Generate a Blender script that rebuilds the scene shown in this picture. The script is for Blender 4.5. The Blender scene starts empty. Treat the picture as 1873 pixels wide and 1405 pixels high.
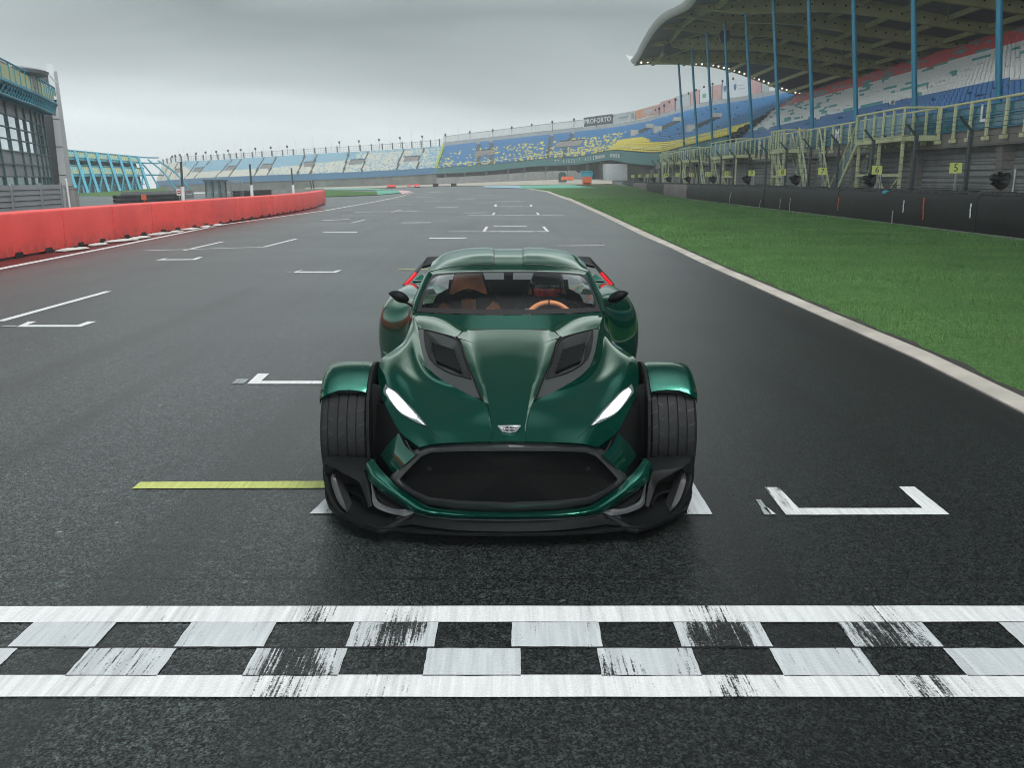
import bpy, math, random
import numpy as np
from mathutils import Vector, Matrix
random.seed(7)
V = Vector
SC = bpy.context.scene
COL = SC.collection
# ---------------------------------------------------------------- camera model (photograph 1873 x 1405)
FL, CXP, CYP, CH = 1650.0, 936.5, 702.5, 1.6
PT = math.radians(12.82)
cpt, spt = math.cos(PT), math.sin(PT)

def sst(a, b, x):
    t = min(1.0, max(0.0, (x - a) / (b - a)))
    return t * t * (3 - 2 * t)

def H(x, y):
    """terrain height: the start straight is flat, the far ground falls gently to the left"""
    return sst(70, 170, y) * (.042 * x + 1.1)

def ray(px, py):
    vv = (py - CYP) / FL
    return V(((px - CXP) / FL, cpt - vv * spt, -spt - vv * cpt))

def P(px, py, Y):
    d = ray(px, py)
    t = Y / d.y
    return V((d.x * t, Y, CH + d.z * t))

def G(px, py, dz=0.0):
    d = ray(px, py)
    lo, hi = 0.5, 0.5
    while hi < 600:
        p = d * hi
        if CH + p.z < H(p.x, p.y):
            break
        lo = hi
        hi *= 1.03
    for _ in range(40):
        m = (lo + hi) / 2
        p = d * m
        if CH + p.z < H(p.x, p.y):
            hi = m
        else:
            lo = m
    p = d * hi
    return V((p.x, p.y, H(p.x, p.y) + dz))

# ---------------------------------------------------------------- objects
ORG = {}

def tag(o, label=None, cat=None, group=None, kind=None):
    if label: o['label'] = label
    if cat: o['category'] = cat
    if group: o['group'] = group
    if kind: o['kind'] = kind
    return o

def thing(name, label, cat, origin=(0, 0, 0), group=None):
    o = bpy.data.objects.new(name, None)
    o.empty_display_size = .2
    COL.objects.link(o)
    o.location = origin
    ORG[o] = V(origin)
    return tag(o, label, cat, group)

class MB:
    def __init__(s):
        s.v, s.f, s.m = [], [], []

    def add(s, vs, fs, mi=0):
        b = len(s.v)
        s.v += [tuple(p) for p in vs]
        s.f += [tuple(b + i for i in f) for f in fs]
        s.m += [mi] * len(fs)
        return s

    def quad(s, a, b, c, d, mi=0):
        return s.add([a, b, c, d], [(0, 1, 2, 3)], mi)

    def hexa(s, p, mi=0):
        """eight corners: bottom ring 0-3, top ring 4-7"""
        return s.add(p, [(3, 2, 1, 0), (4, 5, 6, 7), (0, 1, 5, 4), (1, 2, 6, 5), (2, 3, 7, 6), (3, 0, 4, 7)], mi)

    def box(s, c, size, mi=0, M=None):
        x, y, z = size[0] / 2, size[1] / 2, size[2] / 2
        p = [V(q) for q in ((-x, -y, -z), (x, -y, -z), (x, y, -z), (-x, y, -z), (-x, -y, z), (x, -y, z), (x, y, z), (-x, y, z))]
        if M is not None: p = [M @ q for q in p]
        return s.hexa([q + V(c) for q in p], mi)

    def bar(s, a, b, w, h, mi=0, up=(0, 0, 1)):
        """a rectangular bar from a to b"""
        a, b = V(a), V(b)
        d = (b - a).normalized()
        sd = d.cross(V(up))
        if sd.length < 1e-4: sd = d.cross(V((0, 1, 0)))
        sd.normalize()
        u = sd.cross(d).normalized()
        o = [sd * (-w / 2) - u * h / 2, sd * (w / 2) - u * h / 2, sd * (w / 2) + u * h / 2, sd * (-w / 2) + u * h / 2]
        return s.hexa([a + q for q in o] + [b + q for q in o], mi)

    def tube(s, pts, r, n=8, mi=0, closed=False, cap=True):
        pts = [V(p) for p in pts]
        rs = r if isinstance(r, (list, tuple)) else [r] * len(pts)
        N = len(pts)
        ref = None
        vs = []
        for i, p in enumerate(pts):
            if closed:
                d = pts[(i + 1) % N] - pts[i - 1]
            else:
                d = pts[min(i + 1, N - 1)] - pts[max(i - 1, 0)]
            d.normalize()
            if ref is None:
                ref = V((0, 0, 1)) if abs(d.z) < .9 else V((0, 1, 0))
            a = d.cross(ref)
            if a.length < 1e-5: a = d.cross(V((1, 0, 0)))
            a.normalize()
            b = a.cross(d).normalized()
            ref = b
            for k in range(n):
                t = 2 * math.pi * k / n
                vs.append(p + (a * math.cos(t) + b * math.sin(t)) * rs[i])
        fs = []
        for i in range(N if closed else N - 1):
            j = (i + 1) % N
            for k in range(n):
                l = (k + 1) % n
                fs.append((i * n + k, i * n + l, j * n + l, j * n + k))
        if cap and not closed:
            fs.append(tuple(range(n))[::-1])
            fs.append(tuple((N - 1) * n + k for k in range(n)))
        return s.add(vs, fs, mi)

    def prism(s, poly, vec, mi=0):
        n = len(poly)
        vec = V(vec)
        vs = [V(p) for p in poly] + [V(p) + vec for p in poly]
        fs = [tuple(range(n))[::-1], tuple(range(n, 2 * n))]
        fs += [(i, (i + 1) % n, n + (i + 1) % n, n + i) for i in range(n)]
        return s.add(vs, fs, mi)

    def grid(s, rows, mi=0, close=False, flip=False):
        n = len(rows[0])
        vs = [p for r in rows for p in r]
        fs = []
        for i in range(len(rows) - 1):
            for j in range(n if close else n - 1):
                k = (j + 1) % n
                f = (i * n + j, i * n + k, (i + 1) * n + k, (i + 1) * n + j)
                fs.append(f[::-1] if flip else f)
        return s.add(vs, fs, mi)

    def lathe(s, prof, c, axis='x', n=48, mi=0, a0=0., a1=2 * math.pi):
        """prof: (along axis, radius)"""
        c = V(c)
        full = abs(a1 - a0 - 2 * math.pi) < 1e-6
        rows = []
        for k in range(n if full else n + 1):
            t = a0 + (a1 - a0) * k / n
            row = []
            for (h, r) in prof:
                if axis == 'x': q = V((h, r * math.cos(t), r * math.sin(t)))
                elif axis == 'y': q = V((r * math.cos(t), h, r * math.sin(t)))
                else: q = V((r * math.cos(t), r * math.sin(t), h))
                row.append(c + q)
            rows.append(row)
        if full: rows.append(rows[0])
        return s.grid(rows, mi)

    def sphere(s, c, r, nu=16, nv=10, mi=0, sc=(1, 1, 1), M=None):
        rows = []
        for i in range(nv + 1):
            ph = math.pi * i / nv
            row = []
            for j in range(nu):
                t = 2 * math.pi * j / nu
                q = V((r * sc[0] * math.sin(ph) * math.cos(t), r * sc[1] * math.sin(ph) * math.sin(t), r * sc[2] * math.cos(ph)))
                if M is not None: q = M @ q
                row.append(q + V(c))
            rows.append(row)
        return s.grid(rows, mi, close=True)

    def mirror(s):
        """mirrored copy of everything about x = 0"""
        b = len(s.v)
        s.v += [(-x, y, z) for x, y, z in s.v]
        s.f += [tuple(b + i for i in f)[::-1] for f in list(s.f)]
        s.m += list(s.m)
        return s

    def build(s, name, mats, parent=None, smooth=None, origin=None, weld=False, recalc=True):
        me = bpy.data.meshes.new(name)
        if parent is not None:
            off = ORG[parent]
        else:
            off = V(origin) if origin is not None else V((0, 0, 0))
        me.from_pydata([(p[0] - off.x, p[1] - off.y, p[2] - off.z) for p in s.v], [], s.f)
        if not isinstance(mats, (list, tuple)): mats = [mats]
        for m in mats: me.materials.append(m)
        if len(mats) > 1: me.polygons.foreach_set('material_index', s.m)
        if weld or recalc:
            import bmesh
            bm = bmesh.new()
            bm.from_mesh(me)
            if weld: bmesh.ops.remove_doubles(bm, verts=bm.verts, dist=weld if weld is not True else 1e-4)
            if recalc: bmesh.ops.recalc_face_normals(bm, faces=bm.faces)
            bm.to_mesh(me)
            bm.free()
        if smooth is not None:
            me.polygons.foreach_set('use_smooth', [True] * len(me.polygons))
            me.set_sharp_from_angle(angle=math.radians(smooth))
        me.update()
        o = bpy.data.objects.new(name, me)
        COL.objects.link(o)
        if parent is not None:
            o.parent = parent
            ORG[o] = off
        else:
            o.location = off
            ORG[o] = off
        return o

def kids(o): return [c for c in bpy.data.objects if c.parent == o]

def dup(root, loc=None, rz=None, label=None, parent=None):
    r = root.copy()
    COL.objects.link(r)
    if parent is not None: r.parent = parent
    if loc is not None: r.location = loc
    if rz is not None: r.rotation_euler.z = rz
    if label: r['label'] = label
    for c in list(root.children):
        dup(c, parent=r)
    return r

def struct(mb, name, m, **k):
    o = mb.build(name, m, **k)
    o['kind'] = 'structure'
    return o

def text_geo(txt, size, depth=.0, ax='CENTER', spacing=1.0, bold=0.0, shear=0.0):
    cu = bpy.data.curves.new('lettering', 'FONT')
    cu.body = txt
    cu.size = size
    cu.align_x = ax
    cu.align_y = 'CENTER'
    cu.extrude = depth
    cu.space_character = spacing
    cu.offset = bold
    cu.shear = shear
    cu.resolution_u = 3
    o = bpy.data.objects.new('lettering', cu)
    COL.objects.link(o)
    dg = bpy.context.evaluated_depsgraph_get()
    me = bpy.data.meshes.new_from_object(o.evaluated_get(dg))
    vs = [v.co.copy() for v in me.vertices]
    fs = [tuple(p.vertices) for p in me.polygons]
    bpy.data.objects.remove(o)
    bpy.data.curves.remove(cu)
    bpy.data.meshes.remove(me)
    return vs, fs

def text_on(mb, txt, size, o, r, u, depth=.0, mi=0, **k):
    """lettering centred at o, running along r, upright along u"""
    r, u, o = V(r).normalized(), V(u).normalized(), V(o)
    n = r.cross(u).normalized()
    vs, fs = text_geo(txt, size, depth, **k)
    mb.add([o + r * q.x + u * q.y + n * q.z for q in vs], fs, mi)

def cr(pts, n):
    """Catmull-Rom through pts, resampled to n points evenly in chord parameter"""
    pts = [V(p) for p in pts]
    if len(pts) == 1: return pts * n
    t = [0.0]
    for a, b in zip(pts, pts[1:]): t.append(t[-1] + max(1e-6, (b - a).length ** .5))
    T = t[-1]
    out = []
    for i in range(n):
        x = T * i / (n - 1)
        k = 0
        while k < len(t) - 2 and x > t[k + 1]: k += 1
        p1, p2 = pts[k], pts[k + 1]
        h = t[k + 1] - t[k]
        m1 = (p2 - pts[k - 1]) / (t[k + 1] - t[k - 1]) if k > 0 else (p2 - p1) / h
        m2 = (pts[k + 2] - p1) / (t[k + 2] - t[k]) if k + 2 < len(pts) else (p2 - p1) / h
        s_ = (x - t[k]) / h
        s2, s3 = s_ * s_, s_ ** 3
        out.append(p1 * (2 * s3 - 3 * s2 + 1) + m1 * h * (s3 - 2 * s2 + s_) + p2 * (-2 * s3 + 3 * s2) + m2 * h * (s3 - s2))
    return out

# ---------------------------------------------------------------- materials
class NT:
    def __init__(s, name):
        s.m = bpy.data.materials.new(name)
        s.m.use_nodes = True
        s.t = s.m.node_tree
        s.t.nodes.clear()
        s.out = s.t.nodes.new('ShaderNodeOutputMaterial')

    def n(s, ty, **k):
        nd = s.t.nodes.new('ShaderNode' + ty)
        for a, b in k.items():
            if a == 'ins':
                for i, x in b.items():
                    if isinstance(x, bpy.types.NodeSocket): s.t.links.new(x, nd.inputs[i])
                    else: nd.inputs[i].default_value = x
            else: setattr(nd, a, b)
        return nd

    def l(s, a, b): s.t.links.new(a, b)

    def math(s, op, a, b=0.0, c=0.0, clamp=False):
        nd = s.n('Math', operation=op, use_clamp=clamp, ins={0: a, 1: b, 2: c})
        return nd.outputs[0]

    def pos(s): return s.n('TexCoord').outputs['Object']

    def wpos(s): return s.n('NewGeometry').outputs['Position']

    def scale(s, vec, sc): return s.n('Mapping', ins={0: vec, 3: sc}).outputs[0]

    def noise(s, vec, sc, det=3.0, rough=.55, out=0): return s.n('TexNoise', ins={'Vector': vec, 'Scale': sc, 'Detail': det, 'Roughness': rough}).outputs[out]

    def ramp(s, f, stops):
        r = s.n('ValToRGB', ins={0: f})
        e = r.color_ramp.elements
        while len(e) < len(stops): e.new(.5)
        for el, (p, c) in zip(e, stops):
            el.position = p
            el.color = (c, c, c, 1) if isinstance(c, (int, float)) else (*c, 1)
        return r.outputs[0]

    def mix(s, f, a, b, bt='MIX'):
        nd = s.n('Mix', data_type='RGBA', blend_type=bt)
        for i, x in ((0, f), (6, a), (7, b)):
            if isinstance(x, bpy.types.NodeSocket): s.l(x, nd.inputs[i])
            elif i and not isinstance(x, (int, float)): nd.inputs[i].default_value = (*x, 1) if len(x) == 3 else x
            else: nd.inputs[i].default_value = x if not i else (x, x, x, 1)
        return nd.outputs[2]

    def bump(s, h, st=.3, d=.01, nrm=None):
        nd = s.n('Bump', ins={'Strength': st, 'Distance': d, 'Height': h})
        if nrm is not None: s.l(nrm, nd.inputs['Normal'])
        return nd.outputs[0]

    def bsdf(s, base=(.5, .5, .5), rough=.5, metal=0., **k):
        b = s.n('BsdfPrincipled')
        for i, x in (('Base Color', base), ('Roughness', rough), ('Metallic', metal)):
            if isinstance(x, bpy.types.NodeSocket): s.l(x, b.inputs[i])
            else: b.inputs[i].default_value = (*x, 1) if isinstance(x, tuple) and len(x) == 3 else x
        for i, x in k.items():
            i = i.replace('_', ' ')
            if isinstance(x, bpy.types.NodeSocket): s.l(x, b.inputs[i])
            else: b.inputs[i].default_value = (*x, 1) if isinstance(x, tuple) and len(x) == 3 else x
        s.l(b.outputs[0], s.out.inputs[0])
        return b

MATS = {}

def mat(name, base, rough=.5, metal=0., var=.12, sc=3., bump=0., bsc=30., world=False, grime=0., **k):
    """plain surface with soft mottling, a little roughness change and optional grain"""
    if name in MATS: return MATS[name]
    t = NT(name)
    p = t.wpos() if world else t.pos()
    n1 = t.noise(p, sc, 5.)
    lo = tuple(c * (1 - var) for c in base)
    hi = tuple(min(1, c * (1 + var)) for c in base)
    c = t.mix(t.ramp(n1, [(.3, 0.), (.7, 1.)]), lo, hi)
    if grime:
        n3 = t.noise(p, sc * .6, 8., .7)
        c = t.mix(t.math('MULTIPLY', t.ramp(n3, [(.5, 0.), (.75, 1.)]), grime), c, (.05, .05, .045))
    r = t.math('MULTIPLY_ADD', n1, .25 * rough, rough * .87)
    b = t.bsdf(c, r, metal, **k)
    if bump:
        t.l(t.bump(t.noise(p, bsc, 4.), bump, .01), b.inputs['Normal'])
    MATS[name] = t.m
    return t.m
# ================================================================ materials of the place
def asphalt_nodes(t):
    p = t.wpos()
    big = t.noise(p, .22, 4.)
    strk = t.noise(t.scale(p, (1.6, .05, 1.)), 1., 4.)
    ag = t.n('TexVoronoi', feature='F1', ins={'Vector': p, 'Scale': 135.})
    ag2 = t.n('TexVoronoi', feature='F1', ins={'Vector': p, 'Scale': 60.})
    fine = t.noise(p, 260., 2.)
    stone = t.ramp(ag.outputs['Color'], [(.3, .0012), (.95, .044)])
    col = t.mix(t.ramp(big, [(.35, 0.), (.7, 1.)]), (.0048, .0064, .0062), (.0086, .0104, .0102))
    col = t.mix(.72, col, t.mix(1., stone, (.84, 1.02, 1.0), 'MULTIPLY'))
    grain = t.ramp(t.noise(p, 46., 4., .75), [(.36, .45), (.64, 1.75)])
    col = t.mix(1., col, grain, 'MULTIPLY')
    grain2 = t.ramp(t.noise(p, 15., 4., .72), [(.34, .66), (.66, 1.42)])
    col = t.mix(1., col, grain2, 'MULTIPLY')
    spark = t.ramp(ag2.outputs['Color'], [(.955, 0.), (.985, 1.)])
    col = t.mix(t.math('MULTIPLY', spark, .35), col, (.22, .22, .21))
    col = t.mix(t.math('MULTIPLY', t.ramp(strk, [(.5, 0.), (.64, 1.)]), .6), col, (.007, .008, .008))
    h = t.math('ADD', t.math('MULTIPLY', ag.outputs['Distance'], -1.), t.math('MULTIPLY', fine, .35))
    h = t.math('ADD', h, t.math('MULTIPLY', ag2.outputs['Distance'], -.55))
    rough = t.math('MULTIPLY_ADD', t.ramp(big, [(.3, 0.), (.7, 1.)]), .14, .42)
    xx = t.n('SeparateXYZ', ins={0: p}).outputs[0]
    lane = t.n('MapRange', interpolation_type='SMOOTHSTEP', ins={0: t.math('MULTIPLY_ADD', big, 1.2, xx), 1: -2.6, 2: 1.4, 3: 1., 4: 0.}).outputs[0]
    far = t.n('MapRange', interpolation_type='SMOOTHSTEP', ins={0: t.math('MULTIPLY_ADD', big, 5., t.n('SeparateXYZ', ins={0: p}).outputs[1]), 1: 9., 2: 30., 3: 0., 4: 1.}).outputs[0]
    old_or_sheen = t.math('MAXIMUM', t.math('MULTIPLY', lane, .9), far)  # older asphalt at left; sky sheen and distance haze also painted in as paler colour
    col = t.mix(old_or_sheen, col, t.mix(1., col, (3.4, 3.6, 3.6), 'MULTIPLY'))
    return p, col, rough, h

def make_asphalt():
    t = NT('asphalt')
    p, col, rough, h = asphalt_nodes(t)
    xyz = t.n('SeparateXYZ', ins={0: p})
    # day-joints across the lane
    for y0 in (3.43, 2.10, 5.3):
        d = t.math('ABSOLUTE', t.math('SUBTRACT', xyz.outputs[1], t.math('MULTIPLY_ADD', t.noise(p, 3., 2.), .02, y0 - .01)))
        col = t.mix(t.math('MULTIPLY', t.math('LESS_THAN', d, .0045), .7), col, (.005, .005, .005))
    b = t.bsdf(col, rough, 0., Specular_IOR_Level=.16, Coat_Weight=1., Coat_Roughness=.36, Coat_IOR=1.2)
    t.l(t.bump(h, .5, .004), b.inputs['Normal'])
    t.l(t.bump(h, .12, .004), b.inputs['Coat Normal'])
    return t.m

def make_paint(name, base, wear=.3, k=1.0):
    """road paint, worn in fine streaks along the tyre paths of the straight"""
    t = NT(name)
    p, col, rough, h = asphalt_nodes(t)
    xyz = t.n('SeparateXYZ', ins={0: p})
    s1 = t.noise(t.scale(p, (75., 3.2, 1.)), 1., 6., .66)
    s2 = t.noise(t.scale(p, (2.6, 1.6, 1.)), 1., 4., .6)
    s3 = t.noise(p, 120., 3., .7)
    w = t.math('ADD', t.math('MULTIPLY', s1, .50), t.math('ADD', t.math('MULTIPLY', s2, .30), t.math('MULTIPLY', s3, .20)))
    acc = None
    for c, sg, a_ in ((-.74, .12, 1.), (-.42, .13, .85), (.74, .13, .95), (1.36, .14, .75), (-1.35, .2, .45), (.33, .10, .35), (-2.4, .25, .4), (2.5, .3, .5)):
        d = t.math('DIVIDE', t.math('SUBTRACT', xyz.outputs[0], c), sg)
        g = t.math('MULTIPLY', t.math('EXPONENT', t.math('MULTIPLY', t.math('MULTIPLY', d, d), -1.)), a_)
        acc = g if acc is None else t.math('ADD', acc, g)
    th = t.math('SUBTRACT', .68 - .12 * wear, t.math('MULTIPLY', acc, .19 * k))
    m = t.n('MapRange', ins={0: w, 1: t.math('SUBTRACT', th, .018), 2: t.math('ADD', th, .03), 3: 0., 4: 1.}).outputs[0]
    film = t.ramp(t.noise(t.scale(p, (40., 2., 1.)), 1., 6., .7), [(.35, 0.), (.72, 1.)])
    dirt = t.mix(t.math('MULTIPLY', film, t.math('MULTIPLY_ADD', acc, .5, .5, clamp=True)), base, tuple(c * .42 for c in base))
    c = t.mix(m, dirt, col)
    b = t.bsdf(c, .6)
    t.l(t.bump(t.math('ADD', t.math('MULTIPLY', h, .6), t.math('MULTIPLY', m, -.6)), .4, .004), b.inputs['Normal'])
    return t.m

def make_ground():
    t = NT('open_ground')
    p = t.wpos()
    n1 = t.noise(p, .15, 6.)
    c = t.mix(t.ramp(n1, [(.35, 0.), (.65, 1.)]), (.045, .085, .03), (.10, .12, .06))
    b = t.bsdf(c, .95)
    return t.m

def make_turf():
    t = NT('turf')
    p = t.wpos()
    n1 = t.noise(p, .45, 5.)
    n2 = t.noise(p, 14., 5., .7)
    n3 = t.noise(t.scale(p, (1., .5, 1.)), 2.3, 4.)
    c = t.mix(t.ramp(n1, [(.3, 0.), (.7, 1.)]), (.070, .155, .046), (.115, .235, .072))
    c = t.mix(t.ramp(n2, [(.35, 0.), (.75, 1.)]), c, (.024, .075, .018))
    c = t.mix(t.math('MULTIPLY', t.ramp(n3, [(.58, 0.), (.75, 1.)]), .45), c, (.10, .13, .05))
    b = t.bsdf(c, .9, Specular_IOR_Level=.2)
    t.l(t.bump(n2, .8, .04), b.inputs['Normal'])
    return t.m

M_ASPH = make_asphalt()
M_WHITE = make_paint('white_road_paint', (.74, .765, .77), .32, .7)
M_WORN = make_paint('worn_white_road_paint', (.55, .59, .61), .62, 1.0)
M_FADE = make_paint('faded_white_road_paint', (.36, .41, .42), 1.2, .3)
M_YEL = make_paint('yellow_road_paint', (.52, .58, .17), .35, .5)
M_GRND = make_ground()
M_TURF = make_turf()
M_KERB = mat('concrete_edging', (.48, .45, .40), .8, var=.25, sc=1.2, bump=.3, bsc=60., world=True, grime=.35)
M_REDG = mat('red_tinted_asphalt', (.10, .016, .016), .45, var=.3, sc=1., bump=.3, bsc=120., world=True)
M_TEAL = mat('green_runoff_paint', (.10, .36, .25), .6, var=.15, sc=.4, world=True)
M_BLUEG = mat('blue_runoff_paint', (.25, .42, .52), .6, var=.15, sc=.4, world=True)
M_GRAV = mat('gravel', (.36, .34, .29), .95, var=.2, sc=.5, bump=.6, bsc=30., world=True)
M_PITG = mat('pale_asphalt', (.16, .17, .17), .6, var=.15, sc=.3, world=True)
M_PINK = mat('red_white_kerb_paint', (.55, .40, .40), .6, var=.2, sc=.7, world=True)
M_CONC = mat('concrete', (.30, .30, .29), .85, var=.16, sc=.8, bump=.2, bsc=25., world=True, grime=.3)
M_LCONC = mat('pale_concrete', (.40, .42, .43), .8, var=.1, sc=.5, world=True, grime=.15)
M_DCONC = mat('dark_concrete', (.10, .105, .105), .85, var=.2, sc=.7, world=True)
M_GREYM = mat('grey_cladding', (.29, .31, .33), .5, .3, var=.08, sc=.6, world=True, grime=.1)
M_SHUT = mat('dull_grey_boards', (.26, .265, .265), .7, var=.2, sc=1.1, world=True, grime=.4)
M_BLUE = mat('blue_painted_steel', (.02, .20, .32), .45, .1, var=.12, sc=1.5, world=True)
M_TEALS = mat('turquoise_painted_steel', (.035, .28, .38), .45, .1, var=.15, sc=1., world=True)
M_OLIVE = mat('yellow_green_painted_steel', (.56, .58, .34), .5, .1, var=.15, sc=1.2, world=True, grime=.2)
M_RIB = mat('olive_painted_steel', (.46, .46, .22), .55, .1, var=.15, sc=.8, world=True, grime=.3)
M_ROOF = mat('roof_sheet', (.15, .165, .18), .7, var=.15, sc=.4, world=True)
M_FASC = mat('pale_metal_fascia', (.40, .41, .40), .5, .3, var=.1, sc=.6, world=True)
M_BLK = mat('black_rubber', (.018, .019, .02), .6, var=.3, sc=2., world=True, bump=.3, bsc=18.)
M_BELT = mat('black_belt_rubber', (.012, .013, .0135), .55, var=.5, sc=.9, world=True, bump=.3, bsc=9., grime=.25, Specular_IOR_Level=.25)
M_DGREY = mat('dark_grey_steel', (.06, .075, .08), .5, .4, var=.15, world=True)
M_STEEL = mat('galvanised_steel', (.34, .36, .37), .45, .7, var=.12, world=True)
M_WHT = mat('white_plastic', (.72, .73, .73), .5, var=.1, sc=2., world=True)
def make_barrier_paint():
    t = NT('red_barrier_paint')
    p = t.wpos()
    c = t.mix(t.ramp(t.noise(p, .8, 4.), [(.3, 0.), (.7, 1.)]), (.80, .07, .062), (.95, .10, .085))
    st = t.noise(t.scale(p, (1.2, 1.2, 9.)), 1., 6., .7)
    c = t.mix(t.math('MULTIPLY', t.ramp(st, [(.55, 0.), (.75, 1.)]), .35), c, (.35, .035, .04))
    sc_ = t.noise(t.scale(p, (2., 2., 22.)), 1.3, 5., .75)
    c = t.mix(t.math('MULTIPLY', t.ramp(sc_, [(.66, 0.), (.70, 1.)]), .5), c, (.10, .05, .05))
    z = t.n('SeparateXYZ', ins={0: p}).outputs[2]
    sp_ = t.math('MULTIPLY', t.n('MapRange', ins={0: z, 1: .05, 2: .40, 3: 1., 4: 0.}).outputs[0], t.ramp(t.noise(p, 5., 5., .7), [(.42, 0.), (.62, 1.)]))
    c = t.mix(t.math('MULTIPLY', sp_, .55), c, (.14, .07, .06))
    t.bsdf(c, .45)
    return t.m
M_RED = make_barrier_paint()
M_ORNG = mat('orange_plastic', (.75, .14, .05), .5, var=.1, world=True)
M_SIGNY = mat('yellow_sign_sheet', (.62, .68, .20), .5, var=.06, world=True)
M_BLKP = mat('black_paint', (.012, .012, .013), .5, var=.1, world=True)
M_WHTP = mat('white_paint', (.75, .77, .77), .5, var=.05, world=True)

def glassy(name, col, rough=.05, alpha=1.0, metal=0.):
    t = NT(name)
    n = t.noise(t.wpos(), .5, 2.)
    c = t.mix(n, tuple(x * .8 for x in col), tuple(x * 1.2 for x in col))
    t.bsdf(c, rough, metal, Specular_IOR_Level=.8, Alpha=alpha)
    return t.m
M_FGLASS = glassy('facade_glass', (.62, .70, .74), .04, 1., .85)
M_DGLASS = glassy('dark_glass', (.03, .05, .055), .05)
M_TPANEL = glassy('teal_clear_panel', (.02, .17, .22), .2, .62)

# ================================================================ terrain, track and painted lines
def sheet(name, rows, m, dz, kind='structure'):
    mb = MB()
    mb.grid([[V((x, y, H(x, y) + dz)) for x, y in r] for r in rows])
    o = mb.build(name, m, smooth=60)
    for p in o.data.polygons:
        pass
    o['kind'] = kind
    return o

def lin(a, b, n): return [a + (b - a) * i / n for i in range(n + 1)]

ys = [-120, -60, -12] + lin(-4, 70, 20) + lin(74, 240, 42) + [260, 300, 360, 440, 520]
xs = [-420, -220] + lin(-140, 140, 28) + [220, 420]
sheet('ground', [[(x, y) for x in xs] for y in ys], M_GRND, -.07)

KIN = [(1873, 758), (1660, 649.5), (1482, 571), (1372, 521), (1290, 485), (1218, 449.6), (1180, 434), (1103, 395.5), (1040, 366), (1000, 351), (957, 344)]
kin = [G(*q) for q in KIN]
KOUT = [(1873, 735), (1696, 653), (1560.5, 596), (1361, 507), (1290, 474.5), (1191, 430), (1110, 392.5), (1046, 364), (1004, 350), (958, 343.4)]
kout = [G(*q) for q in KOUT]
d0 = (kin[0] - kin[2]).normalized()
def interp(poly, y):
    if y <= poly[0].y:
        d = (poly[0] - poly[2]) / (poly[0].y - poly[2].y)
        return poly[0].x + d.x * (y - poly[0].y)
    for a, b in zip(poly, poly[1:]):
        if y <= b.y:
            return a.x + (b.x - a.x) * (y - a.y) / (b.y - a.y)
    return poly[-1].x
KEND = kin[-1].y
yk = [y for y in lin(-12, 40, 26) + lin(43, KEND, 30)]
def kx(y): return interp(kin, y)
def kxo(y): return max(interp(kout, y), kx(y) + .22)
# asphalt: pit side to kerb, then on to the far corner
trk = [[(x, y) for x in [-70, -45, -30] + lin(-22, kx(y), 12)] for y in yk]
xe = kx(KEND)
for y in lin(KEND + 3, 196, 12):
    trk.append([(x, y) for x in [-70, -45, -30] + lin(-22, xe - (y - KEND) * .25, 12)])
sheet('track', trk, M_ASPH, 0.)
# concrete edging slab between track and verge: a low real step
mb = MB()
ring = []
for y in yk:
    a, b = kx(y), kxo(y)
    z = H(a, y)
    ring.append([V((a, y, z - .03)), V((a, y, z + .012)), V((a + .03, y, z + .02)), V((b - .02, y, z + .03)), V((b, y, z - .03))])
mb.grid(ring)
struct(mb, 'kerb_strip', M_KERB, smooth=40)
# dark soil line between edging and turf
mb = MB()
mb.grid([[V((kxo(y) - .03, y, H(kxo(y), y) + .034)), V((kxo(y) + .05 + .03 * math.sin(y * 5.1) + .02 * math.sin(y * 13.), y, H(kxo(y), y) + .030))] for y in [-10 + .25 * i for i in range(280)]])
struct(mb, 'soil_edge', mat('dark_soil', (.035, .034, .028), .95, var=.4, sc=6., bump=.5, bsc=40., world=True))
# verge
def verge_edge(y): return 13.75 + .00916 * y
vg = []
for y in yk + [KEND + 1.5]:
    x0 = kxo(min(y, KEND)) - .01
    x1 = 26 if y < 12 else verge_edge(y) + .5
    vg.append([(x0 + (x1 - x0) * i / 12, y) for i in range(13)])
sheet('grass_verge', vg, M_TURF, .012)
# ground under the stand
sheet('service_road', [[(x, y) for x in (13.9, 18, 24, 40, 70)] for y in lin(-20, 150, 34)], M_DCONC, -.02)

def ribbon(mb, px, w, dz):
    g = [G(*q) for q in px]
    # refine
    pts = []
    for a, b in zip(g, g[1:]):
        n = max(1, int((b - a).length / 4))
        pts += [a + (b - a) * i / n for i in range(n)]
    pts.append(g[-1])
    rows = []
    for i, p in enumerate(pts):
        d = pts[min(i + 1, len(pts) - 1)] - pts[max(0, i - 1)]
        d.z = 0
        n = V((-d.y, d.x, 0)).normalized() * w / 2
        r = []
        for q in (p + n, p - n):
            r.append(V((q.x, q.y, H(q.x, q.y) + dz)))
        rows.append(r)
    mb.grid(rows)

def poly(mb, px, dz=.004):
    """painted patch with slightly ragged edges"""
    g = [G(*q, dz) for q in px]
    out = []
    for i, a in enumerate(g):
        b = g[(i + 1) % len(g)]
        n = max(1, min(60, int((b - a).length / .035))) if a.y < 12 else 1
        e = (b - a).normalized()
        nn = V((-e.y, e.x, 0))
        for k in range(n):
            j = random.uniform(-.0016, .0016) if k else 0
            out.append(a + (b - a) * k / n + nn * j)
    mb.add(out, [tuple(range(len(out)))])
    return mb

def mark(name, m, polys, dz=.004):
    mb = MB()
    for q in polys: poly(mb, q, dz)
    o = mb.build(name, m)
    for p in o.data.polygons:
        if p.normal.z < 0: p.flip()
    o['kind'] = 'structure'
    return o

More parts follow.
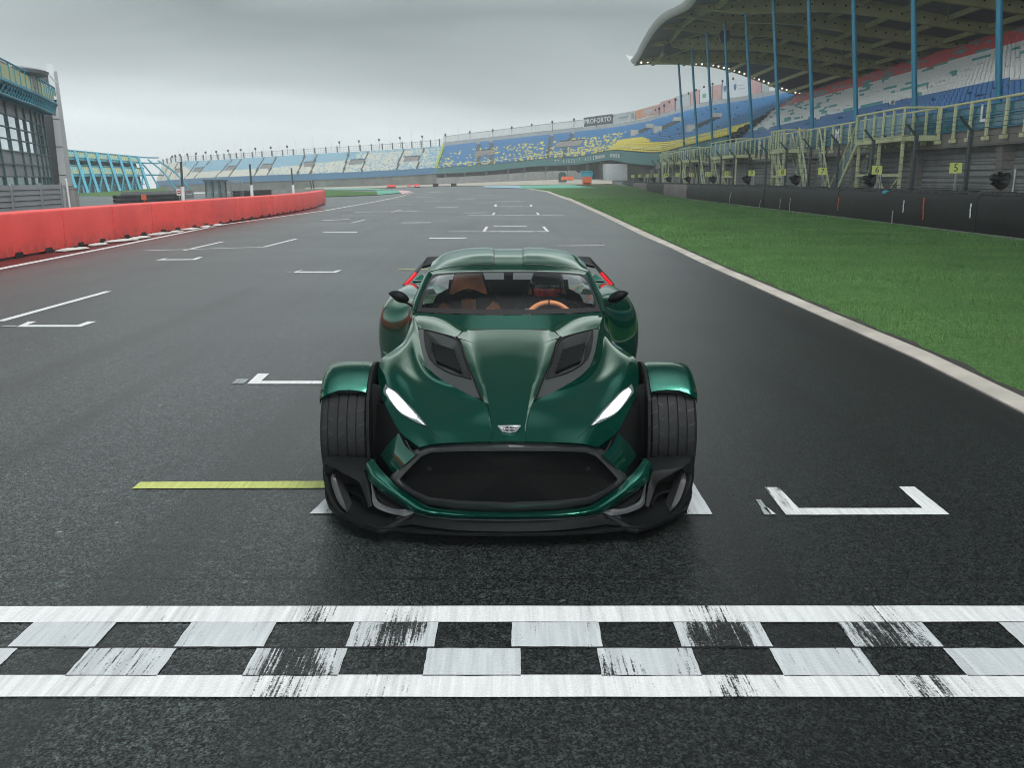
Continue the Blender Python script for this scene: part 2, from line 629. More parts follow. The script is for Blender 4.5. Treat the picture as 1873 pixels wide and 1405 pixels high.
# the chequered start line
mark('start_line_stripe', M_WHITE, [[(-3600, 1112), (2620, 1110), (2620, 1139), (-3600, 1142)], [(-4200, 1238), (2860, 1237), (2860, 1277), (-4200, 1277.5)]])
top = [-110, 37.6, 193, 334, 494, 640, 798, 936, 1098.6, 1239, 1402, 1548, 1706, 1851, 2010]
bot = [-150, 7.5, 143, 306, 457, 627, 778, 952, 1096, 1274, 1420, 1590, 1746, 1920]
def sq(a, b, v0, v1, vm):
    # lines of the chequer run to the vanishing point of the straight
    f = lambda x, v: 945 + (x - 945) * (v - 327) / (vm - 327)
    return [(f(a, v0), v0), (f(b, v0), v0), (f(b, v1), v1), (f(a, v1), v1)]
tw = [(37.6, 193), (334, 494), (640, 798), (936, 1098.6), (1239, 1402), (1548, 1706), (1851, 2010)]
bw = [(-150, 7.5), (143, 306), (457, 627), (778, 952), (1096, 1274), (1420, 1590), (1746, 1920)]
hv_t, hv_b = {640, 1239, 1548}, {457}
wn_t, wn_b = {334, 37.6}, {1096, 1420, 143}
tw += [(37.6 - 307 * k, 193 - 307 * k) for k in range(1, 12)] + [(1851 + 303 * k, 2010 + 303 * k) for k in range(1, 3)]
bw += [(-150 - 318 * k, 7.5 - 318 * k) for k in range(1, 12)] + [(1746 + 324 * k, 1920 + 324 * k) for k in range(1, 3)]
mark('start_line_chequer', M_WORN, [sq(a, b, 1140.5, 1185, 1163) for a, b in tw] + [sq(a, b, 1188, 1239, 1212) for a, b in bw])
mark('lane_joint', M_BLKP, [[(-3600, 1185.6), (2700, 1184.6), (2700, 1186.6), (-3600, 1187.6)]], .003)
# grid boxes: each its own painted mark
mark('grid_box_line', M_WORN, [[(566, 941), (616, 941), (690, 860), (652, 860)], [(1253, 942), (1303, 942), (1244, 845), (1208, 845)], [(612, 930), (1257, 930), (1257, 941.5), (612, 941.5)]])
mark('grid_box_line', M_WHITE, [[(1398.5, 892.7), (1423.5, 892.7), (1460.8, 931), (1687, 930.8), (1644, 891.6), (1672.7, 891.6), (1736.7, 942.6), (1437.7, 943.2)]])
mark('grid_box_line', M_YEL, [[(241.5, 895), (640, 894), (640, 881), (257, 883)]])
mark('grid_box_line', M_WHITE, [[(452, 703), (760, 703), (760, 697.5), (478, 697.5), (493, 684), (472, 684)]])
mark('faded_grid_mark', M_FADE, [[(424, 702), (446, 702), (456, 694), (434, 694)]])
mark('faded_grid_mark', M_FADE, [[(1382, 915), (1391, 915), (1412, 943), (1398, 943)]])
mark('faded_grid_mark', M_WHITE, [[(1396, 930), (1404, 930), (1419, 942), (1410, 942.5)]])
mark('grid_box_line', M_WHITE, [[(30, 598.5), (147, 598.5), (177, 588.5), (161, 588.5), (142, 595), (50, 595), (67, 588.5), (52, 588.5)]])
mark('faded_grid_mark', M_FADE, [[(0, 598), (28, 598), (34, 596), (6, 596)]])
mark('grid_box_line', M_WHITE, [[(536, 498.8), (614, 498.8), (626, 494.5), (617, 494.5), (610, 496.9), (543, 496.9), (555, 494.5), (548, 494.5)]])
mark('faded_grid_mark', M_FADE, [[(520, 498.5), (535, 498.5), (538, 497), (522, 497)]])
mark('grid_box_line', M_WHITE, [[(285, 476.2), (357, 475.6), (371, 470.4), (363, 470.4), (352, 474.2), (300, 474.6), (308, 472.6), (302, 472.6)]])
for pts, w in (([(0, 588), (199, 533)], .10), ([(265, 458.6), (482, 452), (542, 437)], .10), ([(337, 458), (408, 442)], .10),
               ([(735, 407.4), (788, 407.2)], .16), ([(591, 425.3), (653, 424.9)], .15), ([(560, 409), (643, 408), (668, 401.5)], .12), ([(590, 403), (640, 401)], .10),
               ([(785, 436), (853, 435.2)], .15), ([(820, 423.6), (884, 423.6)], .07), ([(885, 423.6), (1002, 423.6)], .15), ([(885, 423.6), (891, 414.4)], .14), ([(1002, 423.6), (994, 414.4)], .14),
               ([(903, 413.7), (964, 413.7)], .14), ([(856, 393.5), (1033, 393.5)], .11), ([(901, 393.5), (905, 388.7)], .14), ([(986, 393.5), (982, 388.7)], .14), ([(848, 389.3), (889, 389)], .16),
               ([(798, 378.8), (838, 378.6)], .18), ([(906, 377.6), (972, 377.6)], .18), ([(906, 377.6), (907, 373.6)], .2), ([(972, 377.6), (971, 374)], .2), ([(864, 370.5), (909, 370.3)], .14), ([(907, 368), (960, 368)], .18),
               ([(1020, 449.6), (1106, 449)], .14), ([(702, 375), (767, 372)], .15), ([(649, 388), (765, 386)], .12), ([(716, 388), (735, 383.5)], .12), ([(728, 493.2), (790, 493)], .10),
               ([(775, 368.5), (805, 368.3)], .18), ([(762, 361.5), (792, 361.2)], .18), ([(835, 365), (868, 364.8)], .18), ([(906, 362), (950, 362)], .2), ([(780, 352.6), (822, 350.6)], .2)):
    mb = MB()
    flat = abs(pts[0][1] - pts[-1][1]) < 3 and abs(pts[0][0] - pts[-1][0]) > 20
    if pts[0][1] < 440: w *= 2.3 if flat else .7
    ribbon(mb, pts, w, .004 if pts[0][1] > 366 else .03)
    o = struct(mb, 'grid_box_line', M_YEL if pts[0] == (728, 493.2) else M_WHITE)
# line along the barrier, curving into the first corner
mb = MB()
ribbon(mb, [(-60, 506), (0, 492), (212, 450.5), (410, 410.5), (596, 385), (669, 372), (735, 358.5), (756, 352)], .16, .006)
struct(mb, 'edge_line', M_WHITE)
BARB = [(0, 478), (121, 457), (211, 441), (281, 429), (341, 420.5), (390.6, 413), (433, 405.5), (470, 399.8), (501, 395), (524.7, 391), (546, 387), (576, 380.5), (596, 372.5)]
mb = MB()
rows = []
LN = [(0, 492), (106, 471), (212, 450.5), (311, 430), (410, 410.5), (503, 397), (596, 385)]
BL = [(0, 476), (106, 457), (211, 439), (300, 424), (400, 409), (503, 393), (590, 376)]
for a, b in zip(LN, BL):
    p, q = G(*a), G(*b)
    if a[0] == 0:
        rows.append([p + (p - G(*LN[1])) * 1.5 + V((0, 0, .003)), q + (q - G(*BL[1])) * 1.5 + V((-.6, 0, .003))])
    rows.append([p + V((0, 0, .003)), q + V((-.6, 0, .003))])
mb.grid(rows)
struct(mb, 'verge_strip', M_REDG)
# run-off areas
def area(name, px, m, dz, n=10):
    """quad area px[0..3] subdivided so that it follows the terrain"""
    a, b, c, d = [G(*q) for q in px]
    rows = []
    for i in range(n + 1):
        s = i / n
        l, r = a + (d - a) * s, b + (c - b) * s
        rows.append([(l.x + (r.x - l.x) * j / n, l.y + (r.y - l.y) * j / n) for j in range(n + 1)])
    return sheet(name, rows, m, dz)
area('painted_runoff', [(952, 345.2), (1092, 344.6), (1048, 338.2), (950, 339.8)], M_TEAL, .05)
area('painted_runoff', [(884, 343.2), (953, 345), (951, 339.8), (885, 340.4)], M_BLUEG, .055)
area('infield_grass', [(560, 361.5), (690, 357), (694, 352), (560, 349)], M_TURF, .05)
area('painted_runoff', [(690, 357), (737, 352.6), (728, 348.5), (690, 348.6)], M_TEAL, .055)
area('painted_runoff', [(560, 348.6), (690, 348.6), (706, 346.6), (560, 346)], M_TEAL, .052)
area('painted_kerb', [(736, 357), (753, 352.5), (748, 349.6), (728, 348.7)], M_PINK, .062)
# ================================================================ pit side: barrier, buildings, posts
ORD = 'first second third fourth fifth sixth seventh eighth ninth tenth eleventh twelfth thirteenth fourteenth fifteenth sixteenth seventeenth eighteenth nineteenth twentieth'.split()
def nth(i):
    if i < 20: return ORD[i]
    t = {2: 'twenty', 3: 'thirty', 4: 'forty', 5: 'fifty'}[(i + 1) // 10]
    r = (i + 1) % 10
    return (t + '-' + ORD[r - 1]) if r else t[:-1] + 'ieth'
UP = V((-.042, 0, 1)).normalized()

def block(name, mats, A, B, prof, parent=None, gap=.02, origin=None, smooth=35, bow=0.):
    """extrude a (out, up) profile from A to B; out points away from the track (to the left of A->B)"""
    d = (B - A)
    L = d.length
    d.normalize()
    nrm = V((-d.y, d.x, 0)).normalized()
    a, b = A + d * gap, B - d * gap
    N = 6 if bow else 1
    rows = []
    for i in range(N + 1):
        s = i / N
        c = a + (b - a) * s
        k = bow * (4 * s * (1 - s))
        rows.append([c + nrm * (o + (k if o < .2 else 0)) + V((0, 0, z)) for o, z in prof])
    mb = MB()
    mb.grid(rows, close=True)
    n = len(prof)
    mb.add(rows[0], [tuple(range(n))])
    mb.add(rows[-1], [tuple(range(n))])
    return mb.build(name, mats, parent, smooth=smooth, origin=origin), nrm, d

bg = [G(*q) for q in BARB]
bg[0] = G(-3, 478.6)
pre = bg[0] + (bg[0] - bg[1]).normalized() * 3.0
pre2 = pre + (bg[0] - bg[1]).normalized() * 3.0
dd_ = (bg[0] - bg[1]).normalized() * 3.0
line = [pre + dd_ * k for k in range(5, 0, -1)] + [pre] + bg
NPRE = 5
NB = len(line) - 1
GB = 'red barrier blocks along the pit wall'
for i in range(NB):
    A, B = line[i], line[i + 1]
    h = .945 - .004 * i
    if i < NPRE: lab = 'red barrier block of the row beyond the left edge, ' + nth(NPRE - 1 - i) + ' past the picture edge'
    elif i == NPRE: lab = 'red barrier block cut by the left edge of the picture, nearest of its row'
    elif i == NB - 1: lab = 'last red barrier block at the far tip of the curved row'
    else: lab = nth(i - NPRE) + ' red barrier block counted from the near end of the curved row'
    t = thing('barrier_block', lab, 'barrier', A, GB)
    prof = [(0, .05), (0, h - .05), (.02, h - .012), (.06, h), (.50, h), (.54, h - .03), (.56, .05)]
    body, nrm, d = block('body', M_RED, A, B, prof, t)
    L = (B - A).length
    for s in (.28, .72):
        mb = MB()
        c = A + d * L * s
        mb.prism([c - nrm * .012 + d * x + V((0, 0, z)) for x, z in ((-.17, .0), (-.17, .085), (-.13, .12), (.13, .12), (.17, .085), (.17, 0))], nrm * .6)
        mb.build('forklift_slot', M_BLKP, t)
    for s in (.13, .5, .87):
        mb = MB()
        c = A + d * L * s + nrm * .28
        mb.box(c + V((0, 0, .03)), (.5, .5, .06), M=Matrix.Rotation(math.atan2(d.y, d.x), 3, 'Z'))
        mb.build('foot', M_DCONC, t)
# split white sacks lying against the barrier foot
SACK = [(133, 459, .9), (180, 450, .55), (223, 442.5, 1.15), (257, 437, .75), (292, 430, .95), (322, 426, .5), (348, 421, .8), (377, 416.5, .45), (399, 413.5, .4)]
for i, (px, py, L) in enumerate(SACK):
    c = G(px, py)
    mb = MB()
    rows = []
    rr = random.Random(i)
    for a in range(15):
        s = a / 14
        w = max(.0, math.sin(math.pi * s)) ** .45
        row = []
        for k in range(10):
            th = 2 * math.pi * k / 10
            j = 1 + rr.uniform(-.18, .18)
            row.append(c + V(((s - .5) * L * .3 + math.cos(th) * .13 * w * j, (s - .5) * L * 1.15 + rr.uniform(-.01, .01), max(.004, .035 + math.sin(th) * .042 * w * j))))
        rows.append(row)
    mb.grid(rows, close=True)
    o = mb.build('sandbag', mat('white_woven_sack', (.55, .55, .53), .85, var=.25, sc=9., bump=.5, bsc=25.), smooth=50, origin=c)
    tag(o, nth(i).capitalize().lower() + ' flattened white sack from the near end, at the foot of the red barrier', 'sandbag', 'white sacks at the barrier foot')

# ---------------------------------------------------------------- cladding fence
A, B = V((P(-70, 341, 31).x, 31, 0)), V((P(108, 336, 40).x, 40, 0))
t = thing('cladding_fence', 'grey fence of wide horizontal metal boards before the glass building', 'fence', A)
d = (B - A).normalized(); nn = V((-d.y, d.x, 0))
ztop = 1.37
mb = MB()
for k in range(7):
    z0 = -.05 + k * .205
    mb.hexa([A + V((0, 0, z0)) - nn * .05, B + V((0, 0, z0)) - nn * .05, B + V((0, 0, z0)) + nn * .03, A + V((0, 0, z0)) + nn * .03,
             A + V((0, 0, z0 + .185)) - nn * .02, B + V((0, 0, z0 + .185)) - nn * .02, B + V((0, 0, z0 + .185)) + nn * .03, A + V((0, 0, z0 + .185)) + nn * .03])
mb.build('board_panel', M_GREYM, t)
mb = MB(); mb.box(((A + B) / 2) + V((0, 0, .66)) + nn * .06, ((B - A).length, .03, 1.3), M=Matrix.Rotation(math.atan2(d.y, d.x), 3, 'Z')); mb.build('backing', M_DGREY, t)
for s in (.1, .42, .742, .995):
    c = A + (B - A) * s - nn * .07
    mb = MB(); mb.bar(c, c + V((0, 0, ztop + .06)), .09, .07); mb.build('post', M_GREYM, t)
# block and pale post beside the fence
c = P(120, 378, 46)
mb = MB(); mb.box((c.x, 46, .45), (.75, .5, 1.6)); mb.box((c.x, 46, 1.28), (.82, .56, .06))
o = mb.build('concrete_block', M_LCONC, origin=(c.x, 46, 0)); tag(o, 'small pale concrete block at the end of the grey metal fence', 'concrete block')
c = P(134, 378, 44.5)
mb = MB(); mb.box((c.x, 44.5, .5), (.45, .4, 1.3)); mb.box((c.x, 44.5, 1.17), (.5, .45, .05))
o = mb.build('concrete_block', M_CONC, origin=(c.x, 44.5, 0)); tag(o, 'narrow grey concrete block right of the pale post by the tower', 'concrete block')
c = P(128, 378, 44)
mb = MB(); mb.tube([(c.x, 44, 0), (c.x - .05, 44, 1.55)], .05, 10); mb.sphere((c.x - .05, 44, 1.55), .055)
o = mb.build('bollard', M_WHT, origin=(c.x, 44, 0)); tag(o, 'thin pale post standing before the tower foot', 'post')

# ---------------------------------------------------------------- glass control building
R0 = 34.
mull = [(-118, 33.0), (-85, 36.0), (-55, 39.2), (-22, 42.6), (12, 46.0), (32, 48.4), (51, 50.7), (64, 52.6), (76, 54.6), (84, 56.2), (91, 57.6), (97, 59.0)]
fp = [P(x, 337, y) for x, y in mull]
fp = [V((p.x, p.y, 0)) for p in fp]
ZT = 5.55
t = thing('control_building', 'curved glass control building with turquoise truss and balcony at left edge', 'building', fp[4])
lean = UP
def up(p, z): return V(p) + lean * z
lev = [0., 1.15, 2.0, 2.72, 3.45, 4.05, 4.66, 5.5]          # transom heights
KIND = ['glass', 'glass2', 'grey', 'grey', 'pale', 'pale', 'pale', 'grey']
lev = [-.2, .95, 1.72, 2.35, 3.02, 3.62, 4.22, 4.85, ZT]
KIND = ['dark', 'glass', 'grey', 'grey', 'pale', 'pale', 'pale', 'grey']
M_BGL = glassy('blue_facade_glass', (.10, .20, .24), .06, 1., .5)
NM = {'glass': ('window_pane', M_BGL), 'grey': ('spandrel_panel', M_GREYM), 'pale': ('window_pane', M_FGLASS), 'dark': ('base_panel', M_DGREY)}
for i in range(len(fp) - 1):
    for z0, z1, k in zip(lev, lev[1:], KIND):
        if k == 'pale' and i >= 8: k = 'glass' if i % 2 else 'grey'
        mb = MB()
        mb.quad(up(fp[i], z0), up(fp[i + 1], z0), up(fp[i + 1], z1), up(fp[i], z1))
        mb.build(NM[k][0], NM[k][1], t)
for i, p in enumerate(fp):
    a = fp[max(0, i - 1)]; b = fp[min(len(fp) - 1, i + 1)]
    d = (b - a).normalized(); nn = V((d.y, -d.x, 0))
    mb = MB()
    mb.hexa([up(p, -.2) - d * .06, up(p, -.2) + d * .06, up(p, -.2) + d * .06 + nn * .09, up(p, -.2) - d * .06 + nn * .09,
             up(p, ZT) - d * .06, up(p, ZT) + d * .06, up(p, ZT) + d * .06 + nn * .09, up(p, ZT) - d * .06 + nn * .09])
    mb.build('mullion', mat('dark_green_steel', (.05, .11, .115), .45, .2, world=True), t)
mb = MB()
for z in lev[1:-1]:
    for a, b in zip(fp, fp[1:]):
        d = (b - a).normalized(); nn = V((d.y, -d.x, 0))
        mb.bar(up(a, z) + nn * .03, up(b, z) + nn * .03, .08, .06, up=lean)
mb.build('transom', MATS['dark_green_steel'], t)
# turquoise truss belt: two chords and web
def off(p, i, o):
    a = fp[max(0, i - 1)]; b = fp[min(len(fp) - 1, i + 1)]
    d = (b - a).normalized()
    return V(p) + V((d.y, -d.x, 0)) * o
mb = MB()
dense = []
for i in range(len(fp) - 1):
    for k in range(4): dense.append((fp[i] + (fp[i + 1] - fp[i]) * k / 4, i))
dense.append((fp[-1], len(fp) - 1))
lo = [up(off(p, i, .75), ZT + .02) for p, i in dense]
hi = [up(off(p, i, .95), ZT + .62) for p, i in dense]
li = [up(off(p, i, .05), ZT + .02) for p, i in dense]
hb = [up(off(p, i, .05), ZT + .62) for p, i in dense]
for ch in (lo, hi, li): mb.tube(ch, .075, 8)
for k in range(len(lo) - 1):
    mb.tube([lo[k], hi[k + 1]], .04, 6); mb.tube([hi[k], lo[k + 1]], .04, 6); mb.tube([li[k], lo[k + 1]], .04, 6)
    mb.tube([hi[k], hb[k + 1]], .04, 6)
mb.build('truss', M_TEALS, t, smooth=40)
mb = MB()
mb.grid([[a, b] for a, b in zip(hb, hi)]); mb.grid([[a - lean * .08, b - lean * .08] for a, b in zip(hb, hi)])
mb.grid([[a + lean * .1, b + lean * .1] for a, b in zip(li, lo)])
mb.build('balcony_floor', M_TEALS, t)
mb = MB()
r1 = [p + lean * 1.0 for p in hi]
mb.tube(r1, .045, 8)
mb.tube([p + lean * .1 for p in hi], .035, 6)
for k in range(0, len(hi), 2): mb.bar(hi[k], r1[k], .07, .05)
mb.build('balcony_railing', M_TEALS, t, smooth=40)
mb = MB()
mb.grid([[a + lean * .12, a + lean * .82] for a in hi])
mb.build('balcony_panel', mat('yellow_clear_panel', (.36, .40, .15), .35, var=.1, world=True), t)
# set-back upper storey, canopy roof and round penthouse
bk = [up(off(p, i, -1.2), 0) for i, p in enumerate(fp)]
mb = MB()
for a, b in zip(bk[:-2], bk[1:-2]): mb.quad(a + lean * 6.1, b + lean * 6.1, b + lean * 7.75, a + lean * 7.75)
mb.build('upper_wall', M_LCONC, t)
mb = MB()
for a, b in zip(bk[2:-3], bk[3:-3]):
    d = (b - a).normalized(); nn = V((d.y, -d.x, 0))
    mb.quad(a + lean * 6.5 + nn * .03 + d * .25, b + lean * 6.5 + nn * .03 - d * .25, b + lean * 7.4 + nn * .03 - d * .25, a + lean * 7.4 + nn * .03 + d * .25)
mb.build('upper_window', M_DGLASS, t)
mb = MB()
ro = [up(off(p, i, -.35), 7.75) for i, p in enumerate(fp)][:-2]
ri = [up(off(p, i, -5.0), 7.75) for i, p in enumerate(fp)][:-2]
mb.grid([[a, a + lean * .16, b + lean * .30, b] for a, b in zip(ro, ri)], close=True)
mb.add([ro[-1], ro[-1] + lean * .16, ri[-1] + lean * .3, ri[-1]], [(0, 1, 2, 3)])
mb.build('roof', M_FASC, t)
for i in (4, 7, 9):
    q = up(off(fp[i], i, -.5), 6.1)
    mb = MB(); mb.tube([q, q + lean * 1.7], .06, 8); mb.build('roof_post', M_LCONC, t, smooth=40)
c = P(14, 122, 49)
mb = MB()
mb.lathe([(-.9, 0), (-.9, 1.9), (-.22, 1.9), (-.22, 2.5), (-.06, 2.6), (.04, 2.4), (.10, 1.2), (.12, 0)], (c.x - 2.0, 51.5, c.z + .16), 'z', 40)
mb.build('penthouse', M_GREYM, t, smooth=40)
# tower slabs at the right end
def slab(pxs, y0, m, nm, thick=2.2, sk=0.):
    (a, b, c_, d_) = [P(x, v, y0) for x, v in pxs]
    mb = MB()
    back = V(((a.x + c_.x) / 2 / y0, 1, 0)) * thick
    mb.hexa([d_, c_, c_ + back, d_ + back, a, b, b + back, a + back])
    return mb.build(nm, m, t)
slab([(85.5, 117), (96.8, 117), (128.5, 384), (115, 384)], 60.0, mat('pale_tower_render', (.56, .58, .59), .75, var=.06, sc=.4, world=True), 'tower_slab', 3.5)
slab([(97.0, 130), (104.5, 130), (139, 384), (126.5, 384)], 60.3, mat('grey_tower_render', (.40, .42, .43), .75, var=.06, sc=.4, world=True), 'tower_slab', 4.2)
slab([(60, 137), (91, 137), (120, 384), (84, 384)], 62.2, mat('dark_grey_render', (.075, .085, .09), .7, world=True), 'tower_core', 5.)
# panel joints of the tower
mb = MB()
for v in (170, 217, 268, 320):
    s = (v - 117) / (384 - 117)
    a = P(85.5 + 29.5 * s, v, 59.99); b = P(96.8 + 31.7 * s, v, 59.99)
    mb.bar(a, b, .02, .035)
mb.build('panel_joint', M_DGREY, t)
mb = MB()
c = P(90, 130, 59.5)
p0 = P(60, 140, 57.6)
mb.tube(cr([p0 + V((0, 0, -.6)), p0, p0 + V((.5, 0, .32)), p0 + V((1.0, 0, .1)), p0 + V((1.35, .1, -.35))], 12), .05, 8)
mb.build('canopy_arm', M_LCONC, t, smooth=40)
fo = [up(off(p, i, -.06), 0) for i, p in enumerate(fp)]
fi = [up(off(p, i, -5.0), 0) for i, p in enumerate(fp)]
mb = MB()
mb.grid([[a - lean * .2, b - lean * .2, b + lean * 6.1, a + lean * 6.1] for a, b in zip(fo, fi)], close=True)
for a, b in ((fo[0], fi[0]), (fo[-1], fi[-1])): mb.quad(a - lean * .2, b - lean * .2, b + lean * 6.1, a + lean * 6.1)
for k in (0, len(fp) - 3):
    a, b = up(off(fp[k], k, -1.2), 0), fi[k]
    mb.quad(a + lean * 6.1, b + lean * 6.1, b + lean * 7.9, a + lean * 7.9)
mb.build('rear_block', M_GREYM, t)
# two cameras on brackets
for k, (px, py, lab) in enumerate(((90.5, 172, 'white dome camera on the upper bracket of the tower'), (97.5, 182, 'white dome camera hanging lower from the tower bracket'))):
    c = P(px, py, 58.6)
    t2 = thing('security_camera', lab, 'security camera', c)
    mb = MB()
    mb.lathe([(.28, 0), (.28, .07), (.2, .10), (.17, .2), (.0, .22)], c, 'z', 18); mb.build('housing', M_WHT, t2, smooth=40)
    mb = MB(); mb.sphere(c, .2, 16, 8, sc=(1, 1, .9)); mb.build('dome', M_DGLASS, t2, smooth=60)
    mb = MB(); mb.tube(cr([c + V((0, 0, .27)), c + V((-.1, 0, .5)), c + V((-.6, .2, .55)), c + V((-1.35, .6, -.15))], 10), .035, 6); mb.build('bracket', M_WHT, t2, smooth=40)

# ---------------------------------------------------------------- blue paddock building
def lerp(a, b, s): return a + (b - a) * s
Lb, Rb = (118, 353.5), (296, 343)
t = thing('paddock_building', 'two storey paddock building with slanted blue columns and yellow balconies', 'building', P(118, 353, 112))
def pb(s, f, dy=0.):
    """s along the front 0..1, f up the front 0..1 (slanting columns lean back with height)"""
    Y = lerp(112, 152, s)
    px = lerp(118, 280, s); vb = lerp(353.5, 343.5, s); vt = lerp(271, 287, s)
    return P(px - 22 * f * (1 - .25 * s), lerp(vb, vt, f), Y + f * 3.0 + dy)
mb = MB()
for f0 in (.36, .40, .80): pass
def deck(f0, f1, dy0, dy1, s0=.0, s1=.93):
    m_ = MB()
    N = 10
    m_.grid([[pb(lerp(s0, s1, i / N), f0, dy0), pb(lerp(s0, s1, i / N), f1, dy0), pb(lerp(s0, s1, i / N), f1, dy1), pb(lerp(s0, s1, i / N), f0, dy1)] for i in range(N + 1)], close=True)
    return m_
deck(.375, .43, -.6, 7).build('floor_slab', M_TEALS, t)
deck(.77, .83, -.4, 7).build('floor_slab', M_TEALS, t)
deck(-.06, .93, 4.5, 8, 0., .88).build('back_wall', mat('shaded_glazed_wall', (.04, .075, .08), .3, world=True), t)
for f0, f1 in ((.44, .62), (.84, .985)):
    deck(f0, f1, -.7, -.55, 0., .93).build('balcony_panel', mat('pale_yellow_panel', (.50, .52, .26), .5, var=.12, sc=.8, world=True), t)
mb = MB()
for f in (.635, .99):
    mb.tube([pb(s / 12 * .96, f, -.75) for s in range(13)], .10, 6)
for f0, f1 in ((.43, .635), (.83, .99)):
    for k in range(46): mb.bar(pb(k / 46 * .95, f0, -.8), pb(k / 46 * .95, f1, -.8), .07, .07)
mb.tube([pb(s / 12 * .96, .14, -.9) for s in range(13)], .06, 6)
mb.build('railing', M_TEALS, t, smooth=40)
for k in range(9):
    s = [.0, .115, .235, .355, .475, .6, .72, .83, .93][k]
    mb = MB()
    mb.bar(pb(s, -.06, -1.6) + V((.3, 0, 0)), pb(s, .99, -1.0), .34, .34)
    mb.bar(pb(s, -.06, -1.6) + V((-1.0, 0, 0)), pb(s, .42, -1.0), .2, .2)
    mb.build('column', M_TEALS, t)
for k in range(14):
    s = .02 + k * .066
    mb = MB(); mb.bar(pb(s, -.06, 3), pb(s, .8, 3), .2, .2); mb.build('rear_post', M_BLUE, t)
# open rounded end of lattice columns
for k in range(4):
    s = .965 + k * .03
    mb = MB()
    ang = k / 3 * 1.2
    b0 = pb(1., -.06, -1.6) + V((-2 + 3.6 * math.sin(ang) + k * 1.0, 1.5 * k, 0))
    t0 = pb(1., .99 - .02 * k, -1.0) + V((-3.2 + 1.4 * math.sin(ang) + k * .9, 1.2 * k, -.05 * k))
    m0 = (b0 + t0) / 2 + V((.25, 0, .35))
    mb.tube(cr([b0, m0, t0], 10), .13, 6)
    mb.build('column', M_TEALS, t, smooth=40)
for f in (.42, .80, .98):
    mb = MB(); mb.tube(cr([pb(.93, f, -1.0), pb(1., f, -.6) + V((1.0, 0, 0)), pb(1., f, 2.) + V((2.0, 0, 0)), pb(1., f, 6) + V((2.4, 0, 0))], 10), .12, 6); mb.build('ring_beam', M_TEALS, t, smooth=40)
mb = MB(); mb.hexa([pb(.02, .98, 2), pb(.16, .98, 2), pb(.16, .98, 6), pb(.02, .98, 6), pb(.02, 1.06, 2), pb(.13, 1.06, 2), pb(.13, 1.06, 6), pb(.02, 1.06, 6)]); mb.build('roof_box', M_DGREY, t)
# grass bank in front of it
rows = []
for i in range(13):
    s = i / 12
    a = G(lerp(60, 330, s), lerp(378, 366, s))
    b = pb(lerp(-.2, 1.12, s), -.02, -2.5)
    rows.append([V((lerp(a.x, b.x, j / 8), lerp(a.y, b.y, j / 8), lerp(H(a.x, a.y) - .02, b.z, (j / 8) ** 1.3))) for j in range(9)])
mb = MB(); mb.grid(rows)
struct(mb, 'grass_bank', M_TURF, smooth=60)

# ---------------------------------------------------------------- tyre walls, hut, sign, fence poles behind the barrier
def tyre_wall(px0, px1, vt0, vt1, Y0, Y1, hgt, lab, cols):
    A = P(px0, vt0, Y0); B = P(px1, vt1, Y1)
    t = thing('tyre_wall', lab, 'tyre wall', A)
    n = cols
    mb = MB()
    for i in range(n):
        p = lerp(A, B, i / (n - 1))
        for r in range(4):
            z = p.z - hgt / 8 - r * hgt / 4
            mb.lathe([(-.11, .22), (-.11, .33), (-.05, .36), (.05, .36), (.11, .33), (.11, .22)], (p.x, p.y, z), 'z', 10)
    mb.build('tyre_stack', M_BLK, t, smooth=40)
    mb = MB()
    for f in (.06, .94): mb.bar(lerp(A, B, 0) + V((0, -.4, -hgt * f)), B + V((0, -.4, -hgt * f)), .05, .06)
    mb.build('strap', M_DGREY, t)
    return A, B
tyre_wall(216, 330, 356.5, 353.6, 62, 72, 1.0, 'dark stacked tyre wall behind the red barrier, beside the no-entry sign', 32)
A, B = P(222, 354.6, 70), P(352, 351, 80)
t = thing('guard_rail', 'grey steel guard rail behind the longer tyre wall', 'guard rail', A)
mb = MB()
for z in (0, -.36): mb.bar(A + V((0, 0, z)), B + V((0, 0, z)), .06, .28)
mb.build('rail', M_STEEL, t)
for k in range(10):
    p = lerp(A, B, k / 9); mb = MB(); mb.bar(p + V((0, .08, -1.0)), p + V((0, .08, .12)), .1, .1); mb.build('post', M_STEEL, t)
tyre_wall(432, 500, 348.6, 346.2, 84, 92, .95, 'short dark tyre wall right of the glass hut', 20)
A, B = P(496, 346.8, 88), P(592, 344.5, 98)
mb = MB(); mb.hexa([A + V((0, 0, -1.1)), B + V((0, 0, -1.1)), B + V((0, .4, -1.1)), A + V((0, .4, -1.1)), A + V((0, .1, 0)), B + V((0, .1, 0)), B + V((0, .3, 0)), A + V((0, .3, 0))])
o = mb.build('low_wall', M_CONC, origin=A); tag(o, 'low grey concrete wall behind the far tip of the red barrier', 'wall')
# sign
c = P(327.5, 352, 58)
t = thing('road_sign', 'white square sign with a red no-entry bar above the barrier', 'sign', V((c.x, 58, 0)))
mb = MB(); mb.box((c.x, 58, c.z + .02), (.30, .03, .40)); mb.build('plate', M_WHTP, t)
mb = MB(); mb.box((c.x, 57.975, c.z + .03), (.21, .012, .21)); mb.build('red_field', mat('red_sign_paint', (.55, .03, .03), .5), t)
mb = MB(); mb.box((c.x, 57.962, c.z + .03), (.16, .012, .05)); mb.build('bar', M_WHTP, t)
mb = MB(); mb.tube([(c.x, 58.04, 0), (c.x, 58.04, c.z + .15)], .03, 8); mb.build('post', M_STEEL, t, smooth=40)
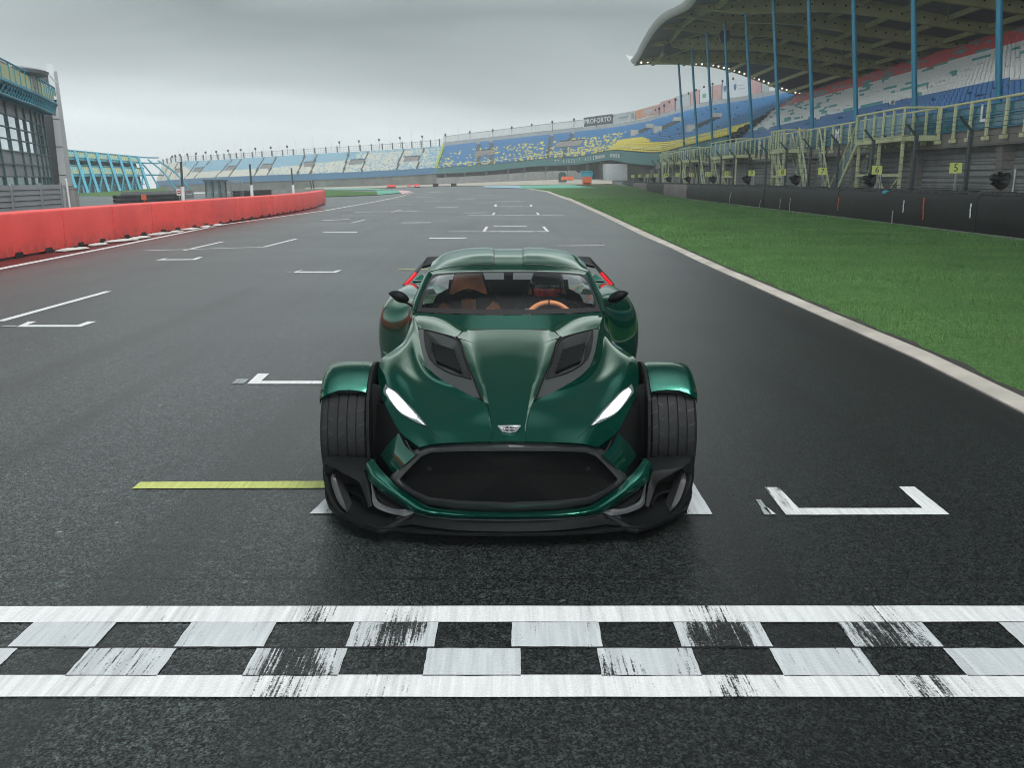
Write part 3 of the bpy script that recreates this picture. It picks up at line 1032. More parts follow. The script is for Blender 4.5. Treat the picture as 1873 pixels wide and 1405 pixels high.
# small marshal's board
c = P(263, 360.5, 64)
mb = MB(); mb.box((c.x, 64, c.z), (.34, .06, .36)); mb.box((c.x, 64.05, c.z - .5), (.05, .05, .9)); o = mb.build('marker_board', M_ORNG, origin=(c.x, 64, 0)); tag(o, 'small orange board on a post in front of the tyre wall', 'board')
# poles of the debris fence on the pit side
for i, (px, vt, vb, Y) in enumerate(((333, 295, 366, 58), (459, 300, 358, 72), (535, 307, 352, 88), (569.5, 330, 350, 100), (574, 330, 349, 104))):
    a = P(px + 2.6, vb + 8, Y); b = P(px - 2.2, vt, Y)
    t = thing('fence_pole', nth(i) + ' slim pole from the left rising behind the red barrier, pale at its foot', 'pole', a, 'poles rising behind the red barrier')
    m_ = lerp(a, b, .42)
    mb = MB(); mb.tube([a, m_], .12, 8); mb.build('sleeve', M_WHT, t, smooth=40)
    mb = MB(); mb.tube([m_, b], .075, 8); mb.build('shaft', M_DGREY, t, smooth=40)
# glass hut
x0, x1 = P(375, 330, 82), P(402, 330, 82)
t = thing('timing_hut', 'dark framed glass hut with flat roof behind the barrier', 'hut', V((x0.x, 82, 0)))
zt, zb = P(388, 331, 82).z, P(388, 362, 82).z
w = x1.x - x0.x
mb = MB()
for px_ in (0, .5, 1):
    for py_ in (0, 1.6): mb.bar((x0.x + w * px_, 82 + py_, zb), (x0.x + w * px_, 82 + py_, zt), .09, .09)
mb.build('frame', M_DGREY, t)
mb = MB(); mb.box((x0.x + w / 2, 82.8, zt + .05), (w + .3, 2.0, .12)); mb.build('roof', M_DGREY, t)
mb = MB(); mb.box((x0.x + w / 2, 82.8, (zt + zb) / 2), (w - .05, 1.55, zt - zb - .05)); mb.build('glazing', glassy('hut_glass', (.16, .24, .25), .05, .55), t)
for k, px in enumerate((411, 432)):
    a = P(px, 330, 84); b = P(px, 362, 84)
    t = thing('mesh_panel', ('left' if k == 0 else 'right') + ' tall wire panel standing beside the glass hut', 'fence panel', V((a.x, 84, 0)))
    mb = MB()
    for dx in (0, .55, 1.1): mb.bar((a.x - .55 + dx, 84, b.z), (a.x - .55 + dx, 84, a.z), .05, .05)
    for z in (a.z, b.z + .2): mb.bar((a.x - .55, 84, z), (a.x + .55, 84, z), .05, .05)
    mb.build('frame', M_STEEL, t)
    mb = MB()
    for j in range(13): mb.bar((a.x - .55 + j * .09, 84, b.z), (a.x - .55 + j * .09, 84, a.z), .012, .012)
    for j in range(9): mb.bar((a.x - .55, 84, lerp(b.z, a.z, j / 9)), (a.x + .55, 84, lerp(b.z, a.z, j / 9)), .012, .012)
    mb.build('mesh', M_STEEL, t)
for i, (px, vt, vb, Y) in enumerate(((514, 330, 352, 108), (541, 331, 352, 112), (508, 331, 337, 118))):
    pass
# marker boards at the first corner
for i, (px, vt, vb, w, m, lab, Yy) in enumerate(((716, 338, 344, 1.0, M_RED, 'low red and black marker board on the corner exit', 0), (748.5, 337.4, 341, .5, M_RED, 'small red marker board beyond the painted kerb', 0),
        (762.5, 337, 343, .55, M_RED, 'red and white marker board in the middle of the corner', 0), (797, 336, 341.5, .62, M_BLKP, 'left of two black marker blocks on the far asphalt', 0), (830, 335.5, 340.5, .62, M_BLKP, 'right of two black marker blocks on the far asphalt', 0))):
    g = G(px, vb)
    h = (vb - vt) / FL * g.y * 1.03
    t = thing('marker_board', lab, 'marker board', g)
    mb = MB(); mb.box(g + V((0, 0, h * .68)), (w * 1.3, .25, h * .64)); mb.build('panel', m, t)
    mb = MB(); mb.box(g + V((0, 0, h * .18)), (w * 1.35, .35, h * .36)); mb.build('base', M_BLKP, t)
    if 'white' in lab:
        mb = MB(); mb.box(g + V((.1, -.14, h * .35)), (w * .8, .03, h * .2)); mb.build('stripe', M_WHTP, t)
# ================================================================ far stand and corner stand
ST = [((286, 334.5, 268), (296, 305, 284)), ((300, 333, 262), (328, 299, 277)), ((346, 330, 254), (394, 296, 269)), ((395, 327.5, 246), (450, 292.7, 261)), ((500, 323.5, 234), (562, 286, 249)), ((628, 319, 219), (694, 278.8, 234)),
      ((725, 314.5, 207), (790, 272.5, 222)), ((798, 310.5, 198), (862, 264.8, 213)), ((900, 303.5, 184), (968, 253.5, 199)), ((997, 293.5, 167), (1083, 241.7, 183)),
      ((1060, 290, 155), (1165, 230.7, 173)), ((1117, 279.5, 143), (1230, 214, 165)), ((1150, 281.5, 134), (1290, 199, 160)), ((1200, 285, 121), (1350, 190.5, 154)), ((1262, 272, 100), (1408, 180.5, 147)), ((1330, 256, 90), (1480, 165, 140))]
SF = cr([P(*a) for a, b in ST], 281)
SB = cr([P(*b) for a, b in ST], 281)
# parametrise by the picture column of the front edge
def pxof(p):
    q = V((p.x, p.y, p.z - CH))
    f = q.y * cpt - q.z * spt
    return CXP + q.x / f * FL
SPX = [pxof(p) for p in SF]
def su(px):
    k = 0
    while k < len(SPX) - 2 and px > SPX[k + 1]: k += 1
    return k + (px - SPX[k]) / (SPX[k + 1] - SPX[k])
def sfb(u):
    k = int(max(0, min(len(SF) - 2, math.floor(u)))); f = u - k
    return SF[k] + (SF[k + 1] - SF[k]) * f, SB[k] + (SB[k + 1] - SB[k]) * f
def sp(u, s, h=0.):
    a, b = sfb(u)
    return a + (b - a) * s + UP * h
U0, U1 = 0, 280
UG = su(798)

M_SPB = mat('pale_blue_seat_plastic', (.24, .42, .52), .5, var=.1, world=True)
M_SCR = mat('cream_seat_plastic', (.60, .59, .51), .5, var=.1, world=True)
M_SBL = mat('blue_seat_plastic', (.045, .20, .42), .5, var=.12, world=True)
M_SYE = mat('yellow_seat_plastic', (.72, .62, .10), .5, var=.1, world=True)
M_SWH = mat('white_seat_plastic', (.80, .82, .80), .45, var=.06, world=True)
M_SRD = mat('red_seat_plastic', (.68, .075, .08), .45, var=.12, world=True)
M_SNV = mat('deep_blue_seat_plastic', (.05, .18, .43), .45, var=.12, world=True)
M_STL = mat('teal_seat_plastic', (.06, .36, .36), .45, var=.12, world=True)

def seat_field(mb, ua, ub, rows, colour, aisles, pitch=.55, s0=0., s1=1., hs=1.0):
    """rows of tip-up seats: backrest, top edge and pan for every seat"""
    rr = random.Random(int(ua) + 5)
    for r in range(rows):
        s = s0 + (s1 - s0) * (r + .55) / rows
        # walk along the row
        u = ua
        a = sp(u, s)
        while u < ub:
            b = sp(min(u + 1, U1 - .001), s)
            step = max(.05, (b - sp(u, s)).length)
            du = pitch / step
            um = u + du / 2
            u2 = u + du
            ok = all(abs(um - c) > w for c, w in aisles)
            if ok:
                ci = colour(SPX[min(280, int(um))], r / rows, rr)
                if ci is not None:
                    p0, p1 = sp(u + du * .06, s), sp(u2 - du * .06, s)
                    fb = sfb(um)
                    n = (fb[0] - fb[1]); n.z = 0; n.normalize()
                    t = UP
                    q = [p0 + t * .32, p1 + t * .32, p1 + t * (.80 * hs) - n * .1, p0 + t * (.80 * hs) - n * .1]
                    mb.add([q[0], q[1], q[2], q[3], q[2] - n * .08, q[3] - n * .08, p0 + t * .36 + n * .34, p1 + t * .36 + n * .34],
                           [(0, 1, 2, 3), (3, 2, 4, 5), (6, 7, 1, 0)], ci)
            u = u2

def terrace(ua, ub, rows, n):
    mb = MB()
    for i in range(n):
        u, w = ua + (ub - ua) * i / n, ua + (ub - ua) * (i + 1) / n
        for r in range(rows):
            s, s2 = r / rows, (r + 1) / rows
            a, b = sp(u, s), sp(w, s)
            c, d = sp(u, s2), sp(w, s2)
            at = V((c.x, c.y, a.z)); bt = V((d.x, d.y, b.z))
            mb.quad(a, b, bt, at)
            mb.quad(at, bt, d, c)
    return mb

def band(ua, ub, n, f):
    """strip between two curves: f(u) -> (low point, high point)"""
    mb = MB()
    mb.grid([list(f(ua + (ub - ua) * i / n)) for i in range(n + 1)])
    return mb

FB = [(286, 340), (424, 334), (600, 328), (700, 323), (798, 317.6), (840, 316), (900, 312), (979, 303.8), (1053, 301), (1085, 296.5), (1117, 292), (1150, 298.5), (1200, 303), (1262, 292)]
BS = [(286, 349), (424, 346), (600, 341.3), (798, 337), (840, 334.8), (900, 332.2), (990, 329.3), (1053, 328.3), (1117, 328), (1200, 327.5), (1262, 327)]
def tab(T, x):
    if x <= T[0][0]: return T[0][1]
    for a, b in zip(T, T[1:]):
        if x <= b[0]: return a[1] + (b[1] - a[1]) * (x - a[0]) / (b[0] - a[0])
    return T[-1][1]
def fz(u, T, dy=0.):
    p = sfb(u)[0]
    px = pxof(p)
    return P(px, tab(T, px), p.y + dy)

# ---- far stand (pale blue and cream)
t_far = thing('grandstand', 'long far open grandstand with pale blue and cream seats and a blue front band', 'grandstand', SF[60])
terrace(U0, UG, 24, 70).build('terrace', mat('terrace_concrete', (.105, .11, .11), .9, var=.2, sc=.5, world=True), t_far)
A1 = []
for a in (294, 306, 338, 355, 395, 418, 465, 489, 544, 568, 628, 661, 725, 761): A1.append((su(a), .38))
VOM1 = [(306, 338), (355, 395), (418, 465), (489, 544), (568, 628)]
VOM1 = [(306, 319), (338, 355), (395, 418), (465, 489), (544, 568), (628, 661), (725, 761)]
def vom_mask(V_):
    return [(su((a + b) / 2), (su(b) - su(a)) / 2, s0, s1) for a, b, s0, s1 in V_]
VM1 = vom_mask([(a, b, .30, .62) for a, b in VOM1])
def col_far(px, s, rr):
    u = su(px)
    for c, w, s0, s1 in VM1:
        if abs(u - c) < w * .8 and s0 < s < s1: return None
    if px < 480:
        lim = .30 if px > 345 else .30 + (345 - px) / 60 * .9
        return 1 if s < lim else 0
    lim = .34 + (px - 480) / 320 * .45
    if px < 640: return (1 if rr.random() < .82 else 0) if s < lim else 0
    f = .74 * (1 - max(0, (px - 700) / 98) * .55) if s < .85 else .2
    return 1 if rr.random() < f else 0
mb = MB()
seat_field(mb, U0 + .5, UG - .5, 24, col_far, A1, pitch=.6, hs=.85)
o = mb.build('seat_rows', [M_SPB, M_SCR], t_far, recalc=False); o['kind'] = 'stuff'
band(U0, UG, 90, lambda u: (fz(u, FB), sfb(u)[0] + UP * .5)).build('front_band', mat('blue_band_paint', (.045, .16, .30), .55, var=.12, world=True), t_far)
M_OLDW = mat('weathered_concrete_wall', (.17, .17, .155), .9, var=.35, sc=.35, world=True, grime=.4)
band(U0, UG, 60, lambda u: (fz(u, BS, .9) - UP * .6, fz(u, FB, .9) + UP * .3)).build('wall', M_OLDW, t_far)
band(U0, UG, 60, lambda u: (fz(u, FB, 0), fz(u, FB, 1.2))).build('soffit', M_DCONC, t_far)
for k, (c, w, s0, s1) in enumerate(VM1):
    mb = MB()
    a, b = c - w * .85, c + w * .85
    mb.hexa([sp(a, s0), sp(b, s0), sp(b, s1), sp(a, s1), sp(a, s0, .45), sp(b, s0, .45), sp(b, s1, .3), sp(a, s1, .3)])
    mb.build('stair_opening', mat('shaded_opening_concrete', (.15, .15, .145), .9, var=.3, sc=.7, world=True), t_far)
# stepped aisles with hand rail
for px, w in [(a, 1) for a in (294, 306, 319, 338, 355, 395, 418, 465, 489, 544, 568, 628, 661, 725, 761)]:
    u = su(px)
    mb = MB()
    for r in range(24):
        a = sp(u, (r + .2) / 24)
        mb.box(a + UP * .1, (.42, .6, .16))
    mb.bar(sp(u, .02, .7), sp(u, .98, .7), .05, .05)
    mb.build('aisle', mat('aisle_grey', (.12, .125, .125), .8, var=.2, world=True), t_far)
mb = MB()
mb.tube([sp(U0 + (UG - U0) * i / 60, 1., 1.9) for i in range(61)], .05, 6)
mb.tube([sp(U0 + (UG - U0) * i / 60, 1., 1.35) for i in range(61)], .03, 6)
mb.tube([sp(U0 + (UG - U0) * i / 60, 1., .9) for i in range(61)], .03, 6)
for k in range(150):
    u = U0 + (UG - U0) * k / 149
    mb.bar(sp(u, 1., .2), sp(u, 1., 1.9), .045, .045)
mb.build('rim_railing', M_STEEL, t_far, smooth=40)
band(U0, UG, 60, lambda u: (sp(u, 1.) - UP * 4, sp(u, 1.0, .55))).build('back_wall', M_CONC, t_far)
TALL = [1, 4, 8]
for k in range(33):
    u = U0 + (UG - U0) * (k + .5) / 33
    mb = MB(); mb.bar(sp(u, 1.005, .3), sp(u, 1.005, 2.15), .34, .3); mb.build('rim_post', M_DGREY, t_far)
# green hand rail at the joint of the two stands
mb = MB()
n = 30
mb.tube([sp(UG, i / n, 1.35) for i in range(n + 1)], .09, 6)
mb.tube([sp(UG, i / n, .45) for i in range(n + 1)], .06, 6)
for i in range(n + 1): mb.bar(sp(UG, i / n, .1), sp(UG, i / n, 1.35), .1, .1)
o = mb.build('stair_railing', mat('lime_painted_steel', (.36, .48, .10), .5, world=True), origin=sp(UG, 0), smooth=40)
tag(o, 'lime green stepped railing between the pale and the yellow-flecked stand', 'railing')

# ---- corner stand (blue with yellow)
t_cor = thing('grandstand', 'curved open corner grandstand of blue seats flecked with yellow', 'grandstand', SF[190])
terrace(UG, U1 - .01, 26, 90).build('terrace', MATS['terrace_concrete'], t_cor)
VM2 = vom_mask([(868, 904, .34, .60), (1012, 1050, .36, .62)])
A2 = [(su(a), .7) for a in (876, 900, 1002, 1030)]
def col_cor(px, s, rr):
    u = su(px)
    for c, w, s0, s1 in VM2:
        if abs(u - c) < w * .9 and s0 < s < s1: return None
    if px > 1108:
        lim = .34 if px < 1140 else max(.165, .34 - (px - 1140) / 180)
        return 1 if s < lim else (0 if rr.random() > .012 else None)
    if s > .68: return 0
    f = .20 + max(0, (px - 880) / 228) * .5
    if s < .18: f += .25
    return 1 if rr.random() < f * .55 else 0
mb = MB()
seat_field(mb, UG + .6, U1 - .5, 26, col_cor, A2, pitch=.62, hs=.70)
o = mb.build('seat_rows', [M_SBL, M_SYE], t_cor, recalc=False); o['kind'] = 'stuff'
M_TBAND = mat('teal_grey_band', (.055, .17, .175), .55, var=.15, world=True)
band(UG, U1, 120, lambda u: (fz(u, FB), sfb(u)[0] + UP * .35)).build('front_band', M_TBAND, t_cor)
mb = MB()
mb.tube([sfb(UG + (U1 - UG) * i / 120)[0] + UP * 1.0 for i in range(121)], .06, 6)
mb.build('front_rail', M_OLIVE, t_cor, smooth=40)
u_end = su(1106)
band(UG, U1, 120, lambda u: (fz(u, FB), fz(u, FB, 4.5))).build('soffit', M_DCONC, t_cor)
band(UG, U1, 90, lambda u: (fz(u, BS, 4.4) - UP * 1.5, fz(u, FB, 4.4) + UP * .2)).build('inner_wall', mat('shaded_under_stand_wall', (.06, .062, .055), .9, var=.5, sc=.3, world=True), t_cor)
def lowtop(u):
    p = fz(u, BS, 1.0); q = fz(u, FB, 1.0)
    return p - UP * 1.0, p + (q - p) * (.62 if pxof(sfb(u)[0]) < 1053 else .45)
band(UG, su(1075), 60, lowtop).build('wall', M_CONC, t_cor)
for px in (815, 850, 890, 930, 960, 1000, 1040, 1075, 1100):
    u = su(px)
    a = fz(u, BS, 1.6) - UP; b = fz(u, FB, 1.6)
    mb = MB(); mb.bar(a, b + UP * .1, .55, .5); mb.build('pillar', M_DCONC, t_cor)
a = P(1107, 299.5, 141); b = P(1150, 299.5, 139)
mb = MB(); mb.hexa([a - UP * 5, b - UP * 5, b - UP * 5 + V((0, 4, 0)), a - UP * 5 + V((0, 4, 0)), a, b, b + V((0, 4, 0)), a + V((0, 4, 0))]); mb.build('tunnel_wall', M_LCONC, t_cor)
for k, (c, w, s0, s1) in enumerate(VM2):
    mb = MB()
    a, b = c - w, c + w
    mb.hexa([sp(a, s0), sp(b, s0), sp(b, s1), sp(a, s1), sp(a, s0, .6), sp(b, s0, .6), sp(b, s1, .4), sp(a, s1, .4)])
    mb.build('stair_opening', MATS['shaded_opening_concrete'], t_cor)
for px in (876, 900, 1002, 1030):
    u = su(px)
    mb = MB()
    for r in range(22):
        a = sp(u, (r + .2) / 22); mb.box(a + UP * .12, (.6, .6, .2))
    mb.build('aisle', MATS['aisle_grey'], t_cor)
# paired entrance boxes with dark stair between (right part of the curve)
for (ax, av, bx, bv) in ((1159, 253, 1189, 241), (1203, 247, 1240, 230), (1262, 246, 1310, 224)):
    # find surface points under those pixels
    def onst(px, v):
        best = None
        for i in range(150, 281):
            for j in range(0, 23):
                p = sp(i, j / 22)
                q = V((p.x, p.y, p.z - CH)); f = q.y * cpt - q.z * spt
                x = CXP + q.x / f * FL; y = CYP - (q.y * spt + q.z * cpt) / f * FL
                d = (x - px) ** 2 + (y - v) ** 2
                if best is None or d < best[0]: best = (d, p, i, j / 22)
        return best
    b0, b1 = onst(ax, av), onst(bx, bv)
    for q in (b0, b1):
        mb = MB(); mb.box(q[1] + UP * .7, (1.25, 1.1, 1.1)); mb.build('entrance_box', M_CONC, t_cor)
    mb = MB()
    for k in range(16):
        p = b0[1] + (b1[1] - b0[1]) * (k + .5) / 16
        mb.box(p + UP * .45, (1.0, 1.0, .6))
    mb.build('aisle', M_DGREY, t_cor)
band(UG, U1, 90, lambda u: (sp(u, 1.) - UP * 2, sp(u, 1.0, 1.15))).build('rim_wall', M_LCONC, t_cor)
upro = su(1047)
mb = MB()
NN = 80
ue = None
# column of the rim where the hoardings begin
def ub_of(px):
    for i in range(130, 280):
        if pxof(SB[i + 1]) > px: return i + (px - pxof(SB[i])) / (pxof(SB[i + 1]) - pxof(SB[i]))
    return 279.9
uh = ub_of(1067)
for z in (1.2, 2.6): mb.tube([sp(UG + (uh - UG) * i / NN, 1., z) for i in range(NN + 1)], .05, 6)
for i in range(NN + 1): mb.bar(sp(UG + (uh - UG) * i / NN, 1., 1.1), sp(UG + (uh - UG) * i / NN, 1., 2.65), .05, .05)
mb.build('rim_railing', M_STEEL, t_cor, smooth=40)
mb = MB()
mb.grid([[sp(UG + (uh - UG) * i / NN, 1.002, 1.2), sp(UG + (uh - UG) * i / NN, 1.002, 2.6)] for i in range(NN + 1)])
mb.build('rim_mesh', glassy('pale_mesh', (.45, .46, .44), .6, .45), t_cor)
# lettering on the front band
def band_text(txt, px0, px1, frac, m, nm, shear=0.):
    N = len(txt)
    mb = MB()
    u0_, u1_ = su(px0), su(px1)
    for i, ch in enumerate(txt):
        if ch == ' ': continue
        u = u0_ + (u1_ - u0_) * (i + .5) / N
        lo_, hi_ = fz(u, FB), sfb(u)[0] + UP * .35
        du = .4
        r = (sfb(u + du)[0] - sfb(u - du)[0]).normalized()
        hh = (hi_ - lo_).length
        c = lo_ + (hi_ - lo_) * frac
        n = r.cross(hi_ - lo_).normalized()
        text_on(mb, ch, hh * .62, c + n * .12, r, hi_ - lo_, bold=.01)
    mb.build(nm, m, t_cor)
band_text('TT CIRCUIT ASSEN', 1014, 1094, .5, M_WHTP, 'lettering')
for px0, px1 in ((1093, 1108), (1117, 1136)):
    mb = MB()
    for k in range(4):
        u = su(px0 + (px1 - px0) * (k + .5) / 4); w = (su(px1) - su(px0)) / 10
        f = lambda uu, s: fz(uu, FB) + (sfb(uu)[0] + UP * .35 - fz(uu, FB)) * s
        n = (sfb(u + .4)[0] - sfb(u - .4)[0]).normalized().cross(UP) * .12
        mb.quad(f(u - w, .32) + n, f(u + w, .32) + n, f(u + w, .68) + n, f(u - w, .68) + n)
    mb.build('lettering', mat('faded_white_lettering', (.40, .44, .44), .6, world=True), t_cor)

# ---- hoardings along the rim
M_HGREY = mat('pale_grey_hoarding', (.46, .48, .48), .6, var=.12, sc=.5, world=True)
M_HWHT = mat('white_hoarding', (.66, .69, .71), .6, var=.05, world=True)
M_HORG = mat('orange_hoarding', (.56, .33, .25), .6, var=.2, sc=.4, world=True)
M_HPNK = mat('faded_red_hoarding', (.56, .35, .34), .6, var=.15, sc=.4, world=True)
M_HDRK = mat('charcoal_hoarding', (.075, .085, .09), .6, var=.08, world=True)
M_HMIX = mat('faded_rose_hoarding', (.50, .33, .32), .6, var=.2, sc=.6, world=True)
HOARD = [(1068, 1120, 15.5, M_HDRK, 'charcoal hoarding lettered PROFORTO on the stand rim'), (1121, 1162, 15, M_HGREY, 'pale grey hoarding with faint dark mark, right of the PROFORTO board'),
         (1163, 1207, 15.5, M_HORG, 'orange hoarding with mixed panels on the stand rim, nearest the pale grey one'), (1208, 1234, 19, M_HPNK, 'faded red hoarding that steps up on the stand rim'),
         (1235, 1262, 21, M_HGREY, 'plain grey hoarding between two reddish ones on the rim'), (1263, 1279, 22, M_HPNK, 'narrow red hoarding on the rim behind the blue columns'),
         (1280, 1297, 23, M_HWHT, 'white hoarding with green marks on the rim'), (1298, 1319, 24, M_HMIX, 'rose grey hoarding with an orange blot on the rim'),
         (1320, 1370, 28, M_HWHT, 'large white hoarding with two blue shields on the rim'), (1371, 1392, 26, M_HPNK, 'red hoarding half hidden under the roof edge'), (1393, 1407, 22, M_HGREY, 'last pale hoarding under the end of the roof')]
for a, b, hpx, m, lab in HOARD:
    ua, ub = ub_of(a), ub_of(b - .4)
    A, B = sp(ua, 1.0, 1.2), sp(ub, 1.0, 1.2)
    h = hpx / FL * (A.y + B.y) / 2 * 1.03
    t = thing('hoarding', lab, 'hoarding', A, 'hoardings along the stand rim')
    n = (B - A).normalized().cross(UP)
    mb = MB(); mb.hexa([A, B, B - n * .15, A - n * .15, A + UP * h, B + UP * h, B + UP * h - n * .15, A + UP * h - n * .15]); mb.build('panel', m, t)
    mb = MB()
    for s in (.02, .5, .98):
        q = lerp(A, B, s) - n * .25; mb.bar(q - UP * .5, q + UP * h, .12, .12)
    mb.build('support_post', M_STEEL, t)
    r = (B - A).normalized(); L = (B - A).length
    def blot(x0, x1, z0, z1, mm, nm='artwork'):
        mb = MB(); o_ = n * .03
        mb.hexa([A + r * L * x + UP * h * z + n * d for d in (.005, .035) for x, z in ((x0, z0), (x1, z0), (x1, z1), (x0, z1))]); mb.build(nm, mm, t)
    if m is M_HDRK:
        mb = MB(); text_on(mb, 'PROFORTO', h * .72, lerp(A, B, .5) + UP * h * .5 + n * .03, r, UP, bold=.008, depth=.01, spacing=1.05)
        vs = np.array(mb.v); 
        w0 = max((V(p) - A).dot(r) for p in mb.v) - min((V(p) - A).dot(r) for p in mb.v)
        k = L * .93 / w0; c = lerp(A, B, .5)
        mb.v = [tuple(V(p) + r * ((V(p) - c).dot(r) * (k - 1))) for p in mb.v]
        mb.build('lettering', M_WHTP, t)
    elif 'orange hoarding' in lab:
        blot(.02, .22, .1, .9, mat('bright_orange_print', (.62, .30, .18), .6)); blot(.42, .68, .3, .8, M_HGREY); blot(.72, .98, .1, .9, M_HMIX)
    elif 'shields' in lab:
        for x in (.06, .44):
            mb = MB(); c = A + r * L * (x + .06) + n * .02
            mb.prism([c + r * h * dx + UP * h * (z + .12) for dx, z in ((-.11, .62), (.11, .62), (.11, .4), (0, .24), (-.11, .4))], n * .02); mb.build('shield', mat('navy_print', (.10, .16, .30), .6), t)
        blot(.62, .8, .6, .66, M_HGREY); blot(.62, .85, .4, .46, M_HGREY)
    elif 'green marks' in lab: blot(.3, .7, .3, .6, mat('green_print', (.15, .42, .28), .6))
    elif 'blot' in lab: blot(.3, .7, .25, .7, M_HORG)
    elif 'faint dark' in lab: blot(.28, .72, .42, .56, mat('grey_green_print', (.22, .28, .26), .6)); blot(.85, .97, .2, .8, mat('grey_green_print', (.22, .28, .26), .6))
# ---- lamps and flag poles along the rim
LP = [(560 + x / 3.021, 180 + y / 3.021) for x, y in ((83, 250), (183, 242), (291, 236), (402, 228), (518, 218), (641, 210), (769, 200), (904, 186), (1031, 175), (1136, 160), (1246, 145), (1360, 128), (1480, 115), (1603, 103), (1694, 97), (1796, 86))]
LP = [(200 + x / 4.46, 230 + y / 4.46) for x, y in ((513, 250), (538, 245), (575, 238), (635, 233), (707, 226), (785, 217), (872, 211), (968, 203), (1072, 196), (1190, 187), (1316, 177), (1449, 168))] + LP
LP = LP[:12] + LP[13:]
LP += [(1140 + x / 5.203, y / 5.203) for x, y in ((141, 1062 + 0), (212, 1065), (307, 1045), (341, 1030), (389, 1000), (440, 970), (497, 942), (557, 912), (622, 885), (692, 855), (768, 825), (851, 795), (945, 768), (1046, 745))][2:]
def rim_pt(px):
    best = min(range(281), key=lambda i: abs(pxof(SB[i]) - px))
    return SB[best]
GL = 'lamps on poles along the grandstand rim'
nl = len(LP)
for i, (px, v) in enumerate(LP):
    b = rim_pt(px)
    top = P(px, v, b.y)
    base = b + UP * .8
    base = V((top.x + .04 * (top.z - base.z), b.y + .1, base.z))
    t = thing('rim_lamp', nth(i) + ' pole lamp from the left along the rim of the far stands', 'lamp', base, GL)
    mb = MB(); mb.tube([base, top], .05, 6); mb.build('pole', M_DGREY, t, smooth=40)
    k = .0019 * b.y
    mb = MB()
    mb.lathe([(-.5 * k, .0), (-.5 * k, .55 * k), (.25 * k, .75 * k), (.5 * k, .45 * k), (.5 * k, 0)], top, 'x', 10)
    mb.build('lamp_head', M_BLKP, t, smooth=40)
FP = [200 + x / 4.46 for x in (563, 607, 660, 752, 830, 922, 1020, 1140, 1252, 1384, 1517, 1660, 1807)] + [560 + x / 3.021 for x in (463, 582, 710, 840, 908)]
for i, px in enumerate(FP):
    b = rim_pt(px)
    hpx = 26 + (px - 320) / 540 * 16
    v0 = tab([(310, 297), (560, 281), (712, 275), (861, 262)], px)
    top = P(px - .8, v0 - hpx, b.y)
    base = V((top.x + .04 * (top.z - b.z), b.y, b.z + .8))
    mb = MB(); mb.tube([base, top], [.045, .02], 6)
    mb.sphere(top, .045, 6, 4)
    o = mb.build('flag_pole', mat('pale_pole_paint', (.45, .47, .47), .5, world=True), origin=base, smooth=40)
    tag(o, nth(i) + ' bare thin flag pole from the left on the far stand rim', 'flag pole', 'bare flag poles on the far stand')
# ---- gravel bank in front of the corner stand wall
rows = []
for i in range(25):
    px = 560 + (1120 - 560) * i / 24
    g0 = G(px, tab([(560, 345.5), (700, 344.5), (800, 341), (860, 340.2), (950, 339.3), (1050, 337.8), (1120, 337)], px))
    u = su(px); e = fz(u, BS, 1.05); e.z -= .05
    if g0.y > e.y - 6: g0 = V((e.x, e.y - 6, H(e.x, e.y - 6)))
    row = []
    for j in range(11):
        x_, y_ = lerp(g0.x, e.x, j / 10), lerp(g0.y, e.y, j / 10)
        row.append(V((x_, y_, max(H(x_, y_) + .06, lerp(g0.z + .03, e.z, (j / 10) ** 1.5)))))
    rows.append(row)
mb = MB(); mb.grid(rows)
struct(mb, 'gravel_trap', M_GRAV, smooth=60)
# ---- orange blocks and container before the tunnel
for (x0, x1, v0, v1, Y, lab, m, nm, cat_) in ((1027, 1049.5, 322.6, 329.5, 128, 'long low orange plastic barrier before the grey wall', M_ORNG, 'plastic_barrier', 'barrier'),
        (1065.5, 1082, 322.5, 337, 112, 'taller orange plastic barrier standing at the end of the fence', M_ORNG, 'plastic_barrier', 'barrier')):
    a, b = P(x0, v1, Y), P(x1, v1, Y); h = P(x0, v0, Y).z - a.z; w = b.x - a.x; c = (a + b) / 2
    t = thing(nm, lab, cat_, c)
    mb = MB(); mb.prism([c + V((-w / 2, 0, 0)), c + V((w / 2, 0, 0)), c + V((w / 2, 0, h * .35)), c + V((w * .46, 0, h)), c + V((-w * .46, 0, h)), c + V((-w / 2, 0, h * .35))], V((0, .7, 0))); mb.build('body', m, t)
    mb = MB(); mb.box(c + V((0, -.02, h * .12)), (w * .7, .06, h * .12)); mb.build('slot', M_BLKP, t)
a, b = P(1064, 328, 118), P(1083, 328, 118); h = P(1064, 312, 118).z - a.z
t = thing('skip_container', 'small teal waste container behind the taller orange barrier', 'container', a)
mb = MB(); mb.prism([a, b, b + V((.1, 0, h * .85)), b + V((-.1, 0, h)), a + V((.1, 0, h)), a + V((-.1, 0, h * .85))], V((0, 1.2, 0))); mb.build('body', M_TEALS, t)
mb = MB(); mb.box((a + b) / 2 + V((0, -.02, h * .86)), (b.x - a.x, .06, .06)); mb.build('rim', M_DGREY, t)
a, b = P(1022, 322.5, 131), P(1036, 322.5, 131)
mb = MB(); mb.prism([a - UP * .8, b - UP * .8, b + UP * .35, b - V((.3, 0, 0)) + UP * .6, a + V((.3, 0, 0)) + UP * .6, a + UP * .35], V((0, 1, 0)))
o = mb.build('waste_bin', mat('dark_green_plastic', (.015, .07, .07), .5), origin=a); tag(o, 'dark green bin behind the long low orange barrier', 'bin')
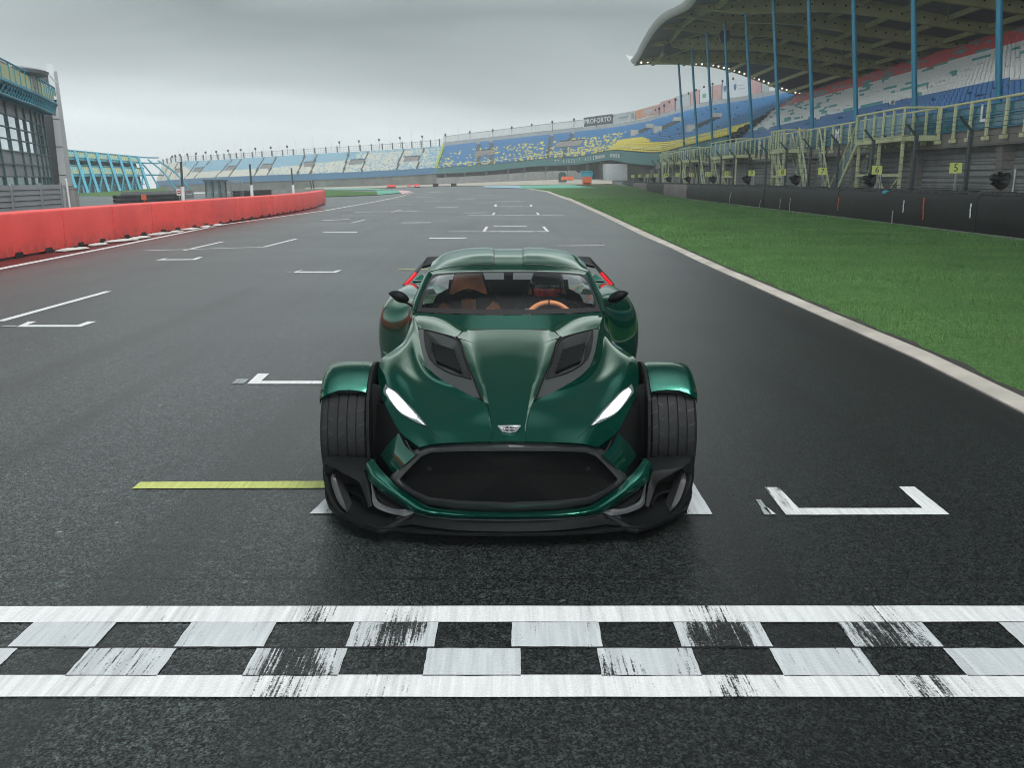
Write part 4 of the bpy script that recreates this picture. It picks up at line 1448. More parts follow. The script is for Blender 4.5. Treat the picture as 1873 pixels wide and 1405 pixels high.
# ================================================================ covered grandstand along the straight
VPX = 952.0
TA = (VPX - CXP) / FL * cpt
def W(X, Y, Z): return V((X + TA * Y, Y, Z))
def S(px, py, X):
    """point of the plane X = const (stand coordinates) seen at a pixel"""
    d = ray(px, py)
    t = X / (d.x - TA * d.y)
    return V((d.x * t, d.y * t, CH + d.z * t))
def slen(px, X): return S(px, 327, X).y
ZR = S(1873, 171, 17).z            # top rail
ZD = S(1873, 226, 17).z            # deck edge
YN, YF = -16., 112.
t_cov = thing('grandstand', 'covered grandstand with red, white and blue seats under a ribbed arched roof', 'grandstand', W(17.6, 30, 0))
# lower wall of horizontal boards
mb = MB()
prof = []
zz = -.2
while zz < ZD - .55:
    prof += [(17.86, zz), (17.78, zz + .03), (17.78, zz + .19), (17.86, zz + .22)]
    zz += .235
mb.grid([[W(x, y, z) for x, z in prof] for y in lin(YN, YF + 8, 30)])
mb.build('board_wall', M_SHUT, t_cov)
mb = MB()
mb.grid([[W(17.1, y, ZD - .02), W(17.1, y, ZD - .62), W(17.9, y, ZD - .62), W(17.9, y, ZD - .02)] for y in lin(YN, YF + 6, 20)], close=True)
mb.build('deck_beam', mat('warm_grey_concrete', (.20, .185, .17), .85, var=.15, sc=.5, world=True, grime=.3), t_cov)
for k in range(-2, 13):
    y = slen(1680, 18.4) - 1.6 + (k - 1) * 7.5
    mb = MB(); mb.hexa([W(17.45, y - .22, -.2), W(17.9, y - .22, -.2), W(17.9, y + .22, -.2), W(17.45, y + .22, -.2), W(17.3, y - .22, ZD - .6), W(17.9, y - .22, ZD - .6), W(17.9, y + .22, ZD - .6), W(17.3, y + .22, ZD - .6)])
    mb.build('wall_pillar', MATS['warm_grey_concrete'], t_cov)
# terrace
NR = 26
X0, Z0, X1, Z1 = 18.35, 3.45, 38.2, 12.45
def rowxz(r): return X0 + (X1 - X0) * r / NR, Z0 + (Z1 - Z0) * r / NR
def yend(s): return 100 + 46 * s
mb = MB()
for r in range(NR):
    xa, za = rowxz(r); xb, zb = rowxz(r + 1)
    mb.grid([[W(xa, y, za), W(xb, y, za), W(xb, y, zb)] for y in (YN, 40., yend(r / NR))])
mb.grid([[W(17.1, y, ZD - .02), W(X0, y, ZD - .02), W(X0, y, Z0)] for y in (YN, 40, 100)])
mb.build('terrace', MATS['terrace_concrete'], t_cov)
# seats
def seat_geo(hi=True):
    g = MB()
    w = .205
    # backrest: curved shell with rolled top
    bp = [(.02, .30), (.05, .42), (.075, .60), (.085, .76), (.11, .80), (.14, .79)]
    rows = []
    n = 4 if hi else 1
    for i in range(n + 1):
        y = -w + 2 * w * i / n
        c = .03 * (1 - (2 * i / n - 1) ** 2) if hi else 0
        rows.append([V((x + c, y, z)) for x, z in bp] + [V((.13 + c, y, .60)), V((.10 + c, y, .30))])
    g.grid(rows, close=True)
    if hi:
        g.add(rows[0], [tuple(range(8))]); g.add(rows[-1], [tuple(range(8))[::-1]])
    sp_ = [(-.36, .33), (-.38, .36), (-.33, .40), (.02, .36), (.05, .30), (-.30, .28)]
    rows = [[V((x, y, z)) for x, z in sp_] for y in (-w, w)]
    g.grid(rows, close=True)
    g.add(rows[0], [tuple(range(6))]); g.add(rows[1], [tuple(range(6))[::-1]])
    return g
hi_g, lo_g = seat_geo(True), seat_geo(False)
SEATM = [M_SNV, M_SWH, M_SRD, M_STL, M_SCR]
PITCH = .50
seats = []
rr = random.Random(3)
aisle0 = slen(1680, 18.4) + 1.2
for r in range(NR):
    x, z = rowxz(r + .42)
    z = rowxz(r)[1]
    s = r / NR
    y = 8.0 + (r % 2) * .0
    run = 0
    while y < yend(s) - 1:
        y += PITCH
        ph = ((y - aisle0 + 73.3) % 14.66)
        if ph < 1.15 or (7.3 < ph < 7.9 and r % 5 == 0): continue
        base = 0 if r < 6.6 else (1 if r < 17.5 else 2)
        if run > 0: run -= 1
        c = base
        if y > 46 and r >= 7:
            f = sst(48, 70, y) * .20
            if run <= 0 and rr.random() < f * .30: run = rr.randint(2, 5)
            if run > 0: c = 3
            if base == 1 and y > 95 and c == 1: c = 4 if y > 118 else 1
        if r < 2 and y > 104: c = 4
        if rr.random() < .008: continue
        seats.append((x, y, z, c))
def seatsize(q):
    p = W(q[0], q[1], q[2] + .5)
    v = V((p.x, p.y, p.z - CH)); f = v.y * cpt - v.z * spt
    px = CXP + p.x / f * FL; py = CYP - (v.y * spt + v.z * cpt) / f * FL
    vis = 0 < px < 1866 and py > 30
    rail = py > (327 - (1873 - 327 * 0 - px) * 0) - 9e9
    # hidden behind the front rail panels?  keep those seen above it
    railv = 327 - (px - VPX) * (327 - 171) / (1873 - VPX)
    return (1 / f if vis and py < railv + 12 else 0)
seats.sort(key=seatsize, reverse=True)
meshes = {}
for q in seats[:100]:
    x, y, z, c = q
    if c not in meshes:
        o = hi_g.build('seat', SEATM[c], None, smooth=50)
        o.parent = t_cov
        meshes[c] = o
    else:
        o = meshes[c].copy(); COL.objects.link(o)
    o.location = W(x, y, z + .02) - ORG[t_cov]
    ORG[o] = ORG[t_cov]
mb = MB()
tv = np.array(lo_g.v); 
for x, y, z, c in seats[100:]:
    p = W(x, y, z + .02)
    mb.add(tv + np.array(p), lo_g.f, c)
o = mb.build('seat_rows', SEATM, t_cov, recalc=False); o['kind'] = 'stuff'
# aisles: tan step boards
mb_tan = mat('tan_step_board', (.22, .20, .165), .8, var=.2, world=True)
for k in range(-1, 8):
    ya = aisle0 + k * 14.66 + .6
    mb = MB()
    for r in range(NR):
        if ya > yend(r / NR) - 1: continue
        x, z = rowxz(r)
        c = W(x + .25, ya, z + .16)
        mb.box(c, (.42, 1.35, .3)); mb.box(W(x + .45, ya, z + .55), (.06, 1.5, .14))
    if mb.v: mb.build('aisle_steps', mb_tan, t_cov)
# front rail, posts, clear panels and letters
YR0, YR1 = 12.0, slen(1205, 17)
gaps = []
mb = MB(); mb.tube([W(17.0, y, ZR) for y in lin(YN, YR1, 8)], .055, 8); mb.build('top_rail', M_OLIVE, t_cov, smooth=40)
ypost = slen(1700 + 0, 17)
yy = S(1845, 200, 17).y
step = (S(1783.5, 200, 17).y - S(1813.5, 200, 17).y) * 1.0
posts = []
y = yy - 3 * 1.28
while y < YR1:
    posts.append(y); y += 1.285
for y in posts[:95]:
    mb = MB()
    mb.bar(W(16.95, y, ZD - .42), W(16.95, y, ZR - .03), .08, .11)
    mb.box(W(16.93, y, ZD - .36), (.2, .2, .16))
    mb.build('rail_post', M_OLIVE, t_cov)
for k in range(0, len(posts) - 1, 4):
    y0, y1 = posts[k], posts[min(k + 4, len(posts) - 1)]
    mb = MB(); mb.hexa([W(17.04, y0, ZD + .04), W(17.06, y0, ZD + .04), W(17.06, y1, ZD + .04), W(17.04, y1, ZD + .04), W(17.04, y0, ZR - .16), W(17.06, y0, ZR - .16), W(17.06, y1, ZR - .16), W(17.04, y1, ZR - .16)])
    mb.build('clear_panel', M_TPANEL, t_cov)
mb = MB()
for z in (ZR - .17, ZD + .45): mb.tube([W(17.0, y, z) for y in lin(YN, YR1, 8)], .022, 6)
mb.bar(W(17.02, YN, ZD + .01), W(17.02, YR1, ZD + .01), .05, .07)
mb.build('mid_rail', M_BLUE, t_cov)
for ch, px, v in (('L', 1798, 208), ('M', 1531, 247), ('N', 1389, 267), ('O', 1302, 281)):
    c = S(px, v, 16.99)
    mb = MB(); text_on(mb, ch, .86, c, V((-TA, -1, 0)), V((0, 0, 1)), bold=.02, depth=.008); mb.build('section_letter', M_WHTP, t_cov)
# blue raking columns
COLS = [(1254, 270, 1233, 120), (1278, 266, 1257, 121), (1306, 258, 1285, 92), (1341.5, 254, 1315, 59), (1380, 248, 1353, 44), (1429.5, 239, 1404, 27), (1491, 227, 1465, 0), (1571.5, 209, 1547, 0), (1680, 196, 1659.5, 0), (1832, 172, 1819, 0)]
YC = []
for k, (xb, vb, xt, vt) in enumerate(COLS):
    b = S(xb, vb, 18.4)
    YC.append(b.y)
# even spacing
yc0 = YC[-1]; dyc = (YC[0] - YC[-1]) / 9
def roof_z(X, Y):
    """arched roof, the eave undulating along the stand"""
    a = [(12.6, 14.5), (13.4, 14.75), (18.5, 15.25), (23.3, 15.35), (27, 15.0), (30.6, 14.35), (35.5, 13.45), (40, 12.95)]
    k = 0
    while k < len(a) - 2 and X > a[k + 1][0]: k += 1
    z = a[k][1] + (a[k + 1][1] - a[k][1]) * (X - a[k][0]) / (a[k + 1][0] - a[k][0])
    ph = (Y - 72.0) / 32.0
    w = abs(math.sin(math.pi * ph)) ** 1.3
    e = (1 - sst(13, 30, X))
    tip = sst(98, 107, Y)
    return z - .25 * e + 1.15 * w * e * (1 - tip) 
def yroof_end(X): return 106.5 + (X - 13.2) * .93
for k in range(-3, 10):
    y = yc0 + k * dyc
    zt = roof_z(17.3, y) - 1.0
    mb = MB(); mb.tube([W(18.4, y, 3.4), W(18.38, y, 3.9), W(17.25, y, zt)], [.13, .125, .115], 14); mb.build('raking_column', M_BLUE, t_cov, smooth=40)
# roof shell
NY, NX = 60, 18
def rpt(i, j, dz=0.):
    X = 12.7 + (40 - 12.7) * j / NX
    ye = yroof_end(X)
    Y = YN + (ye - YN) * i / NY
    return W(X, Y, roof_z(X, Y) + dz)
mb = MB()
mb.grid([[rpt(i, j) for j in range(NX + 1)] for i in range(NY + 1)])
mb.grid([[rpt(i, j, .35) for j in range(NX + 1)] for i in range(NY + 1)])
mb.build('roof_shell', M_ROOF, t_cov, smooth=40)
mb = MB()   # pale eave fascia and far gable edge with up-turned lip
ed = [rpt(i, 0) for i in range(NY + 1)]
mb.grid([[p + V((.0, 0, -.22)), p + V((-.28, 0, -.1)), p + V((-.42, 0, .32)), p + V((-.1, 0, .5)), p + V((.15, 0, .34))] for p in ed], close=True)
lip = rpt(NY, 0)
mb.add([lip + V((-.1, 0, -.2)), lip + V((.5, .1, -.15)), lip + V((.35, .6, .55)), lip + V((-.95, .9, .95)), lip + V((-.55, 0, .2)), lip + V((.5, .5, -.1))], [(0, 1, 2, 3, 4), (0, 4, 3), (1, 5, 2)])
mb.build('eave_fascia', M_FASC, t_cov, smooth=50)
mb = MB()
ge = [rpt(NY, j) for j in range(NX + 1)]
mb.grid([[p + V((0, -.1, -.35)), p + V((0, .12, -.35)), p + V((0, .12, .4)), p + V((0, -.1, .4))] for p in ge], close=True)
mb.build('gable_edge', M_RIB, t_cov, smooth=50)
# lamps along the gable edge
M_LAMP = NT('lit_bulb'); e_ = M_LAMP.n('Emission', ins={0: (1, .98, .92, 1), 1: 1.1}); M_LAMP.l(e_.outputs[0], M_LAMP.out.inputs[0]); M_LAMP = M_LAMP.m
nl_ = 34
proto = None
for k in range(nl_):
    f = k / (nl_ - 1) * NX
    j = min(NX - 1, int(f)); p = ge[j] + (ge[j + 1] - ge[j]) * (f - j) + V((0, -.1, -.1))
    p = p + V((0, -.12, 0))
    if proto is None:
        mb = MB(); mb.lathe([(-.06, 0), (-.06, .09), (.05, .115), (.09, .115), (.09, 0)], (0, 0, 0), 'y', 12); proto = mb.build('gable_lamp', M_LAMP, None); o = proto; o.parent = t_cov
    else:
        o = proto.copy(); COL.objects.link(o)
    o.location = p - ORG[t_cov]
    ORG[o] = ORG[t_cov]
# rafters at every column: I-beams with round web holes
for k in range(-3, 10):
    y = yc0 + k * dyc + .25
    mb = MB()
    xs_ = [13.3 + (39.5 - 13.3) * i / 30 for i in range(31)]
    dep = [.35 + .75 * sst(13.3, 18, x) - .35 * sst(26, 39, x) for x in xs_]
    for dy_, d0_, d1_ in ((0, .06, 1.0),):
        mb.grid([[W(x, y - .05, roof_z(x, y) - .04), W(x, y - .05, roof_z(x, y) - d), W(x, y + .05, roof_z(x, y) - d), W(x, y + .05, roof_z(x, y) - .04)] for x, d in zip(xs_, dep)], close=True)
    mb.grid([[W(x, y - .2, roof_z(x, y) - d - .04), W(x, y + .2, roof_z(x, y) - d - .04), W(x, y + .2, roof_z(x, y) - d + .04), W(x, y - .2, roof_z(x, y) - d + .04)] for x, d in zip(xs_, dep)], close=True)
    for i in range(1, 30):
        x = xs_[i] + .3; d = dep[i]
        for sgn in (-1, 1):
            mb.lathe([(-.01, 0), (-.01, .085), (.01, .085), (.01, 0)], W(x, y + sgn * .056, roof_z(x, y) - d * .52), 'y', 8, mi=1)
    mb.build('rafter', [M_RIB, M_BLKP], t_cov)
# purlins
for j, X in enumerate((15.0, 19.2, 22.6, 26.0, 29.4, 32.8, 36.2)):
    mb = MB()
    ys_ = [YN + (yroof_end(X) - YN) * i / 60 for i in range(61)]
    mb.grid([[W(X - .13, y, roof_z(X, y) - .5), W(X + .13, y, roof_z(X, y) - .5), W(X + .13, y, roof_z(X, y) - .12), W(X - .13, y, roof_z(X, y) - .12)] for y in ys_], close=True)
    mb.build('purlin', M_RIB, t_cov)
# wind braces in three bays
for k in (1, 4, 7, 8):
    y0, y1 = yc0 + k * dyc, yc0 + (k + 1) * dyc
    for xa, xb in ((15.0, 19.2), (19.2, 15.0), (22.6, 26.0), (26.0, 22.6), (29.4, 32.8)):
        mb = MB(); mb.tube([W(xa, y0, roof_z(xa, y0) - .42), W(xb, y1, roof_z(xb, y1) - .42)], .05, 6); mb.build('wind_brace', M_RIB, t_cov)
# back wall below the roof
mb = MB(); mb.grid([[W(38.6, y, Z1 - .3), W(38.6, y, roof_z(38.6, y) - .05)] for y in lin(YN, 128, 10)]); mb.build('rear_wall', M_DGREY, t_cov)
# loudspeakers under the roof
for px, v, Y in ((1278, 41, None), (1325, 66, None), (1220, 89, None), (1290 - 30, 38, None)):
    c = S(px, v, 17.8 if px > 1230 else 14.6)
    if px == 1260: continue
    mb = MB()
    mb.prism([c + V((a, -.25, b)) for a, b in ((-.35, -.45), (.3, -.5), (.42, .1), (.3, .5), (-.3, .45), (-.45, .0))], V((0, .7, 0)))
    mb.bar(c + V((0, .1, .4)), W(c.x - TA * c.y, c.y, roof_z(c.x - TA * c.y, c.y) - .3), .07, .07)
    mb.build('loudspeaker', M_BLKP, t_cov)
# ---------------------------------------------------------------- steel platforms and stairs at the front
def platform(y0, y1, xo=15.6):
    z = ZD - .02
    mb = MB()
    mb.hexa([W(xo, y0, z - .28), W(17.05, y0, z - .28), W(17.05, y1, z - .28), W(xo, y1, z - .28), W(xo, y0, z - .06), W(17.05, y0, z - .06), W(17.05, y1, z - .06), W(xo, y1, z - .06)])
    mb.build('platform', M_OLIVE, t_cov)
    mb = MB()
    for y in (y0 + .2, (y0 + y1) / 2, y1 - .2): mb.bar(W(xo + .12, y, 0), W(xo + .12, y, z - .2), .11, .11)
    mb.bar(W(xo + .12, y0 + .2, 1.75), W(xo + .12, y1 - .2, 1.75), .12, .12)
    mb.bar(W(xo + .12, y0 + .2, .1), W(xo + .12, (y0 + y1) / 2, 1.7), .08, .08)
    mb.bar(W(xo + .12, y0 + .2, 1.7), W(xo + .12, (y0 + y1) / 2, .1), .08, .08)
    mb.build('platform_leg', M_OLIVE, t_cov)
    mb = MB()
    zt = ZR + .02
    mb.tube([W(17.0, y0, zt), W(xo, y0, zt), W(xo, y1, zt)], .05, 8)
    n_ = 5
    for i in range(n_ + 1):
        y = lerp(y0, y1, i / n_); mb.bar(W(xo, y, z - .2), W(xo, y, zt), .07, .08)
    mb.bar(W(17.0, y0, z), W(17.0, y0, zt), .09, .09)
    mb.build('platform_rail', M_OLIVE, t_cov, smooth=40)
    mb = MB()
    mb.hexa([W(xo + .03, y0, z + .02), W(xo + .05, y0, z + .02), W(xo + .05, y1, z + .02), W(xo + .03, y1, z + .02), W(xo + .03, y0, zt - .22), W(xo + .05, y0, zt - .22), W(xo + .05, y1, zt - .22), W(xo + .03, y1, zt - .22)])
    mb.build('clear_panel', M_TPANEL, t_cov)
def stair(ytop, ybot, xo=15.75, w=1.15):
    z = ZD - .1
    mb = MB()
    for dx in (0, w):
        mb.bar(W(xo + dx, ytop, z), W(xo + dx, ybot, .05), .06, .2)
        mb.tube([W(xo + dx, ytop, ZR), W(xo + dx, ybot, 1.15), W(xo + dx, ybot, .1)], .05, 8)
        for i in range(1, 4):
            s = i / 4; y = lerp(ytop, ybot, s); mb.bar(W(xo + dx, y, lerp(z, .05, s)), W(xo + dx, y, lerp(ZR, 1.15, s)), .06, .06)
    st = mb.build('staircase', M_OLIVE, t_cov, smooth=40)
    mb = MB()
    for i in range(15):
        s = (i + .5) / 15; mb.box(W(xo + w / 2, lerp(ytop, ybot, s), lerp(z, .05, s)), (w, .27, .05))
    mb.build('tread', M_STEEL, st)
    mb = MB()
    for dx in (0, w):
        mb.hexa([W(xo + dx + o_, lerp(ytop, ybot, s), lerp(z, .05, s) + h_) for h_ in (.16, .92) for s, o_ in ((.02, .02), (.02, .04), (.98, .04), (.98, .02))])
    mb.build('clear_panel', M_TPANEL, st)
Yp = lambda px: slen(px, 15.7)
for (pa, pb_, sts) in ((1648, 1563, [(1563, 1517)]), (1432, 1409, [(1409, 1434), (1454, 1478)]), (1345, 1300, [(1275, 1289)]), (1262, 1243, [(1243, 1254)]), (1222, 1211, [(1208, 1213)])):
    platform(Yp(pa), Yp(pb_))
    for a, b in sts: stair(Yp(a), Yp(b))
# doors / pale panel in the wall
mb = MB(); c = S(1507.5, 295, 17.7); mb.box(c, (.06, .62, .62)); mb.build('notice', M_WHTP, t_cov)

# ---------------------------------------------------------------- black belt barrier on tyres
XB = 13.62
SE = [slen(x, XB) for x in (1793, 1543, 1407, 1322, 1262.5, 1220, 1183)]
stepb = (SE[-1] - SE[0]) / 6
yseg = [SE[0] + stepb * k for k in range(-2, 9)]
GBL = 'black belt-faced tyre barrier sections'
STR = {1: [(1776, 372, 26, M_WHTP)], 2: [(1690, 361, 40, mat('red_spray_paint', (.62, .06, .03), .5)), (1653.5, 366, 22, M_WHTP), (1633, 385, 24, mat('grey_spray_paint', (.40, .41, .41), .5))],
       3: [(1534, 361, 24, mat('orange_spray_paint', (.70, .16, .06), .5)), (1445.5, 362, 25, mat('grey_spray_paint', (.4, .41, .41), .5)), (1428, 363, 17, mat('grey_spray_paint', (.4, .41, .41), .5))],
       4: [(1391, 366, 14, mat('grey_spray_paint', (.4, .41, .41), .5)), (1335.5, 353, 20, mat('grey_spray_paint', (.4, .41, .41), .5)), (1337.8, 350, 12, mat('grey_spray_paint', (.4, .41, .41), .5))],
       5: [(1256, 342, 15, mat('grey_spray_paint', (.4, .41, .41), .5)), (1248, 341, 10, mat('red_spray_paint', (.62, .06, .03), .5))]}
M_BPALE = mat('faded_pinkish_belt', (.17, .14, .145), .7, var=.25, sc=.6, world=True)
for k in range(len(yseg) - 1):
    y0, y1 = yseg[k], yseg[k + 1]
    lab = {0: 'black belt barrier section cut off by the right edge of the picture', 1: 'nearest full black belt barrier section at the right, below the biggest spotlight'}.get(k)
    if not lab:
        lab = {2: 'black belt barrier section with one red and one white paint stroke', 3: 'black belt barrier section with an orange paint stroke at its near end', 4: 'black belt barrier section with two thin grey strokes at its far end'}.get(k, nth(k) + ' black belt barrier section counted from the right edge')
    A, B = W(XB, y0, 0), W(XB, y1, 0)
    t = thing('tyre_barrier', lab, 'barrier', A, GBL)
    hb_ = 1.13
    prof = [(.06, .02), (.01, .22), (-.012, .5), (-.006, .8), (.01, 1.02), (.05, hb_), (.16, hb_ + .01), (.16, .05)]
    mb = MB()
    N = 14
    rr2 = random.Random(k)
    rows = []
    for i in range(N + 1):
        y = lerp(y0 + .03, y1 - .03, i / N)
        wob = rr2.uniform(-.018, .018); wz = rr2.uniform(-.02, .02)
        rows.append([W(XB + x + (wob if .1 < z < 1.05 else 0), y, z + (wz if z > .9 else 0)) for x, z in prof])
    mb.grid(rows, close=True)
    mb.add(rows[0], [tuple(range(8))]); mb.add(rows[-1], [tuple(range(8))[::-1]])
    mb.build('belt', M_BELT if k not in (6, 8) else M_BPALE, t, smooth=45)
    mb = MB()
    y = y0 + .35
    while y < y1 - .1:
        for z in (.14, .36, .58, .80, 1.02):
            if z < .9 and y > y0 + .5 and y < y1 - .5: continue
            mb.lathe([(-.10, .20), (-.10, .30), (-.05, .335), (.05, .335), (.10, .30), (.10, .20)], W(XB + .54, y, z + rr2.uniform(-.02, .03) + (.1 if z > 1 else 0)), 'z', 14)
        y += .66
    mb.build('tyre_stack', M_BLK, t, smooth=40)
    mb = MB(); mb.grid([[W(XB + .2, y, 1.10), W(XB + .9, y, 1.08), W(XB + .9, y, .0)] for y in (y0 + .03, y1 - .03)]); mb.build('backing', M_BLKP, t)
    for px, v, L, m in STR.get(k, []):
        mb = MB()
        for i in range(10):
            q0 = S(px - i * .22 + .3 * math.sin(i), v + L * i / 10, XB - .035); q1 = S(px - (i + 1) * .22 + .3 * math.sin(i + 1), v + L * (i + 1) / 10, XB - .035)
            mb.bar(q0, q1 + (q1 - q0) * .2, .055 + .01 * math.sin(i * 2.), .012, up=(1, 0, 0))
        mb.build('paint_stroke', m, t)
    if k == 2:
        mb = MB(); c = S(1620.5, 352, XB + .1); mb.sphere(c, .16, 12, 8, sc=(.8, 1.3, .55)); mb.build('plastic_cap', M_TEALS, t, smooth=60)
# pale strip of bare ground at the barrier foot
mb = MB()
rows = []
for i, y in enumerate(lin(8, 90, 60)):
    rows.append([W(XB - .30 - .14 * math.sin(i * 1.7) - .1 * math.sin(i * .6), y, .02), W(XB + .1, y, .022)])
mb.grid(rows)
struct(mb, 'bare_soil_strip', mat('grey_soil', (.20, .205, .20), .95, var=.3, sc=2., world=True))
# ---------------------------------------------------------------- debris fence
XF = 15.0
yf0, dyf = slen(1767, XF), (slen(1530, XF) - slen(1767, XF)) / 3
t = thing('debris_fence', 'dark debris fence of leaning-topped posts and wires behind the black barrier', 'fence', W(XF, yf0, 0))
zt = S(1775, 236, XF).z
for k in range(-2, 19):
    y = yf0 + dyf * k
    if y > 104: break
    mb = MB()
    mb.bar(W(XF, y, 0), W(XF, y, zt), .11, .14)
    mb.bar(W(XF, y, zt - .05), W(XF - .42, y, zt + .42), .07, .07)
    mb.build('post', M_DGREY, t)
mb = MB()
for i in range(12):
    z = .3 + i * (zt - .3) / 11
    mb.tube([W(XF - .06, yf0 - 2 * dyf, z), W(XF - .06, 104, z)], .009, 4)
for i in range(1, 4): mb.tube([W(XF - .14 * i, yf0 - 2 * dyf, zt + .13 * i), W(XF - .14 * i, 104, zt + .13 * i)], .008, 4)
mb.build('wire', M_DGREY, t)
mb = MB()
y = yf0 - dyf
while y < 60:
    mb.add([W(XF - .05, y, .2), W(XF - .05, y + .012, .2), W(XF - .05, y + .012, zt), W(XF - .05, y, zt)], [(0, 1, 2, 3)])
    y += .13
mb.build('mesh', mat('fence_wire', (.09, .10, .10), .5, .6), t)
# ---------------------------------------------------------------- number boards
GBN = 'yellow number boards behind the black barrier'
XN = 14.2
yn5 = slen(1746, XN); dyn = (slen(1330, XN) - yn5) / 5
for k in range(0, 14):
    num = 5 + k
    y = yn5 + dyn * k
    if y > 118: break
    zc = S(1746, 307, XN).z
    c = W(XN, y, zc)
    t = thing('number_board', 'yellow board with the number %d behind the black barrier' % num, 'number board', W(XN, y, 0), GBN)
    mb = MB()
    mb.box(c, (.40, .02, .335)); mb.build('plate', M_SIGNY, t)
    mb = MB(); text_on(mb, str(num), .34, c + V((0, -.0145, -.005)), V((1, 0, 0)), V((0, 0, 1)), depth=.002, bold=.0); mb.build('numeral', M_BLKP, t)
    mb = MB(); mb.bar(W(XN + .05, y + .04, 0), W(XN + .05, y + .04, zc - .1), .06, .05); mb.build('post', M_STEEL, t)
# ---------------------------------------------------------------- black spotlights
GSP = 'black spotlights behind the black barrier'
ys0 = slen(1828, XN); dys = (slen(1366, XN) - ys0) / 3
for k in range(0, 10):
    y = ys0 + dys * k
    if y > 116: break
    zc = S(1828, 329, XN).z
    c = W(XN, y, zc)
    lab = 'largest black spotlight, on its own bracket at the right of board 5' if k == 0 else nth(k) + ' black spotlight counted from the right, behind the black barrier'
    t = thing('spotlight', lab, 'spotlight', W(XN + .4, y, 0), GSP)
    Mx = Matrix.Rotation(math.radians(20), 3, 'Z') @ Matrix.Rotation(math.radians(14), 3, 'Y')
    tmp = MB()
    tmp.lathe([(-.36, 0), (-.36, .06), (-.30, .095), (-.14, .11), (-.02, .14), (.05, .22), (.14, .27), (.15, .255), (.08, .18), (.08, 0)], (0, 0, 0), 'x', 18)
    mb = MB(); mb.add([c + Mx @ V(p) for p in tmp.v], tmp.f); mb.build('housing', M_BLKP, t, smooth=35)
    tmp = MB()
    for a_ in range(4): tmp.box((.0, .0, .0), (.26, .015, .46), M=Matrix.Rotation(a_ * math.pi / 4, 3, 'X'))
    tmp.box((.17, .0, .20), (.16, .34, .012), M=Matrix.Rotation(.5, 3, 'Y'))
    mb = MB(); mb.add([c + Mx @ V(p) + V((0, 0, 0)) for p in tmp.v], tmp.f); mb.build('visor', M_BLKP, t)
    mb = MB()
    mb.tube([W(XN + .42, y + .02, 0), W(XN + .45, y + .02, zc + .32)], .045, 8); mb.tube([W(XN + .45, y + .02, zc + .28), c + V((.1, 0, .2))], .025, 6); mb.tube([W(XN + .43, y + .02, zc - .2), c + V((.1, 0, -.1))], .018, 6)
    mb.build('stand', M_STEEL, t, smooth=40)
# ---------------------------------------------------------------- grass blades of the verge
def grass():
    rng = np.random.default_rng(5)
    pts = []
    y = 4.2
    def add(y0, y1, dens, hgt, wid):
        n = int((y1 - y0) * 11 * dens)
        yy = rng.uniform(y0, y1, n)
        kk = np.array([kxo(v) for v in np.linspace(y0, y1, 40)])
        xa = np.interp(yy, np.linspace(y0, y1, 40), kk)
        xb = 13.35 + .00916 * yy
        xx = xa - .03 + (xb - xa + .03) * rng.random(n)
        # keep what the picture can show
        ok = (xx / (yy * .975 + .3) < .64)
        xx, yy = xx[ok], yy[ok]
        n = len(xx)
        h = hgt * rng.uniform(.5, 1.25, n)
        cl = np.sin(xx * 2.1 + np.sin(yy * 1.3)) * np.sin(yy * 1.7 + xx)
        h *= 1 + .3 * cl
        az = rng.uniform(0, 2 * np.pi, n); ln = rng.uniform(.2, 1.0, n) * h
        w = wid * rng.uniform(.6, 1.3, n)
        dx, dy = np.cos(az), np.sin(az)
        b0 = np.stack([xx - dy * w, yy + dx * w, np.full(n, .01)], 1); b1 = np.stack([xx + dy * w, yy - dx * w, np.full(n, .01)], 1)
        m0 = np.stack([xx - dy * w * .7 + dx * ln * .4, yy + dx * w * .7 + dy * ln * .4, .01 + h * .62], 1); m1 = np.stack([xx + dy * w * .7 + dx * ln * .4, yy - dx * w * .7 + dy * ln * .4, .01 + h * .62], 1)
        tp = np.stack([xx + dx * ln, yy + dy * ln, .01 + h], 1)
        pts.append(np.stack([b0, b1, m1, m0, tp], 1))
    add(4.4, 9, 2600, .026, .0015); add(9, 14, 1700, .03, .0022); add(14, 22, 800, .036, .0038); add(22, 36, 240, .05, .008); add(36, 60, 70, .055, .015); add(60, 100, 22, .06, .028)
    A = np.concatenate(pts)
    n = len(A)
    me = bpy.data.meshes.new('grass')
    me.vertices.add(n * 5); me.vertices.foreach_set('co', A.reshape(-1).astype(np.float32))
    me.loops.add(n * 7); me.polygons.add(n * 2)
    b = np.arange(n)[:, None] * 5
    li = np.concatenate([b + np.array([[0, 1, 2, 3]]), b + np.array([[3, 2, 4]])], 1).reshape(-1)
    me.loops.foreach_set('vertex_index', li.astype(np.int32))
    ls = (np.arange(n)[:, None] * 7 + np.array([[0, 4]])).reshape(-1)
    me.polygons.foreach_set('loop_start', ls.astype(np.int32))
    me.update(calc_edges=True)
    t = NT('grass_blade')
    p = t.wpos()
    n1 = t.noise(p, .5, 4.); n2 = t.noise(p, 60., 2.)
    c = t.mix(t.ramp(n1, [(.3, 0.), (.7, 1.)]), (.080, .205, .052), (.200, .39, .125))
    c = t.mix(t.ramp(n2, [(.35, 0.), (.7, 1.)]), c, (.05, .125, .036))
    c = t.mix(t.math('MULTIPLY', t.ramp(t.noise(p, 38., 3.), [(.62, 0.), (.72, 1.)]), .6), c, (.22, .23, .10))
    t.bsdf(c, .6, Specular_IOR_Level=.25)
    me.materials.append(t.m)
    o = bpy.data.objects.new('grass', me); COL.objects.link(o)
    o['kind'] = 'stuff'; o['label'] = 'short green turf of the verge between the kerb and the black barrier'
grass()
